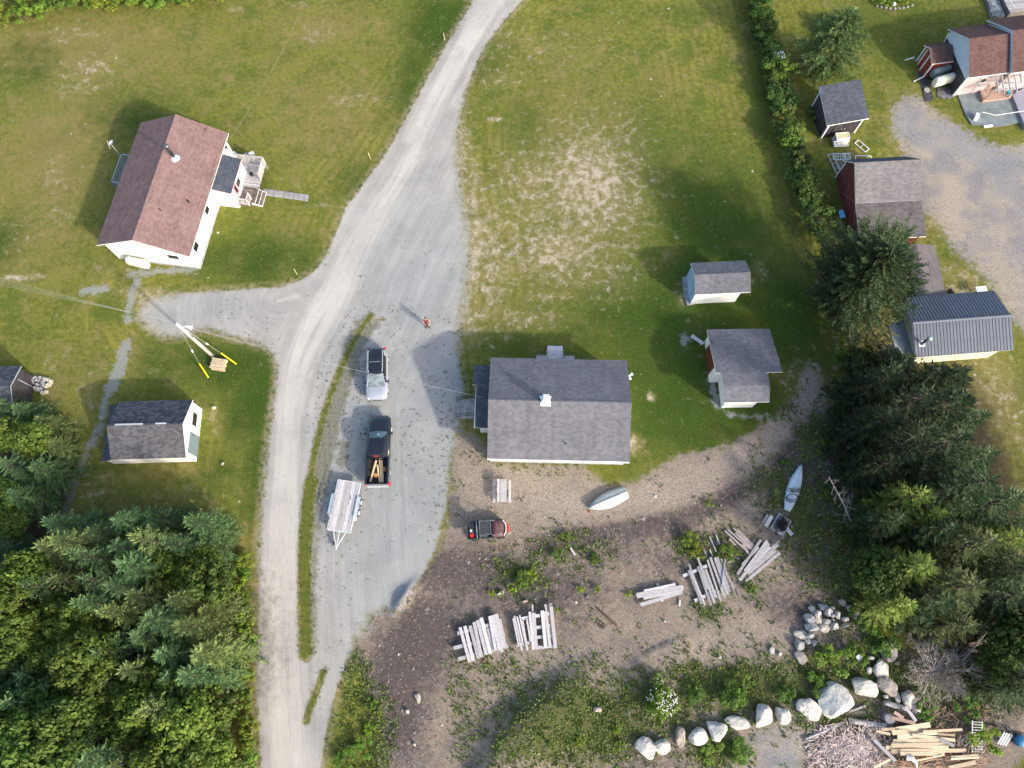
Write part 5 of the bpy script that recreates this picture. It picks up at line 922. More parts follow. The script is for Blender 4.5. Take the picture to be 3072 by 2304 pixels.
wire('service_drop', 'thin service wire from the utility pole over the cars to the grey house', top, (*W(1452, 1192, 2.9), 2.95), .9, .01); wire('service_drop', 'thin pale wire from the mauve roofed house towards the top of the photo', (*W(690, 420, 2.8), 2.9), (*W(900, 40, 5), 5), .5, .004)
# pallet stack at the pole
cp = thing('pallet_stack', 'stack of cream wooden pallets at the foot of the utility pole', 'pallets', (*W(657, 1093, .3), 0), R(-9))
for L_ in range(3):
    z = .02 + L_ * .15
    for j in range(3): MB().box((0, -.42 + j * .42, z + .05), (1.15, .1, .09)).build('stringer', CREAM, cp)
    for j in range(6): MB().box((-.5 + j * .2, 0, z + .115), (.13, 1.0 if L_ else 1.1, .025)).build('slat', CREAM, cp)
for j in range(5): MB().box((-.05, -.4 + j * .2, .49), (1.25 - .1 * (j % 2), .13, .03)).build('slat', CREAM, cp)
rk_ = None
# survey stakes
for (p, l) in ((T(1, 0, 990, 1375), 'short cream survey stake in the grass left of the lane, middle one of three'), (T(1, 0, 1632, 345), 'short cream survey stake in the grass near the top of the lane'), (T(1, 1, 355, 712), 'short cream survey stake at the rounded lawn corner by the spur')):
    tag(MB().beam((*p, 0), (p[0] - .1, p[1] + .18, .75), .05, .05).build('survey_stake', CREAM), l, 'stake', 'survey stakes beside the lane')
# ---- rocks
def rock_mesh(seed, rough=.5):
    rs = np.random.RandomState(seed); bm = bmesh.new(); bmesh.ops.create_icosphere(bm, subdivisions=3, radius=1)
    N = rs.normal(size=(13, 3)); N /= np.linalg.norm(N, axis=1)[:, None]; hs = rs.uniform(.62, 1.0, 13)
    for v in bm.verts:
        d = np.array(v.co); d /= np.linalg.norm(d); q = N @ d; r = min([1.15] + [h / max(c, 1e-3) for h, c in zip(hs, q) if c > .15])
        r *= 1 + .03 * math.sin(d[0] * 9 + seed) * math.sin(d[1] * 8) ; v.co = Vector(d * r)
    me = bpy.data.meshes.new('rock'); bm.to_mesh(me); bm.free(); me.materials.append(ROCKM); return me
k = NT('pale_granite'); c = k.mix(k.ss(k.noise(1.6, 5, .6), .38, .64), (.62, .59, .54), (.37, .37, .37)); c = k.mix(k.ss(k.noise(6, 4, .7), .58, .75, 0, .6), c, (.2, .2, .2)); c = k.mix(k.ss(k.noise(3, 3), .6, .75, 0, .5), c, (.62, .5, .33))
c = k.mix(1.0, c, k.oinfo('Color'), 'MULTIPLY'); c = k.mix(k.ss(k.vor(1.7, out='Distance'), .0, .06, .6, 0), c, (.12, .11, .1)); k.bump(k.noise(4, 6, .7), 1.0, .15); ROCKM = k.done(c, .9, .2)
ROCKS = [rock_mesh(i) for i in range(12)]
def rock(name, label, cat, p, sx, sy, h, seed, col=(1, 1, 1), group=None, sink=.35, rz=None):
    o = link(name, ROCKS[seed % 12]); o.scale = (sx, sy, h); o.location = (p[0], p[1], gz(*p) + h * (1 - sink)); o.rotation_euler = (0, 0, rz if rz is not None else rnd(-.4, .4)); o.color = (*col, 1); return tag(o, label, cat, group)
SC = 2.8802 * 37.2
BO = [(2, 1160, 1490, 85, 80, 'leftmost boulder of the pale row, wide with a pointed lower left'), (2, 1305, 1470, 72, 62, 'second boulder from the left of the pale row, squarish'), (2, 1455, 1400, 48, 76, 'narrow brownish boulder, third from the left of the row'), (2, 1605, 1385, 82, 62, 'fourth boulder from the left, flat white facet'), (2, 1765, 1330, 90, 80, 'fifth boulder from the left, big rounded square'), (2, 1945, 1280, 95, 56, 'sixth boulder from the left, long and low'), (2, 2170, 1215, 88, 86, 'seventh boulder from the left, pale with grey top'), (3, 140, 1200, 75, 68, 'smaller blue grey boulder left of the two largest gaps'), (3, 350, 1160, 98, 95, 'boulder with dark hollow just left of the largest one'), (3, 585, 1065, 138, 160, 'largest cream boulder in the row, peaked with a brown hollow'), (3, 825, 955, 112, 95, 'second largest boulder, upper right of the largest'), (3, 985, 805, 72, 78, 'pale boulder in shade above the row near the dead bush'), (3, 1040, 955, 82, 78, 'dark streaked boulder between the big ones and the dead bush'), (3, 1228, 1060, 56, 80, 'egg shaped cream boulder under the dead bush'), (3, 1300, 1165, 50, 62, 'last rough boulder of the row, beside the yellow lumber'), (3, 1050, 640, 66, 86, 'brownish boulder half under the dead bush'), (3, 745, 305, 68, 72, 'big grey boulder at the right of the rock pile')]
for i, (c_, x, y, a_, b_, l) in enumerate(BO):
    p = T(c_, 3, x, y, .4); col = (1.2, 1.17, 1.1) if i not in (2, 12, 15, 16) else (.75, .68, .62)
    rock('boulder', l, 'boulder', p, a_ / SC * .97, b_ / SC * .97, min(a_, b_) / SC * .68, i * 5 + 1, col, 'boulders of the pale row' if i < 15 else None)
RP = [(380, 290, 28, 28), (470, 265, 44, 28), (510, 308, 35, 32), (560, 290, 22, 25), (430, 322, 36, 38), (355, 370, 48, 38), (440, 372, 34, 44), (502, 392, 38, 32), (378, 440, 50, 44), (285, 510, 58, 38), (276, 590, 44, 42), (356, 515, 27, 28), (346, 570, 24, 26), (393, 574, 23, 28), (562, 428, 34, 28), (485, 452, 54, 34), (600, 330, 30, 38), (545, 342, 20, 18), (560, 383, 20, 14), (660, 370, 28, 24), (660, 425, 20, 18)]
for i, (x, y, a_, b_) in enumerate(RP):
    rock('rock', 'grey round edged rock in the loose heap below the dark wood', 'rock', T(3, 3, x, y, .25), a_ / SC * 1.05, b_ / SC * 1.05, .25 + .12 * (i % 3), i * 7 + 2, (.8, .82, .85) if i % 3 else (.95, .93, .88), 'rocks of the loose heap')
for (c_, r_, x, y, a_, b_, l) in ((3, 3, 640, 235, 32, 28, 'oval rock alone above the rock heap'), (3, 3, 280, 705, 56, 44, 'pinkish brown rock below the rock heap'), (3, 3, 35, 645, 26, 32, 'white rock left of the rock heap'), (3, 3, 100, 672, 17, 17, 'small pale rock just right of the white one'), (3, 3, 1118, 1055, 26, 40, 'squared white stone between boulders near the log'), (3, 3, 1015, 1040, 22, 20, 'small white stone next to the fallen log'), (3, 3, 870, 705, 34, 22, 'flat tan stone near the white garden chair'), (3, 3, 878, 808, 26, 32, 'pale tan stone at the edge of the green shrub'), (3, 3, 1365, 1245, 30, 28, 'rounded greenish stone above the yellow lumber'), (1, 3, 1395, 1050, 22, 40, 'long white stone alone on the brown dirt'), (1, 3, 1305, 1170, 18, 20, 'small cream stone on the brown dirt by the long white one'), (1, 3, 2115, 148, 27, 22, 'pale flat stone above the left board stack'), (2, 3, 110, 217, 24, 14, 'flat pink stone above the right board stack'), (1, 3, 1368, 1455, 12, 16, 'small white stone near the bottom edge of the dirt'), (2, 3, 730, 1145, 34, 26, 'mauve flat stone among the weeds on the bank'), (2, 3, 1320, 390, 12, 10, 'small white stone right of the rusty beam'), (2, 3, 1795, 700, 14, 14, 'white pebble on the grey patch of dirt'), (0, 2, 1850, 205, 22, 18, 'pinkish rock on the lawn right of the white shed'), (0, 2, 1925, 690, 12, 14, 'pale small rock low on the lawn by the white shed'), (0, 2, 883, 293, 14, 14, 'white stone at the gravel track corner beside the white shed'), (0, 2, 300, 1380, 24, 20, 'grey rock on the shaded path between the woods'), (1, 1, 918, 735, 9, 9, 'white stone in the middle of the lane fork')):
    rock('stone', l, 'rock', T(c_, r_, x, y, .1), a_ / SC * 1.05, b_ / SC * 1.05, .16 if a_ < 30 else .3, int(x + y), (1.1, 1.08, 1.02) if 'white' in l or 'pale' in l else (.85, .76, .7))
for (x, y, a_, b_) in ((950, 500, 70, 50), (920, 600, 50, 60), (1010, 560, 55, 50), (1090, 560, 50, 45), (1190, 590, 70, 50), (1260, 520, 80, 60), (1120, 490, 50, 40), (1040, 690, 60, 45), (1080, 790, 110, 60), (1190, 700, 60, 50), (1250, 740, 50, 45), (1350, 680, 60, 45), (1410, 590, 40, 60), (1270, 870, 70, 60), (1150, 880, 50, 70), (980, 790, 60, 60), (1340, 560, 70, 60), (1200, 640, 80, 40)):
    k_ = 9.215 * 33.5; rock('rock', 'slate grey angular rock in the heap beside the cut off left shed', 'rock', ZM(x, y, .2), a_ / k_ * 1.1, b_ / k_ * 1.1, .26, int(x), (.7, .72, .8) if x < 1240 else (1.1, 1.08, .95), 'rocks of the heap by the left shed')
# ---- boards
def board(p, q, w, th, z, mat, label, group, s, name='weathered_board', z1=None):
    a = Zm(*s, p[0], p[1], z); b = Zm(*s, q[0], q[1], z if z1 is None else z1); o = Vector(((a[0] + b[0]) / 2, (a[1] + b[1]) / 2, 0)); g0 = gz(o.x, o.y)
    A = Vector((*a, z)) - o; B_ = Vector((*b, z if z1 is None else z1)) - o
    ob = MB().beam(A, B_, w, th).build(name, mat); ob.location = o + Vector((0, 0, g0 + .02)); return tag(ob, label, 'board', group)
S1 = (1340, 1780, 6.144)
for i, (a, b, c, d, w) in enumerate(((245, 625, 425, 1270, .24), (335, 600, 490, 1245, .26), (430, 595, 590, 1205, .25), (505, 530, 640, 1180, .26), (568, 495, 735, 1135, .27), (635, 450, 810, 1115, .28), (790, 420, 905, 1050, .22), (825, 410, 975, 1055, .2), (870, 395, 1022, 1085, .22), (915, 380, 1060, 1000, .26), (985, 470, 1085, 960, .18), (770, 640, 880, 1050, .3))):
    board((a, b), (c, d), w, .07, .42 if i < 11 else .3, WOODG2, 'pale grey board lying up and down across the beams of the left board stack', 'top boards of the left stack', S1)
for (a, b, c, d) in ((200, 740, 1000, 530), (130, 1010, 1080, 760), (210, 1215, 1135, 965)): board((a, b), (c, d), .28, .22, .22, WOODG2, 'thick grey beam lying crossways under the left board stack', 'bottom beams of the left stack', S1, 'timber_beam')
for i, (a, b, c, d, w) in enumerate(((1600, 360, 1645, 1020, .3), (1762, 320, 1825, 1005, .26), (1825, 330, 1905, 995, .24), (1925, 240, 2005, 1010, .26), (1250, 420, 1390, 1060, .14), (1225, 460, 1330, 980, .12), (1300, 430, 1400, 900, .13), (1345, 400, 1445, 880, .12), (1395, 500, 1490, 1050, .16), (1480, 480, 1545, 880, .14), (1530, 340, 1600, 1040, .2))):
    board((a, b), (c, d), w, .07, .42, WOODG2, 'pale grey board lying up and down in the right board stack', 'top boards of the right stack', S1)
for (a, b, c, d) in ((1380, 470, 1920, 370), (1600, 640, 1940, 590), (1640, 815, 1950, 780), (1640, 1005, 2030, 965), (1280, 960, 1560, 905)): board((a, b), (c, d), .24, .2, .25, WOODG2, 'pale cross timber under the right board stack', 'cross timbers of the right stack', S1, 'timber_beam')
for (a, b, c, d, l) in ((1580, 205, 1590, 360, 'short upright offcut poking out above the right board stack'), (1915, 185, 1922, 260, 'square block end at the top right of the right board stack'), (1815, 200, 1840, 330, 'thin offcut beside the tallest board of the right stack')): board((a, b), (c, d), .22 if a > 1900 else .14, .2 if a > 1900 else .05, .3, WOODG, l, None, S1, 'timber_offcut')
S3 = (1536, 1728, 2.8802)
for (a, b, c, d, w, l) in ((1075, 170, 1480, 100, .4, 'widest whitish beam in the small sheaf of beams'), (1135, 195, 1470, 128, .2, 'second whitish beam, just under the widest one'), (1108, 250, 1472, 140, .26, 'lowest curved whitish beam of the small sheaf'), (1140, 130, 1410, 72, .2, 'upper grey beam of the small sheaf')):
    board((a, b), (c, d), w, .16, .26, WOODG2, l, 'beams of the small sheaf', S3, 'timber_beam')
for (a, b, c, d, l) in ((1255, 65, 1300, 222, 'thin crosspiece under the small sheaf of beams'), (1395, 55, 1400, 110, 'short stub at the right of the small sheaf'), (1450, 205, 1447, 262, 'short white block on the weeds below the small sheaf'), (505, 1415 - 1659, 545, 1480 - 1659, 'white plank lying alone among green weeds')): board((a, b), (c, d), .15, .08, .08, WOODG2, l, None, S3, 'timber_offcut')
S4 = (2020, 1560, 5.53)
for (a, b, c, d, w) in ((255, 730, 500, 1390, .17), (250, 830, 470, 1395, .16), (285, 850, 525, 1405, .12), (405, 620, 560, 1150, .15), (405, 770, 625, 1420, .18), (440, 720, 685, 1380, .2), (530, 820, 705, 1290, .2), (565, 660, 790, 1355, .15), (612, 620, 860, 1290, .2), (650, 700, 830, 1250, .15), (690, 620, 900, 1235, .24), (725, 620, 935, 1190, .18), (790, 640, 995, 1150, .12), (860, 860, 1010, 1140, .14)):
    board((a, b), (c, d), w, .05, .3, WOODG, 'grey board in the wide fan of boards overgrown with weeds', 'boards of the wide weedy fan', S4)
for (a, b, c, d, w) in ((600, 270, 712, 525, .09), (710, 250, 770, 400, .09), (515, 500, 575, 650, .1), (605, 490, 655, 610, .08), (722, 355, 740, 410, .08), (990, 1150, 1050, 1280, .06), (1060, 1140, 1110, 1275, .06)): board((a, b), (c, d), w, .04, .12, WOODG, 'thin grey strip poking out of the wide weedy fan', 'thin strips around the weedy fan', S4, 'timber_strip')
board((862, 650), (805, 1130), .07, .05, .4, GREYM, 'dark thin pole lying across the wide weedy fan', None, S4, 'metal_pole')
for (a, b, c, d) in ((160, 930, 560, 760), (345, 1340, 700, 1180)): board((a, b), (c, d), .25, .16, .14, WOODG2, 'whitish beam under the wide weedy fan', 'beams under the weedy fan', S4, 'timber_beam')
for (a, b, c, d, w) in ((855, 180, 1190, 490, .16), (900, 155, 1290, 500, .14), (930, 310, 1030, 420, .16), (1030, 210, 1300, 475, .18), (1070, 160, 1345, 445, .14), (990, 130, 1240, 340, .12), (1110, 250, 1335, 480, .14), (1140, 400, 1250, 560, .2)):
    board((a, b), (c, d), w, .05, .2, M('brownish_grey_board', (.34, .3, .29), (.2, .17, .165), 3, .85, orand=.2, scale3=(1, 6, 6)), 'brownish board in the rotting pile slanting down to the right', 'boards of the rotting pile', S4)
for (a, b, c, d, w) in ((1450, 330, 1060, 900, .2), (1410, 455, 1140, 740, .16), (1555, 345, 1180, 850, .2), (1580, 390, 1100, 1000, .24), (1605, 450, 1255, 790, .2), (1740, 410, 1270, 800, .2), (1690, 510, 1230, 895, .26), (1755, 350, 1610, 480, .12), (1765, 545, 1265, 965, .22), (1265, 965, 1200, 1015, .16)):
    board((a, b), (c, d), w, .06, .25, WOODG, 'grey board in the tidy pile slanting up to the right', 'boards of the tidy slanting pile', S4)
S5 = (2304, 1152, 2.8802)
for (a, b, c, d, w) in ((-20, 1230, 35, 1140, .3), (-45, 1200, 0, 1130, .2)): board((a, b), (c, d), w, .08, .12, WOODG, 'mossy grey offcut between the slim boat and the slanting pile', 'mossy offcuts near the slim boat', S5)
np_ = thing('net_pallet', 'wooden platform heaped with dark tangled netting below the slim boat', 'pallet', (*T(3, 2, 112, 1215, .1), 0), R(-35))
for i in range(6): MB().box((-.5 + i * .2, 0, .1), (.18, 1.5, .04)).build('board', WOODG, np_)
for a_ in (-.5, .5): MB().box((0, a_, .04), (1.2, .1, .08)).build('batten', WOODG, np_)
nb = MB()
for i in range(70):
    a_ = rnd(0, 6.28); r_ = rnd(.05, .3); cx_, cy_ = rnd(-.35, .35), rnd(-.5, .5); nb.tube([(cx_ + r_ * math.cos(a_ + t * .7), cy_ + r_ * math.sin(a_ + t * .7) * 1.2, .16 + rnd(0, .25)) for t in range(6)], .022, 4, False)
nt_ = nb.build('netting', BLACKM, np_); nt_['kind'] = 'stuff'
o = MB().box((0, 0, .04), (.3, .7, .05), rz=.6).build('timber_offcut', WOODG2); o.location = (*T(3, 2, 180, 1275, 0), .05); tag(o, 'short pale board end right of the netting platform', 'board')
# rusty beam and black frame
board((740, 278), (898, 424), .14, .12, .1, M('rusty_steel', (.06, .04, .035), (.1, .06, .045), 4, .8), 'dark rusty steel beam lying diagonally on the dirt', None, S3, 'rusty_beam')
bf = MB(); p0 = Vector((*T(2, 3, 770, 415, .1), .1))
for (a, b) in (((-.1, .3), (.35, -.1)), ((-.1, .3), (-.25, -.1)), ((-.25, -.1), (.1, -.35)), ((.1, -.35), (.35, -.1)), ((-.2, .1), (.2, -.25))): bf.beam(p0 + Vector((*a, 0)), p0 + Vector((*b, .05)), .06, .05)
tag(bf.build('bent_metal_scrap', BLACKM), 'small bent black metal frame beside the rusty beam', 'metal frame')
# yellow lumber heap, bottom right
S6 = (2600, 2080, 4.686)
for i, (a, b, c, d, w) in enumerate(((410, 510, 888, 440, .34), (200, 510, 400, 500, .2), (355, 555, 860, 505, .3), (790, 540, 1342, 508, .18), (130, 530, 330, 575, .18), (480, 590, 980, 560, .2), (430, 610, 900, 620, .3), (640, 590, 1240, 660, .22), (860, 560, 1240, 590, .14), (370, 672, 1020, 655, .24), (360, 700, 900, 695, .18), (345, 735, 1130, 715, .28), (270, 765, 1150, 758, .24), (340, 810, 470, 815, .3), (470, 808, 1395, 802, .26), (470, 845, 1090, 850, .26), (1150, 1045, 1530, 968, .26), (1180, 895, 1570, 865, .14), (1180, 925, 1570, 900, .12), (100, 1045, 330, 930, .14), (640, 960, 1060, 870, .1))):
    board((a, b), (c, d), w, .06, .55 + .07 * (i % 4), WOODY, 'fresh yellow slab board in the heap at the bottom right', 'yellow boards of the bottom right heap', S6, 'sawn_board', .5 + .07 * ((i + 2) % 4))
for (a, b, c, d, l) in ((345, 340, 680, 420, 'pinkish board slanting above the yellow lumber heap'), (385, 265, 515, 350, 'short pinkish board end under the fallen log'), (100, 650, 400, 950, 'grey plank slanting down left of the yellow lumber heap'), (540, 190, 690, 390, 'grey plank between the egg shaped boulder and the lumber'), (1020, 640, 1230, 740, 'grey offcut lying over the yellow boards')): board((a, b), (c, d), .24, .07, .7, PINKW if 'pink' in l else WOODG, l, None, S6, 'plank')
def log_(label, p, q, r, mat, s=(2304, 1728, 2.8802)):
    a = Vector((*Zm(*s, *p, r), r)); b = Vector((*Zm(*s, *q, r), r)); o = (a + b) / 2; o.z = 0; n = 8
    ob = MB().tube([a - o + (b - a) * (i / n) + Vector((0, 0, rnd(-.02, .02))) for i in range(n + 1)], [r * rnd(.88, 1.05) for _ in range(n + 1)], 12).build('log', mat, None, True); ob.location = o; return tag(ob, label, 'log')
BIRCH = M('pale_bark', (.45, .44, .44), (.16, .15, .15), 5, .9, bump=.5)
log_('thick mottled grey birch log left of the yellow lumber', (700, 1250), (1020, 1298), .22, BIRCH); log_('short pale log lying above the birch log', (1000, 1092), (1188, 1142), .2, BIRCH); log_('long thin log slanting at the left of the chip heap', (310, 1412), (660, 1262), .12, BIRCH); log_('short stubby log under the largest boulder', (700, 1168), (842, 1120), .09, BIRCH)
o = MB().tube([(0, 0, 0), (0, 0, .4)], [.42, .38], 14).build('stump', M('grey_end_grain', (.22, .22, .25), (.3, .29, .3), 8, .9)); o.location = (*T(3, 3, 1050, 1232, .3), 0); tag(o, 'round grey stump above the yellow lumber heap', 'stump')
o = MB().tube([(0, 0, 0), (.3, -.05, .15), (.55, -.35, .1), (.6, -.7, .05)], [.24, .2, .1, .04], 10).build('bent_pipe', WHITEP); o.location = (*T(3, 3, 1190, 1560, .5), .62); tag(o, 'broken cream pipe with dark mouth on the lumber heap', 'pipe')
wr = thing('wire_rack', 'tall grey metal rack of rungs leaning right of the yellow lumber', 'rack', (*T(3, 3, 1795, 1410, .5), .1), R(-3))
for x in (-.36, .36): MB().tube([(x, 1.3, .9), (x, -1.3, .2)], .03, 6).build('rail', GALV, wr)
for i in range(14): y = 1.2 - i * .185; MB().tube([(-.36, y, .88 - (1.2 - y) * .27), (.36, y, .88 - (1.2 - y) * .27)], .02, 5).build('rung', GALV, wr)
for j, x in enumerate((-.12, .12)): MB().tube([(x, .1, .6), (x, -1.3, .22)], .015, 5).build('bar', GALV, wr)
wk = thing('wire_basket', 'small curved wire basket lying right of the tall rack', 'basket', (*T(3, 3, 1850, 1430, .3), .05), R(5))
for i in range(6): MB().tube([(-.2, .5 - i * .2, .1), (.05, .52 - i * .2, .35), (.3, .5 - i * .2, .1)], .015, 5).build('hoop', GALV, wk)
lg = thing('ladder_section', 'dark ladder section slanting into the weeds beside the tall rack', 'ladder', (*T(3, 3, 1690, 1440, .3), .15), R(38))
for y in (-.2, .2): MB().beam((-.8, y, .1), (.8, y, .3), .05, .05).build('rail', GREYM, lg)
for i in range(6): MB().beam((-.7 + i * .28, -.2, .12 + i * .035), (-.7 + i * .28, .2, .12 + i * .035), .03, .03).build('rung', GREYM, lg)
bb = MB().tube([(0, 0, 0), (0, 0, .05), (0, 0, .55), (0, 0, .6)], [.36, .4, .42, .38], 16).build('blue_tub', M('blue_plastic', (.02, .12, .25), (.03, .16, .3), 3, .4), None, True); bb.location = (*T(3, 3, 2185, 1425, .4), 0); tag(bb, 'blue plastic tub at the right edge near the bottom', 'tub')
for i in range(4): o = MB().box((0, 0, 0), (.1, 1.0, .05)).build('plastic_strip', WHITEP); o.location = (*T(3, 3, 2015 + i * 22, 1400 + i * 6, .3), .3); o.rotation_euler = (.1, 0, R(-38)); tag(o, 'white strip in the striped bundle beside the blue tub', 'strip', 'white slats by the blue tub')
log_('dark fallen trunk crossing towards the right edge above the blue tub', (1760, 1250), (2230, 1385), .12, BARK)
wc = thing('garden_chair', 'white plastic garden chair lying in the green shrub', 'chair', (*T(3, 3, 785, 705, .5), .35), R(20))
MB().box((0, 0, .25), (.42, .4, .03)).build('seat', WHITEP, wc); [MB().box((-.2 + .1 * i, .22, .45), (.04, .03, .4), rx=-.3).build('back_slat', WHITEP, wc) for i in range(5)]; [MB().tube([(a * .2, b * .18, .25), (a * .24, b * .22, -.1)], .02, 5).build('leg', WHITEP, wc) for a in (-1, 1) for b in (-1, 1)]
# wood chips and sticks
ck = MB(); c1 = T(3, 3, 640, 1480)
for i in range(2200):
    zx = random.gauss(700, 210); zy = random.gauss(1500, 110); 
    if zy < 1270 or zx > 1150 or zx < 330: continue
    p = T(3, 3, zx, zy); a_ = rnd(0, 6.28); L_ = rnd(.12, .6); h = .25 * math.exp(-((zx - 760) / 260) ** 2) ; ck.beam((p[0], p[1], h + rnd(.02, .12)), (p[0] + L_ * math.cos(a_), p[1] + L_ * math.sin(a_), h + rnd(.02, .14)), rnd(.02, .06), .025)
tag(ck.build('wood_scraps', M('scrap_wood_mix', (.52, .42, .38), (.36, .3, .28), 2, .85, tint=.45)), 'spread of bark chips and sticks at the bottom right', 'wood scraps', kind='stuff')
ck = MB()
for i in range(420):
    p = Zm(*S6, rnd(430, 1550), rnd(870, 1060), .3); a_ = random.gauss(.25, .4) + (0 if random.random() < .6 else rnd(0, 3)); L_ = rnd(.5, 1.8); z = rnd(.15, .5); ck.beam((p[0], p[1], z), (p[0] + L_ * math.cos(a_), p[1] + L_ * math.sin(a_), z + rnd(-.08, .08)), rnd(.02, .06), .03)
for i in range(260):
    p = T(3, 3, rnd(1000, 1900), rnd(1150, 1420), .2); a_ = rnd(0, 3.14); L_ = rnd(.3, 1.3); ck.beam((p[0], p[1], rnd(.02, .2)), (p[0] + L_ * math.cos(a_), p[1] + L_ * math.sin(a_), rnd(.02, .3)), rnd(.02, .04), .02)
tag(ck.build('splintered_strips', M('splintered_wood_mix', (.42, .28, .17), (.26, .19, .15), 2, .85, tint=.45)), 'tangle of splintered strips below and around the yellow lumber', 'wood strips', kind='stuff')
for i in range(16):
    x_, y_ = rnd(1720, 2150), rnd(560, 900); a_ = rnd(-.5, .3); board((x_, y_), (x_ + rnd(110, 230) * math.cos(a_), y_ - rnd(110, 230) * math.sin(a_)), rnd(.15, .3), .05, .1 + .03 * i, WOODY if i % 2 else PINKW, 'pale board scattered under the trees right of the dead bush', 'boards under the right trees', (2304, 1728, 2.8802), 'sawn_board')
# old window frames between dark shed and barn
S7 = (2460, 360, 6.913)
def frame_(label, cx_, cy_, w, h, z, rz, nx_=2, ny_=1, mat=TRIM, tilt=0, name='window_frame'):
    t = thing(name, label, 'window frame', (*Zm(*S7, cx_, cy_, z), z), R(rz), 'old window frames by the dark shed'); t.rotation_euler = (R(tilt), 0, R(rz))
    for s_ in (-1, 1): MB().box((0, s_ * h / 2, 0), (w + .06, .07, .06)).build('rail', mat, t); MB().box((s_ * w / 2, 0, 0), (.07, h - .08, .055)).build('stile', mat, t)
    for i in range(1, nx_): MB().box((-w / 2 + w * i / nx_, 0, 0), (.04, h - .08, .04)).build('glazing_bar', mat, t)
    for j in range(1, ny_): MB().box((0, -h / 2 + h * j / ny_, 0), (w - .08, .04, .035)).build('glazing_bar', mat, t)
    return t
def crate_stack(): 
    t = thing('sash_stack', 'stack of white old windows topped by a yellowish box below the dark shed', 'window stack', (*Zm(*S7, 440, 400, .5), 0), R(5))
    for i in range(7): MB().box((rnd(-.04, .04), rnd(-.05, .05), .06 + i * .11), (1.25, .95 - .03 * i, .07)).build('sash', WOODG2 if i % 2 else TRIM, t)
    MB().box((0, .1, .86), (1.2, .6, .1)).build('lid', M('yellow_stained_glass_sheet', (.6, .58, .3), (.45, .43, .3), 8, .5), t)
    for s_ in (-1, 1): MB().box((0, .1 + s_ * .32, .88), (1.28, .07, .14)).build('trim', TRIM, t); MB().box((s_ * .62, .1, .88), (.07, .56, .14)).build('trim', TRIM, t)
crate_stack()
frame_('white three light sash lying flat below the yellowish box', 440, 495, 1.25, .52, .85, 3, 3, 2); frame_('white two light sash lying alone on the grass', 868, 540, 1.35, .55, .12, -50, 2, 1)
frame_('grey many paned sash leaning on the tangle of frames', 560, 755, .6, .6, .7, 3, 4, 1, GALV, 10); frame_('pale sash at the top of the tangle near the barn', 400, 760, 1.1, .6, .75, -2, 5, 2, GALV, 8); frame_('long grey sash on edge at the left of the tangle', 300, 900, .5, 2.1, .4, 14, 1, 4, GALV, 0); frame_('narrow grey sash by the barn corner board', 410, 960, .5, 1.3, .4, 10, 2, 3, WOODG, 0); frame_('white frame half hidden behind the barn roof edge', 900, 790, 1.5, .5, .35, -2, 1, 1, TRIM)
# ---- person
def skin_(name, mat, parent, pts, edges, rad, root=0, sub=2):
    me = bpy.data.meshes.new(name); me.from_pydata(pts, edges, []); me.materials.append(mat); o = link(name, me, parent)
    m = o.modifiers.new('skin', 'SKIN'); m.use_smooth_shade = True
    for v, r in zip(me.skin_vertices[0].data, rad): v.radius = (r, r) if not isinstance(r, tuple) else r; 
    me.skin_vertices[0].data[root].use_root = True; s = o.modifiers.new('sub', 'SUBSURF'); s.levels = sub; s.render_levels = sub; return o
pr = thing('person', 'standing person in maroon top and dark shorts, both forearms forward, on the gravel', 'person', (*W(1283, 979, 0), .02), R(190))
SK = M('skin', (.5, .3, .22), (.45, .26, .19), 5, .5)
P = [(0, 0, .95), (0, 0, 1.15), (0, .01, 1.38), (0, 0, 1.5), (0, -.02, 1.58), (0, -.03, 1.68),           # pelvis..head
     (.19, .02, 1.42), (.27, .05, 1.16), (.17, .3, 1.06), (.1, .36, 1.08),                              # arm R -> hand
     (-.19, .02, 1.42), (-.27, .05, 1.16), (-.17, .3, 1.06), (-.1, .36, 1.08),
     (.1, 0, .88), (.12, .02, .5), (.13, -.02, .1), (.14, .12, .04), (-.1, 0, .88), (-.12, .02, .5), (-.13, -.02, .1), (-.14, .12, .04)]
E_ = [(0, 1), (1, 2), (2, 3), (3, 4), (4, 5), (2, 6), (6, 7), (7, 8), (8, 9), (2, 10), (10, 11), (11, 12), (12, 13), (0, 14), (14, 15), (15, 16), (16, 17), (0, 18), (18, 19), (19, 20), (20, 21)]
rd_ = [.15, (.14, .11), (.17, .11), .055, .06, .1, .065, .048, .034, .035, .065, .048, .034, .035, .095, .062, .042, .035, .095, .062, .042, .035]
skin_('body', SK, pr, P, E_, rd_)
for s_ in (-1, 1):
    for i in range(4): skin_('finger', SK, pr, [(s_ * (.1 - .0), .36, 1.08 + .0), (s_ * (.115 - .022 * i), .41, 1.08), (s_ * (.11 - .022 * i), .435, 1.06), (s_ * (.105 - .02 * i), .44, 1.035)], [(0, 1), (1, 2), (2, 3)], [.012, .009, .008, .007], 0, 1)
skin_('top', M('maroon_cloth', (.16, .03, .04), (.1, .02, .03), 8, .9), pr, [(0, 0, .93), (0, 0, 1.15), (0, .01, 1.37), (0, 0, 1.46), (.17, .015, 1.41), (.22, .03, 1.3), (-.17, .015, 1.41), (-.22, .03, 1.3)], [(0, 1), (1, 2), (2, 3), (2, 4), (4, 5), (2, 6), (6, 7)], [(.19, .16), (.17, .14), (.195, .14), .075, .085, .075, .085, .075])
skin_('shorts', M('dark_plum_cloth', (.06, .02, .05), (.03, .015, .03), 8, .9), pr, [(0, 0, .98), (.1, 0, .85), (.12, .01, .58), (-.1, 0, .85), (-.12, .01, .58)], [(0, 1), (1, 2), (0, 3), (3, 4)], [(.17, .15), .12, .1, .12, .1])
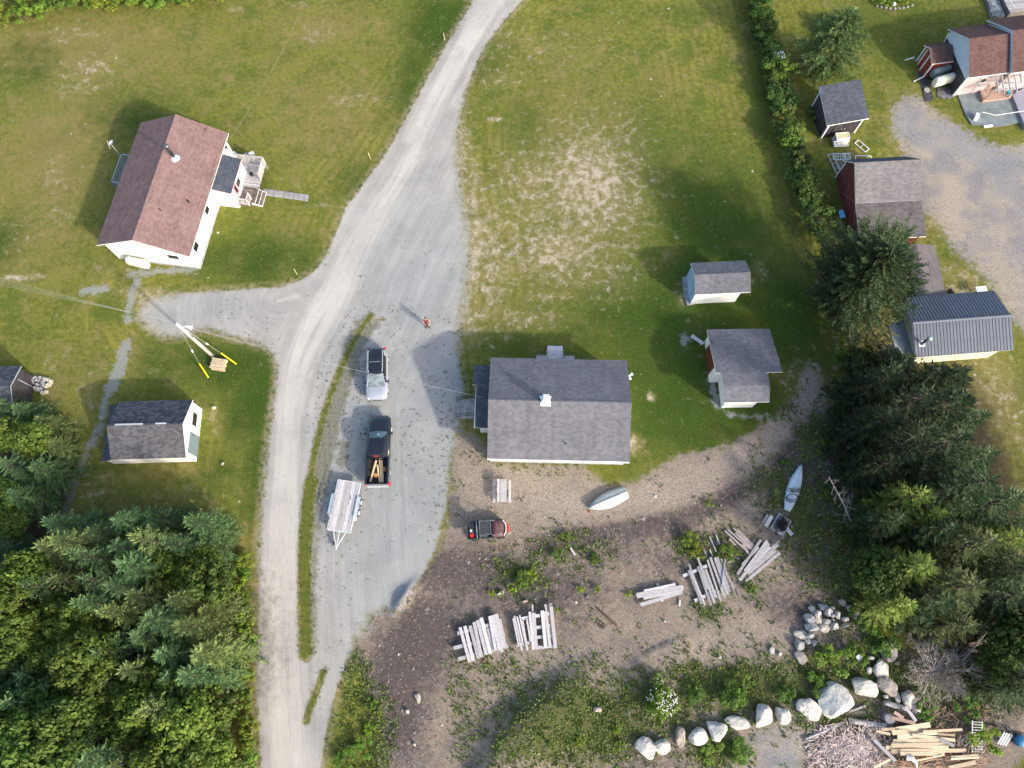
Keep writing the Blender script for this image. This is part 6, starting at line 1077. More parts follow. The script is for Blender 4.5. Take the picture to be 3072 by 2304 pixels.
skin_('hair', M('dark_hair', (.06, .035, .025), None, 9, .8), pr, [(0, -.07, 1.62), (0, -.07, 1.72), (0, -.01, 1.77)], [(0, 1), (1, 2)], [.08, .1, .08])
for s_ in (-1, 1): MB().box((s_ * .135, .05, .04), (.1, .27, .08)).build('shoe', BLACKM, pr); MB().tube([(s_ * .035, .07, 1.69), (s_ * .035, .082, 1.69)], .012, 6).build('eye', BLACKM, pr)
MB().box((0, .08, 1.665), (.025, .03, .04)).build('nose', SK, pr); MB().box((0, .43, 1.1), (.16, .1, .05)).build('controller', BLACKM, pr)

# ================================================================ VEGETATION
rs = np.random.RandomState(3)
ORD = ['first', 'second', 'third', 'fourth', 'fifth', 'sixth', 'seventh', 'eighth', 'ninth', 'tenth', 'eleventh', 'twelfth', 'thirteenth', 'fourteenth', 'fifteenth', 'sixteenth', 'seventeenth', 'eighteenth', 'nineteenth', 'twentieth', 'twenty first', 'twenty second', 'twenty third', 'twenty fourth', 'twenty fifth', 'twenty sixth', 'twenty seventh', 'twenty eighth', 'twenty ninth', 'thirtieth']
def leaf_mat(name, c1, c2, rough=.65):
    k = NT(name); c = k.mix(k.attr('tint'), c1, c2); c = k.mix(1.0, c, k.oinfo('Color'), 'MULTIPLY')
    c = k.mix(1.0, c, k.ss(k.noise(1.1, 3), .3, .7, .75, 1.3), 'MULTIPLY')
    k.done(c, rough, .25); k.b.inputs['Subsurface Weight'].default_value = 0
    tr = k.n('ShaderNodeBsdfTranslucent'); k.put(tr.inputs[0], k.mix(1.0, c, (1.1, 1.25, .5), 'MULTIPLY')); mx = k.n('ShaderNodeMixShader'); mx.inputs[0].default_value = .22
    k.t.links.new(k.b.outputs[0], mx.inputs[1]); k.t.links.new(tr.outputs[0], mx.inputs[2]); k.t.links.new(mx.outputs[0], k.t.nodes['Material Output'].inputs['Surface']); return k.m
NEED = leaf_mat('conifer_needles', (.06, .1, .048), (.165, .22, .11)); LEAF = leaf_mat('broad_leaves', (.07, .115, .02), (.19, .24, .05)); FLOW = M('white_blossom', (.8, .8, .76), None, 2, .7)
def fast_mesh(name, V, Fc, mat, tint=None, smooth=False):
    me = bpy.data.meshes.new(name); V = np.asarray(V, np.float32).reshape(-1, 3); Fc = np.asarray(Fc, np.int32); n = Fc.shape[1]
    me.vertices.add(len(V)); me.vertices.foreach_set('co', V.ravel()); me.loops.add(Fc.size); me.loops.foreach_set('vertex_index', Fc.ravel())
    me.polygons.add(len(Fc)); me.polygons.foreach_set('loop_start', np.arange(len(Fc), dtype=np.int32) * n); me.polygons.foreach_set('loop_total', np.full(len(Fc), n, np.int32)); me.update(calc_edges=True)
    at = me.attributes.new('tint', 'FLOAT', 'FACE'); at.data.foreach_set('value', (rs.rand(len(Fc)) if tint is None else tint).astype(np.float32)); me.materials.append(mat); return me
def blades(P, Dr, L, Wd, up, name, mat, tint=None):
    """diamond blades: base point P, direction Dr, length L, width Wd, normal hint up"""
    Dr = Dr / np.linalg.norm(Dr, axis=1)[:, None]; S = np.cross(Dr, up); S /= (np.linalg.norm(S, axis=1)[:, None] + 1e-6); U = np.cross(S, Dr)
    m = P + Dr * (L * .45)[:, None]; V = np.stack([P, m + S * (Wd / 2)[:, None] - U * (Wd * .25)[:, None], P + Dr * L[:, None], m - S * (Wd / 2)[:, None] - U * (Wd * .25)[:, None]], 1)
    n = len(P); F = np.arange(n * 4).reshape(n, 4); return fast_mesh(name, V, F, mat, tint)
def conifer_mesh(seed, h=8.0, r=2.1, lev=26, nb=8, bare=0.06, droop=.25, dens=.17, irregular=.2, pe=1.15, pp=.8):
    q = np.random.RandomState(seed); P, Dv, L, Wd, Tn = [], [], [], [], []; tr = MB(); tr.tube([(0, 0, -.3), (0, 0, h * .5), (0, 0, h * .98)], [h * .02, h * .012, .015], 8)
    lob = q.uniform(1 - irregular, 1 + irregular, 9)
    for i in range(lev):
        f = i / (lev - 1); z = h * (bare + (1 - bare) * f ** .9); R0 = r * (1 - f ** pe) ** pp + .12
        for b in range(nb if f < .8 else nb - 2):
            a = 6.283 * (b + q.uniform(-.75, .75)) / nb + i * 2.4; l = R0 * q.uniform(.66, 1.12) * lob[int(a / .7) % 9]; dz = -droop * (1 - f) + .25 * f + q.uniform(-.12, .12)
            d = np.array([math.cos(a), math.sin(a), dz]); n = max(2, int(l / dens))
            if i % 3 == 0: tr.tube([(0, 0, z), tuple(np.array([0, 0, z]) + d * l * .9)], [.03, .008], 3, False)
            for t in range(n):
                u = (t + .5) / n
                if u < .18 and f < .8: continue
                p = np.array([0, 0, z]) + d * (l * u) + np.array([0, 0, .12 * l * u * u])
                tl = (.16 + .42 * (1 - u)) * min(1.0, .45 + l * .35)
                for sd in (-1, 1):
                    aa = a + sd * q.uniform(.5, .95); P.append(p); Dv.append((math.cos(aa), math.sin(aa), dz + q.uniform(-.25, .3))); L.append(tl * q.uniform(.8, 1.3)); Wd.append(q.uniform(.09, .15)); Tn.append(min(1, max(0, q.normal(.35 + .45 * u, .2))))
            P.append(np.array([0, 0, z]) + d * l * .85); Dv.append((d[0], d[1], dz + .25)); L.append(.42); Wd.append(.13); Tn.append(.8)
    P.append(np.array([0, 0, h * .93])); Dv.append((0, 0, 1)); L.append(.5); Wd.append(.1); Tn.append(.9)
    n = len(P); up = np.tile([0, 0, 1.0], (n, 1)) + q.normal(size=(n, 3)) * .45
    return blades(np.array(P), np.array(Dv, float), np.array(L), np.array(Wd), up, 'conifer_crown', NEED, np.array(Tn)), tr.mesh('conifer_trunk', BARK)
def broad_mesh(seed, h=6.0, r=2.0, nc=70, per=70, ls=(.12, .24), base=.35, name='leafy_crown', mat=None, flat=.75):
    q = np.random.RandomState(seed); P, N = [], []; tr = MB(); tr.tube([(0, 0, -.3), (.1, 0, h * .35), (0, .1, h * .6)], [h * .025, h * .018, h * .01], 7)
    for c in range(nc):
        a = q.uniform(0, 6.283); u = q.uniform(0, 1) ** .55; ph = q.uniform(-.25, 1); cz = h * base + (h * (1 - base)) * (.45 + .5 * ph * (1 - .6 * u * u)); cr = r * q.uniform(.15, .33)
        cx, cy = r * .85 * u * math.cos(a), r * .85 * u * math.sin(a); tr.tube([(0, 0, h * .3), (cx * .5, cy * .5, (h * .35 + cz) / 2), (cx, cy, cz)], [.035, .025, .012], 4, False)
        dv = q.normal(size=(per, 3)); dv /= np.linalg.norm(dv, axis=1)[:, None]; dv[:, 2] = np.where(dv[:, 2] < -.3, -dv[:, 2], dv[:, 2]); k_ = q.uniform(.4, 1.18, per)[:, None]
        P.append(np.array([cx, cy, cz]) + dv * k_ * np.array([cr, cr, cr * flat])); N.append(dv + np.array([0, 0, .6]) + q.normal(size=(per, 3)) * .45)
    P = np.concatenate(P); N = np.concatenate(N); D_ = np.cross(N, q.normal(size=N.shape)); L = q.uniform(ls[0], ls[1], len(P)) * 1.25
    D_ /= np.linalg.norm(D_, axis=1)[:, None]
    t = np.repeat(q.rand(nc), per) * .5 + q.rand(len(P)) * .5
    return blades(P - D_ * (L / 2)[:, None], D_, L, L * .75, N, name, mat or LEAF, t), tr.mesh('leafy_trunk', BARK)
CON = [conifer_mesh(1), conifer_mesh(2, 8, 1.8, 28, 7, .05, .3), conifer_mesh(3, 8, 2.4, 24, 9, .06, .15), conifer_mesh(4, 8, 1.5, 30, 7, .04, .35, .15), conifer_mesh(5, 8, 2.0, 20, 6, .1, .1, .2, .35)]
BRD = [broad_mesh(11), broad_mesh(12, 6, 1.8, 60, 70, (.12, .22)), broad_mesh(13, 6, 2.2, 80, 65, (.14, .26), .3), broad_mesh(14, 6, 1.9, 55, 75, (.1, .2), .3)]
SHB = [broad_mesh(21, 1.6, 1.0, 18, 60, (.08, .17), .1, 'shrub_leaves'), broad_mesh(22, 1.4, .9, 14, 70, (.07, .15), .1, 'shrub_leaves'), broad_mesh(23, 1.8, 1.2, 26, 55, (.09, .18), .05, 'shrub_leaves')]
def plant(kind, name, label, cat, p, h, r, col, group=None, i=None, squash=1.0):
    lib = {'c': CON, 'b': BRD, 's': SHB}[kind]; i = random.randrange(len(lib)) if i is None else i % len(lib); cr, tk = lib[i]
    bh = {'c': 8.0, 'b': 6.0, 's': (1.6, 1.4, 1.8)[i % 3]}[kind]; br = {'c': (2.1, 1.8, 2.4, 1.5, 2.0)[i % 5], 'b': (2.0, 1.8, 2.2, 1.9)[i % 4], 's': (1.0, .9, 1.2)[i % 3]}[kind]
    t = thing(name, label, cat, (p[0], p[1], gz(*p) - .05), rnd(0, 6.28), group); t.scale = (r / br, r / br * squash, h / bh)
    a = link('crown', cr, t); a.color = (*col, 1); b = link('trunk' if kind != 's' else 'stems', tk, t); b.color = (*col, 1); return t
BLUE = (.72, .88, .68); DARKC = (.45, .58, .42); OLIVE = (.95, .9, .6); LIME = (.76, .86, .66); MIDG = (.62, .75, .65); DEEP = (.38, .45, .34)
KN = {'sunlit': ('c', (1.45, 1.4, .55), 'yellow green lit conifer'), 'blue': ('c', BLUE, 'blue green spruce'), 'dark': ('c', DARKC, 'dark green spruce'), 'olive': ('c', OLIVE, 'olive tinged conifer'), 'lime': ('b', LIME, 'lime green leafy tree'), 'mid': ('b', MIDG, 'mid green leafy tree')}  # the lit conifer's sunlight is part of its crown colour
# left wood: crown centres in enlarged-photo coordinates
pts = []; poly = [(-40, 1310), (60, 1265), (105, 1190), (150, 1138), (250, 1122), (380, 1125), (450, 1132), (480, 1170), (480, 1300), (480, 1500), (484, 1700), (-40, 1700)]
def inside(x, y, pl):
    c = False
    for i in range(len(pl)):
        x1, y1 = pl[i]; x2, y2 = pl[i - 1]
        if (y1 > y) != (y2 > y) and x < (x2 - x1) * (y - y1) / (y2 - y1) + x1: c = not c
    return c
tries = 0
while len(pts) < 96 and tries < 6000:
    tries += 1; x = rnd(-40, 500); y = rnd(1090, 1700)
    zx, zy = x / .871, (y - 829) / .871
    if (285 < zx < 335 and 430 < zy < 560) or (200 < zx < 300 and 735 < zy < 800): continue
    if inside(x, y, poly) and all(math.hypot(x - a, y - b) > 45 for a, b in pts): pts.append((x, y))
pts.sort(key=lambda p: p[1]); rows = [pts[i:i + 10] for i in range(0, len(pts), 10)]
for ri, row in enumerate(rows):
    row.sort(key=lambda p: -p[0])
    for ci, (x, y) in enumerate(row):
        u = random.random()
        zx, zy = x / .871, (y - 829) / .871
        if 120 < zx < 290 and 585 < zy < 735: kd = 'lime'
        elif zx < 115 and zy < 640: kd = 'mid' if u < .5 else 'lime'
        elif 395 < zx < 500 and 425 < zy < 505: kd = 'lime'
        elif zx < 210 and zy > 790: kd = 'mid'
        elif zx < 120: kd = 'blue'
        elif zy > 745 and zx > 290: kd = 'lime' if u < .3 else 'mid' if u < .75 else 'olive'
        elif zx > 530 and zy > 470: kd = 'mid' if u < .5 else 'olive'
        elif zy > 505 and zx > 290: kd = 'olive' if u < .55 else 'blue'
        elif y < 1290: kd = 'blue' if u < .62 else 'dark' if u < .85 else 'olive'
        else: kd = ('blue', 'dark', 'olive', 'mid', 'lime')[0 if u < .36 else 1 if u < .55 else 2 if u < .75 else 3 if u < .9 else 4]
        k_, col, nm = KN[kd]; edge = min(1, (545 - x) / 110, (y - 1060) / 90); h = (4.2 + 3.8 * max(.1, edge)) * rnd(.75, 1.25); j = rnd(.68, 1.25)
        p = D(x, y, h * .55)
        plant(k_, 'spruce_tree' if k_ == 'c' else 'leafy_tree', '%s in the lower left wood, %s row, %s from lane' % (nm, ORD[ri], ORD[ci]), 'tree', p, h, rnd(1.6, 2.2) * (.9 if k_ == 'c' else 1.0), tuple(c * j * (1.2 if k_ == 'c' else 1.0) for c in col), 'trees of the lower left wood')
# clump at the left edge
for i, (x, y, kd, h, r, d_) in enumerate(((15, 885, 'blue', 4.0, 1.7, 'touching the cut off shed'), (60, 890, 'blue', 4.2, 1.5, 'by the heap of slabs'), (105, 915, 'olive', 3.8, 1.5, 'at the right shoulder'), (20, 940, 'lime', 4.5, 1.5, 'high on the left, brightest'), (75, 950, 'lime', 4.5, 1.6, 'in the upper middle'), (130, 965, 'olive', 3.2, 1.4, 'at the rightmost bulge'), (40, 1010, 'blue', 5.0, 1.9, 'in the centre'), (100, 1015, 'blue', 4.5, 1.8, 'right of the centre'), (5, 1075, 'mid', 4.5, 1.7, 'on the left below the centre'), (55, 1075, 'blue', 4.5, 1.7, 'below the centre'), (25, 1130, 'lime', 4.0, 1.5, 'low down, yellowish'), (5, 1190, 'dark', 4.5, 1.7, 'lowest, in shade'), (40, 1185, 'dark', 3.5, 1.4, 'low on the right, in shade'))):
    k_, col, nm = KN[kd]; plant(k_, 'spruce_tree' if k_ == 'c' else 'leafy_tree', '%s in the left edge clump, %s' % (nm, d_), 'tree', D(x, y, h * .6), h, r, col, 'trees of the left edge clump')
# right wood
RW = [(1925, 800, 'dark', 7, 2.0), (1990, 825, 'dark', 7.5, 2.2), (2030, 830, 'dark', 8, 2.2), (1890, 830, 'dark', 8.5, 2.4), (1950, 880, 'dark', 10, 2.6), (2020, 890, 'dark', 10, 2.6), (2075, 920, 'blue', 8, 2.0), (1880, 920, 'dark', 9, 2.4), (1940, 960, 'dark', 11, 2.8), (2010, 970, 'dark', 11, 2.8), (2080, 1000, 'blue', 9, 2.2), (1890, 1010, 'dark', 7, 2.2), (2060, 1060, 'dark', 11, 2.6), (2130, 1090, 'blue', 9.5, 2.4), (1955, 1080, 'sunlit', 8, 1.8), (1995, 1120, 'sunlit', 7, 1.5), (1910, 1130, 'dark', 7, 1.8), (2010, 1150, 'dark', 8, 2.2), (2080, 1180, 'olive', 9, 2.6), (2160, 1170, 'sunlit', 7.5, 2.0), (2200, 1150, 'blue', 8, 2.0), (1890, 1240, 'mid', 6.5, 1.9), (1960, 1230, 'sunlit', 7.5, 1.9), (2050, 1270, 'olive', 9, 2.6), (2000, 1300, 'dark', 7.5, 2.0), (1930, 1310, 'sunlit', 6.5, 1.7), (2150, 1290, 'dark', 8.5, 2.2), (2205, 1250, 'blue', 8.5, 2.2), (2060, 1350, 'olive', 6.5, 1.7), (2190, 1380, 'mid', 7, 2.0), (2140, 1210, 'olive', 8, 2.0), (2215, 1330, 'dark', 8, 2.2), (2200, 1470, 'dark', 5.5, 1.9), (2150, 1430, 'mid', 4.5, 1.4), (1850, 790, 'mid', 4.5, 1.5)]
RW.sort(key=lambda q: q[1]); rows = [RW[i:i + 5] for i in range(0, len(RW), 5)]
for ri, row in enumerate(rows):
    row.sort()
    for ci, (x, y, kd, h, r) in enumerate(row):
        k_, col, nm = KN[kd]; col = tuple(c * (1.0 if kd in ('lime', 'sunlit') else .38 if x < 2050 and y < 1060 else .62) for c in col); plant(k_, 'spruce_tree' if k_ == 'c' else 'leafy_tree', '%s in the right wood, %s row down, %s from left' % (nm, ORD[ri], ORD[ci]), 'tree', D(x, y, h * .6), h, r * 1.05, col, 'trees of the right hand wood')
# big spruce by the barn and the tree at the top right
BIG = conifer_mesh(77, 10.5, 4.4, 50, 15, .1, -.1, .15, .32, 2.6, .75); t = thing('spruce_tree', 'huge dark spruce standing between the red barn and the metal roofed cabin', 'tree', (*D(1868, 603, 5.5), 0), .4)
a = link('crown', BIG[0], t); a.color = (*DEEP, 1); b = link('trunk', BIG[1], t)
t2 = thing('spruce_tree', 'thin topped grey green spruce by the hedge at the top right', 'tree', (*D(1800, 105, 3.0), 0), .9); TT = conifer_mesh(78, 7.5, 3.0, 28, 13, .08, .0, .18, .3, 1.8, .8)
a = link('crown', TT[0], t2); a.color = (.75, .85, .55, 1); b = link('trunk', TT[1], t2)
BR2 = conifer_mesh(79, 6, 2.6, 14, 10, .1, .05, .2, .3); t3 = thing('brown_conifer', 'brownish half dead conifer at the foot of the huge spruce', 'tree', (*D(1868, 700, 2.0), 0), .2)
a = link('crown', BR2[0], t3); a.color = (1.5, 1.0, .75, 1); b = link('trunk', BR2[1], t3)
# hedges of shrubs
def row_of_shrubs(path_, n, h, r, jit, cols, name, lab, group, kinds='s'):
    pl = [D(*q) for q in path_]; seg = [math.dist(pl[i], pl[i + 1]) for i in range(len(pl) - 1)]; tot = sum(seg)
    for i in range(n):
        s_ = tot * (i + .5) / n; j = 0
        while s_ > seg[j]: s_ -= seg[j]; j += 1
        f = s_ / seg[j]; p = (pl[j][0] + (pl[j + 1][0] - pl[j][0]) * f + rnd(-jit, jit), pl[j][1] + (pl[j + 1][1] - pl[j][1]) * f + rnd(-jit, jit))
        plant(kinds, name, lab % ORD[i], 'shrub', p, h * rnd(.8, 1.25), r * rnd(.85, 1.2), tuple(c * rnd(.85, 1.15) for c in random.choice(cols)), group)
row_of_shrubs([(1625, -30), (1640, 60), (1665, 150), (1680, 230), (1700, 310), (1725, 380), (1745, 450), (1765, 520)], 30, 2.0, 1.35, .3, [(.6, .75, .7), (.8, .95, .7), (.45, .6, .6)], 'hedge_shrub', '%s shrub from the top in the long dark hedge beside the right lawn', 'shrubs of the long hedge')
row_of_shrubs([(1605, -30), (1620, 40), (1655, 150), (1672, 230)], 12, 1.6, 1.0, .3, [(.5, .65, .6), (.65, .8, .65)], 'hedge_shrub', '%s shrub from the top in the outer row before the long hedge', 'shrubs before the long hedge')
row_of_shrubs([(-40, 36), (60, 42), (120, 26), (200, 14), (330, 10), (480, 2)], 20, 1.8, 1.25, .3, [(1.1, 1.15, .75), (.85, 1, .7), (1.2, 1.2, .7)], 'leafy_shrub', '%s leafy shrub from the left in the bright thicket at the top left edge', 'shrubs of the top left thicket')
row_of_shrubs([(-40, 0), (100, -5), (250, -15), (420, -22)], 9, 2.2, 1.4, .4, [(.9, 1, .7)], 'leafy_shrub', '%s leafy shrub from the left in the back of the top left thicket', 'back shrubs of the top left thicket')
row_of_shrubs([(530, 1200), (532, 1330), (536, 1450), (540, 1560), (546, 1690)], 16, 1.3, .7, .15, [(1.15, 1.3, .7), (.95, 1.15, .7)], 'leafy_shrub', '%s light green shrub from the top between the lower left wood and lane', 'shrubs between wood and lane')
row_of_shrubs([(1770, 40), (1780, 150), (1760, 180)], 6, 1.4, 1.1, .5, [(.7, .85, .6)], 'leafy_shrub', '%s shrub in the undergrowth around the thin topped spruce', 'undergrowth by the thin topped spruce')
for i, (x, y, h, r, col, l) in enumerate(((1130, 1250, .8, .8, (.75, .9, .7), 'low green shrub among stones below the utility vehicle'), (1105, 1270, .6, .45, (1.5, 1.55, .7), 'bright lime shrub above the left board stack'), (1150, 1242, .6, .5, (1.5, 1.55, .7), 'bright lime shrub right of the low green shrub'), (1062, 1285, .5, .35, (1.3, 1.4, .6), 'small lime plant above the left board stack'), (1083, 1282, .4, .25, (1.5, 1.55, .7), 'smallest lime tuft by the pale flat stone'), (1225, 1165, .7, .6, (.8, .95, .7), 'green shrub above the lone white plank'), (1205, 1195, .6, .55, (.7, .85, .7), 'green shrub left of the lone white plank'), (1285, 1205, .5, .5, (.6, .75, .6), 'dim green shrub right of the lone white plank'), (1253, 1272, .5, .35, (1.5, 1.6, .6), 'lime plant on the open dirt, left of a pair'), (1290, 1273, .5, .3, (1.5, 1.6, .6), 'lime plant on the open dirt, right of a pair'), (1357, 1283, .4, .33, (1.4, 1.5, .6), 'flat lime plant left of the small sheaf of beams'), (1202, 1318, .35, .22, (1.5, 1.6, .6), 'tiny lime plant beside the right board stack'), (1492, 1165, 1.0, .75, (1.1, 1.15, .6), 'yellow green shrub above the wide weedy fan'), (1508, 1195, .8, .6, (1.2, 1.0, .5), 'reddish yellow shrub just above the wide weedy fan'), (1575, 1195, .8, .7, (.8, .95, .6), 'green shrub between the rotting pile and the wide fan'), (1532, 1085, .5, .4, (1.0, 1.1, .6), 'round green plant alone on the grey dirt'), (1620, 1270, .6, .5, (.8, 1, .6), 'green plant below the tidy slanting pile'), (1580, 1505, 1.3, 1.1, (.7, .95, .6), 'feathery green bush above the sixth boulder'), (1600, 1470, .9, .7, (.8, 1, .6), 'smaller feathery bush above the sixth boulder'), (1500, 1500, .9, .8, (.7, .9, .7), 'soft green bush right of the white flowering bush'), (1410, 1525, .8, .6, (1.3, 1.35, .6), 'yellow green bush left of the white flowering bush'), (1800, 1430, 1.3, 1.3, (.9, 1.1, .6), 'large bright shrub holding the white garden chair'), (1850, 1418, 1.1, 1.0, (.8, 1, .6), 'bright shrub right of the white garden chair'), (1765, 1480, .9, .9, (.75, 1, .6), 'green shrub above the largest boulder'), (1740, 1530, .8, .7, (.7, .95, .6), 'green shrub left of the boulder with a hollow'), (1700, 1500, .8, .8, (.6, .85, .6), 'dim shrub among grey weeds above the small boulders'), (1570, 1570, .6, .5, (.6, .8, .5), 'low shrub over the top of the sixth boulder'), (1600, 1620, .7, 1.0, (.7, .95, .6), 'wide low shrub below the fourth and fifth boulders'), (1540, 1620, .6, .9, (.8, 1, .6), 'wide low shrub left of the pale gravel patch'), (1250, 1600, .5, .4, (1.1, 1.2, .6), 'bright tuft on the bank, upper one'), (1340, 1610, .5, .4, (1.0, 1.1, .6), 'bright tuft on the bank, right one'), (1190, 1610, .5, .3, (1.2, 1.3, .6), 'bright tuft on the bank, left one'), (1330, 1575, .5, .4, (1.2, 1.3, .6), 'yellow tuft in the middle of the bank'), (800, 1520, .6, .5, (.8, 1, .6), 'green shrub at the top of the verge beside the lane'), (795, 1575, .6, .5, (1.2, 1.4, .6), 'bright shrub in the middle of the verge beside the lane'), (780, 1620, .9, .9, (.8, 1.1, .6), 'large shrub low in the verge beside the lane'), (745, 1640, .8, .8, (.7, 1, .6), 'large shrub at the bottom left of the verge'), (820, 1540, .3, .2, (1.6, 1.8, .6), 'tiny lime tuft on the brown dirt beside the verge'), (2130, 1600, 1.2, 1.2, (1.2, 1.3, .6), 'bright shrub below the blue tub'), (2090, 1530, .9, 1.0, (.6, .9, .5), 'mossy shrub above the metal rack'), (2000, 1530, .9, .9, (.7, 1, .5), 'bright moss green shrub under the dead bush'), (1700, 1003, .7, .5, (.6, .85, .6), 'dim shrub touching the tip of the slim boat'), (1672, 1082, .5, .4, (.8, .9, .6), 'low flowering weed left of the slim boat'), (1825, 780, 1.6, 1.0, (.6, .9, .6), 'soft green bush left of the fallen board under the huge spruce'), (1830, 1150, 1.0, .9, (.4, .55, .4), 'dark undergrowth bush beside the bare dead tree'), (1800, 960, 1.0, 1.0, (.4, .55, .4), 'dark undergrowth bush above the slim boat'), (1790, 1060, .9, 1.0, (.4, .55, .4), 'dark undergrowth bush right of the slim boat'), (1860, 1330, 1.2, 1.1, (.5, .7, .5), 'dark shrub right of the rock heap'), (1905, 1385, 1.2, 1.2, (.5, .75, .5), 'dark shrub above the brownish boulder'), (1850, 250, 1.2, 1.1, (.8, .95, .6), 'olive shrub behind the dark plank shed'), (1760, 240, 1.0, .9, (.8, .95, .6), 'olive shrub above the left corner of the dark plank shed'))):
    plant('s', 'shrub', l, 'shrub', D(x, y, h * .5), h, r, col)
# garden bed at the top
gb = thing('flower_bed', 'rounded flower bed with pale foliage and a white ball, cut off by the top edge', 'flower bed', (*T(3, 0, 1060, 20), 0))
for i, (x, y, c_) in enumerate(((920, 20, (.7, .9, .6)), (990, 40, (1.6, 1.6, 1.1)), (1050, 10, (.7, .9, .5)), (1150, 15, (1.7, 1.6, .7)), (1210, -10, (.9, 1, .5)), (1000, -20, (.6, .8, .5)))):
    p = T(3, 0, x, y); o = link('bedding_plant', SHB[i % 3][0], gb, (p[0] - gb.location.x, p[1] - gb.location.y, 0)); o.scale = (.75, .75, .5); o.color = (*c_, 1)
p = T(3, 0, 1085, 42, .2); bm = bmesh.new(); bmesh.ops.create_uvsphere(bm, u_segments=16, v_segments=10, radius=.2); me = bpy.data.meshes.new('garden_ball'); bm.to_mesh(me); bm.free(); me.materials.append(WHITEP)
link('garden_ball', me, gb, (p[0] - gb.location.x, p[1] - gb.location.y, .3))
for i in range(9):
    p = T(3, 0, 940 + i * 38, 55 + 25 * math.sin(i * .4)); o = link('edging_stone', ROCKS[i], gb, (p[0] - gb.location.x, p[1] - gb.location.y, .06)); o.scale = (.17, .13, .12); o.color = (.8, .8, .8, 1)
# white flowering bushes
def flowering(label, p, h, r, n, tall=False):
    t = plant('s', 'flowering_bush', label, 'shrub', p, h, r, (1.0, 1.15, .7), None, 2); q = np.random.RandomState(int(p[0] * 10) & 1023)
    a = q.uniform(0, 6.283, n); u = np.sqrt(q.uniform(0, 1, n)); P = np.stack([1.2 * u * np.cos(a), 1.2 * u * np.sin(a), 1.9 - 1.3 * u ** 2 + q.uniform(-.1, .1, n)], 1)
    Dv = q.normal(size=(n, 3)); Dv[:, 2] *= .3; f = blades(P, Dv, np.full(n, .1), np.full(n, .1), np.tile([0, 0, 1.0], (n, 1)), 'blossoms', FLOW); o = link('blossoms', f, t); o['kind'] = 'stuff'; return t
flowering('tall bush covered in white blossoms above the boulder row', D(1430, 1515, .8), 1.6, 1.2, 130); flowering('low white blossoming spray above the tall flowering bush', D(1421, 1470, .8), 1.3, .5, 50)
flowering('bush with dense white blossoms at the foot of the long hedge', D(1680, 128, 1), 1.8, 1.1, 330); flowering('sparse flowering weed left of the slim pale boat', D(1676, 1062, .3), .5, .35, 40); flowering('small white flowering weed by the two leftmost boulders', D(1418, 1615, .3), .5, .4, 30); flowering('white flowers at the foot of the largest boulder', D(1795, 1540, .3), .4, .5, 40); flowering('white flowering patch at the wood edge by the lane', D(505, 1320, 2.5), 2.6, .6, 60)
# dead bush, dead trees
def dead_mesh(seed, n, L, up=.5, r0=.04):
    q = random.Random(seed); m = MB()
    def br(p, d, l, r, k):
        e = p + d * l; m.tube([p, (p + e) / 2 + Vector((q.uniform(-.05, .05), q.uniform(-.05, .05), 0)) * l, e], [r, r * .8, r * .6], 3, False)
        if k == 0: return
        for _ in range(3): br(p + d * l * q.uniform(.5, 1), (d + Vector((q.uniform(-.8, .8), q.uniform(-.8, .8), q.uniform(-.3, .6)))).normalized(), l * q.uniform(.5, .75), r * .6, k - 1)
    for i in range(n): a = 6.283 * i / n + q.uniform(-.2, .2); br(Vector((0, 0, .1)), Vector((math.cos(a), math.sin(a), q.uniform(.2, 1.2) * up)).normalized(), L * q.uniform(.7, 1.1), r0, 4)
    return m.mesh('dead_branches', DEADW)
t = thing('dead_bush', 'big round leafless grey bush beside the boulders', 'bush', (*D(2025, 1450, .6), 0)); link('branches', dead_mesh(5, 15, 1.5, .7, .035), t); link('branches', dead_mesh(8, 13, 1.2, 1.0, .03), t); link('branches', dead_mesh(18, 12, .9, 1.2, .03), t); t.scale = (1.25, 1.15, 1.1)
t = thing('brushwood', 'thin grey brushwood above the dead bush under the conifers', 'bush', (*D(1990, 1385, .4), 0)); link('branches', dead_mesh(6, 6, .9, .5, .025), t)
t = thing('brushwood', 'grey brushwood by the fallen trunk near the right edge', 'bush', (*D(2170, 1540, .4), 0)); link('branches', dead_mesh(9, 6, .8, .5, .025), t)
def dead_tree(label, base, top, h, seed, nb=16, lb=1.1):
    q = random.Random(seed); b = Vector((*base, 0)); e = Vector((*top, h)) - b; t = thing('dead_tree', label, 'tree', b); mid = e * .5 + Vector((.15, -.1, 0))
    MB().tube([(0, 0, 0), mid, e], [.09, .06, .02], 7).build('trunk', DEADW, t); m = MB()
    for i in range(nb):
        f = .25 + .75 * i / nb; p = Vector((0, 0, 0)).lerp(mid, f * 2) if f < .5 else mid.lerp(e, f * 2 - 1); d = Vector((q.uniform(-1, 1), q.uniform(-1, 1), q.uniform(-.2, .3))).normalized(); l = lb * q.uniform(.5, 1.1) * (1.15 - f * .6); m.tube([p, p + d * l], [.018, .006], 4, False)
        for _ in range(4): s_ = p + d * l * q.uniform(.3, .9); m.tube([s_, s_ + (d + Vector((q.uniform(-1, 1), q.uniform(-1, 1), .1))).normalized() * l * .4], [.01, .004], 3, False)
    m.build('branches', DEADW, t)
dead_tree('slender bare dead tree leaning beside the right wood near the slim boat', T(3, 2, 740, 1240, 0), T(3, 2, 525, 800, 4.5), 4.5, 3, 22, 1.3)
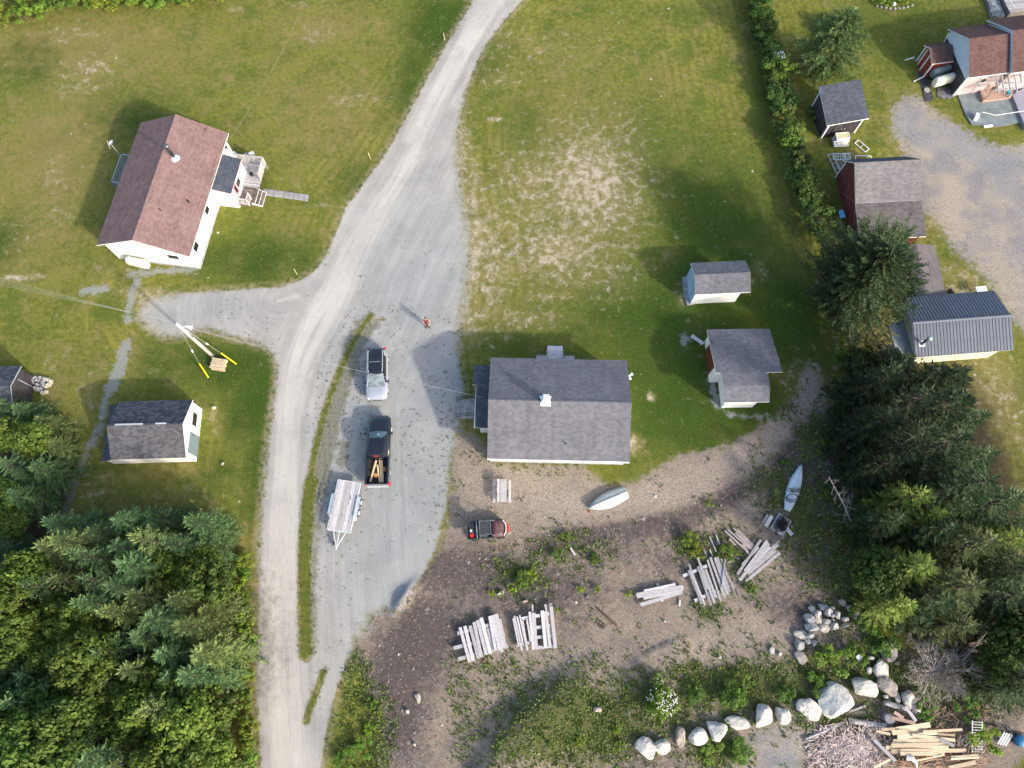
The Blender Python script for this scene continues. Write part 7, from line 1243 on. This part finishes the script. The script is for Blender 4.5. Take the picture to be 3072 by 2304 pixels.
dead_tree('long bare trunk leaning out of the wood above the dead bush', T(3, 3, 1690, 390, 0), T(3, 3, 1835, 20, 5.5), 5.5, 4, 10); dead_tree('grey leaning trunk reaching to the right edge above the dead bush', T(3, 3, 1680, 730, 0), T(3, 3, 2190, 60, 5), 5.0, 5, 12, .8); dead_tree('thin bare birch stem in the shadow at the right edge', T(3, 3, 1915, 600, 0), T(3, 3, 2010, 400, 3), 3.0, 7, 8, .6); dead_tree('pale crooked dead stem inside the right wood', T(3, 2, 1940, 1640, 0), T(3, 2, 2000, 1330, 5), 5.0, 8, 12, .9)
# ---- small ground stuff ----------------------------------------
samp = lambda a, x, y: a[(np.clip(((y - GY0) / GS).astype(int), 0, ny - 1) * nx + np.clip(((x - GX0) / GS).astype(int), 0, nx - 1))]
def scatter_blades(name, label, X, Y, hmin, hmax, w, k, mat, spread=.08, lean=.7, z0=0.0):
    n = len(X); X = np.repeat(X, k) + rs.normal(0, spread, n * k); Y = np.repeat(Y, k) + rs.normal(0, spread, n * k); Zz = height(X, Y) + z0; a = rs.uniform(0, 6.283, n * k)
    Dv = np.stack([np.cos(a) * lean, np.sin(a) * lean, np.ones(n * k)], 1); L = rs.uniform(hmin, hmax, n * k); me = blades(np.stack([X, Y, Zz], 1), Dv, L, L * w, np.stack([np.cos(a), np.sin(a), -np.full(n * k, lean)], 1) * -1, name, mat, np.clip(np.repeat(rs.rand(n), k) * .7 + rs.rand(n * k) * .3, 0, 1))
    return tag(link(name, me), label, name.replace('_', ' '), kind='stuff')
GRS = leaf_mat('grass_blades', (.08, .11, .018), (.2, .195, .045)); WEED = leaf_mat('weed_leaves', (.05, .085, .02), (.14, .19, .04)); WDG = leaf_mat('grey_green_weeds', (.09, .105, .055), (.17, .175, .1))
X = rs.uniform(-58, 58, 110000); Y = rs.uniform(-12, 66, 110000); m = (samp(road, X, Y) < -.1) & (samp(dirt, X, Y) < 0) & (samp(gyard, X, Y) < 0) & (samp(path, X, Y) < -.1) & (samp(leafl, X, Y) < .5) & (samp(dry, X, Y) < .75)
scatter_blades('lawn_grass', 'short uneven grass of the lawns', X[m], Y[m], .05, .13, .5, 2, GRS, .06, 1.2)
X = rs.uniform(-30, 5, 30000); Y = rs.uniform(-10, 50, 30000); m = (samp(isl, X, Y) > .05) & (rs.rand(len(X)) < .3 + .3 * np.sign(np.sin(Y * 2.1 + X))); scatter_blades('verge_grass', 'taller grass on the strip between lane and parking', X[m], Y[m], .05, .15, .45, 3, leaf_mat('verge_blades', (.08, .14, .02), (.22, .24, .05)), .1, 1.2)
X = rs.uniform(-30, 0, 40000); Y = rs.uniform(-12, 62, 40000); r_ = samp(road, X, Y); m = (np.abs(r_ + .12) < .16) & (rs.rand(len(X)) < .8); scatter_blades('edge_grass', 'ragged grass along the gravel edges', X[m], Y[m], .06, .17, .4, 4, GRS, .07, 1.0)
# weeds dotted over the parking gravel
X = rs.uniform(-26, 4, 20000); Y = rs.uniform(-6, 48, 20000); r_ = samp(road, X, Y); tk = samp(trk, X, Y); nzv = np.sin(X * 1.1 + 2 * np.sin(Y * .7)) * np.sin(Y * .9 + X * .3)
dens = np.clip(.05 + 1.3 * samp(gweed, X, Y), 0, 1) * (tk < -.4) * (r_ > .05) * ((Y > -6) & (Y < 36)); m = rs.rand(len(X)) < dens * .3; X, Y = X[m], Y[m]
scatter_blades('gravel_weeds', 'small dark weed tufts dotted over the parking gravel', X, Y, .05, .1, .7, 7, WDG, .038, 1.8)
X = rs.uniform(-5, 40, 26000); Y = rs.uniform(-12, 26, 26000); w_ = samp(weed, X, Y); m = (samp(dirt, X, Y) > 0) & (rs.rand(len(X)) < np.clip(w_ * 1.0 - .15, 0.012, .8)); scatter_blades('ground_weeds', 'weeds and low cover over the dirt and bank', X[m], Y[m], .12, .34, .42, 6, WEED, .14, 1.3)
X = rs.uniform(-30, -8, 9000); Y = rs.uniform(-12, 25, 9000); m = (samp(weed, X, Y) > .4) & (samp(road, X, Y) < 0); scatter_blades('verge_weeds', 'rank weeds on the verge right of the lane', X[m], Y[m], .12, .34, .42, 5, WEED, .14, 1.3)
# loose stones
n = 16000; X = rs.uniform(-20, 42, n); Y = rs.uniform(-12, 26, n); m = (samp(dirt, X, Y) > .15) & (rs.rand(n) < .35 + .65 * np.clip(samp(dark, X, Y), 0, 1)); X, Y = X[m], Y[m]; n = len(X)
o8 = np.array([(1, 0, 0), (0, 1, 0), (-1, 0, 0), (0, -1, 0), (0, 0, 1)]); f4 = np.array([(0, 1, 4), (1, 2, 4), (2, 3, 4), (3, 0, 4)]); s_ = np.clip(rs.lognormal(-3.2, .62, n), .015, .24); a = rs.uniform(0, 6.283, n)
V = o8[None] * (s_[:, None, None] * rs.uniform(.6, 1.3, (n, 5, 1))); c_, sn = np.cos(a)[:, None], np.sin(a)[:, None]; V = np.stack([V[..., 0] * c_ - V[..., 1] * sn + X[:, None], V[..., 0] * sn + V[..., 1] * c_ + Y[:, None], V[..., 2] * .8 + height(X, Y)[:, None] + .0], -1)
F = (f4[None] + (np.arange(n) * 5)[:, None, None]).reshape(-1, 3); k = NT('loose_stone_mix'); c = k.mix(k.ss(k.attr('tint'), .0, .75), (.12, .1, .09), (.26, .23, .2)); c = k.mix(k.ss(k.attr('tint'), .965, .975), c, (.5, .46, .4)); c = k.mix(k.ss(k.attr('tint'), .07, .05), c, (.25, .11, .06)); LSM = k.done(c, .95, .2)
tag(link('loose_stones', fast_mesh('loose_stones', V, F, LSM, np.repeat(rs.rand(n), 4))), 'loose stones strewn over the brown dirt yard', 'stones', kind='stuff')
# ---- ordinal labels for boards and rocks lying in one pile
def ordinals(group, tmpl, key=lambda o: o.location.x):
    L = sorted([o for o in scn.objects if o.get('group') == group and o.parent is None], key=key)
    for i, o in enumerate(L): o['label'] = tmpl % ORD[i]
for o in scn.objects:
    if o.parent is None and o.get('category') and not o.get('kind'): o['kind'] = 'thing'
kx = lambda o: o.location.x; kyd = lambda o: -o.location.y
for g_, t_, k_ in (('top boards of the left stack', '%s pale board from the left on top of the left board stack', kx), ('bottom beams of the left stack', '%s thick cross beam from the top under the left board stack', kyd), ('top boards of the right stack', '%s pale board from the left in the right board stack', kx), ('cross timbers of the right stack', '%s cross timber from the top under the right board stack', kyd),
    ('boards of the wide weedy fan', '%s grey board from the left in the wide weedy fan', kx), ('thin strips around the weedy fan', '%s thin grey strip from the left around the wide weedy fan', kx), ('beams under the weedy fan', '%s whitish beam from the top under the wide weedy fan', kyd), ('boards of the rotting pile', '%s brownish board from the left in the rotting pile', kx), ('boards of the tidy slanting pile', '%s grey board from the upper left in the tidy slanting pile', lambda o: o.location.x - o.location.y),
    ('mossy offcuts near the slim boat', '%s mossy grey offcut from the left near the slim boat', kx), ('yellow boards of the bottom right heap', '%s yellow board from the top in the bottom right heap', kyd), ('rocks of the loose heap', '%s rock from the left in the loose heap below the dark wood', kx), ('rocks of the heap by the left shed', '%s rock from the left in the slate heap by the cut off shed', kx), ('boards leaning by the annex', '%s weathered board from the left leaning beside the flat roofed annex', kx), ('lines from the pole to the left', '%s overhead line from the top running from the pole to the left edge', kyd), ('boards under the right trees', '%s pale board from the left under the trees right of the dead bush', kx), ('white slats by the blue tub', '%s white slat from the left in the bundle beside the blue tub', kx)):
    ordinals(g_, t_, k_)
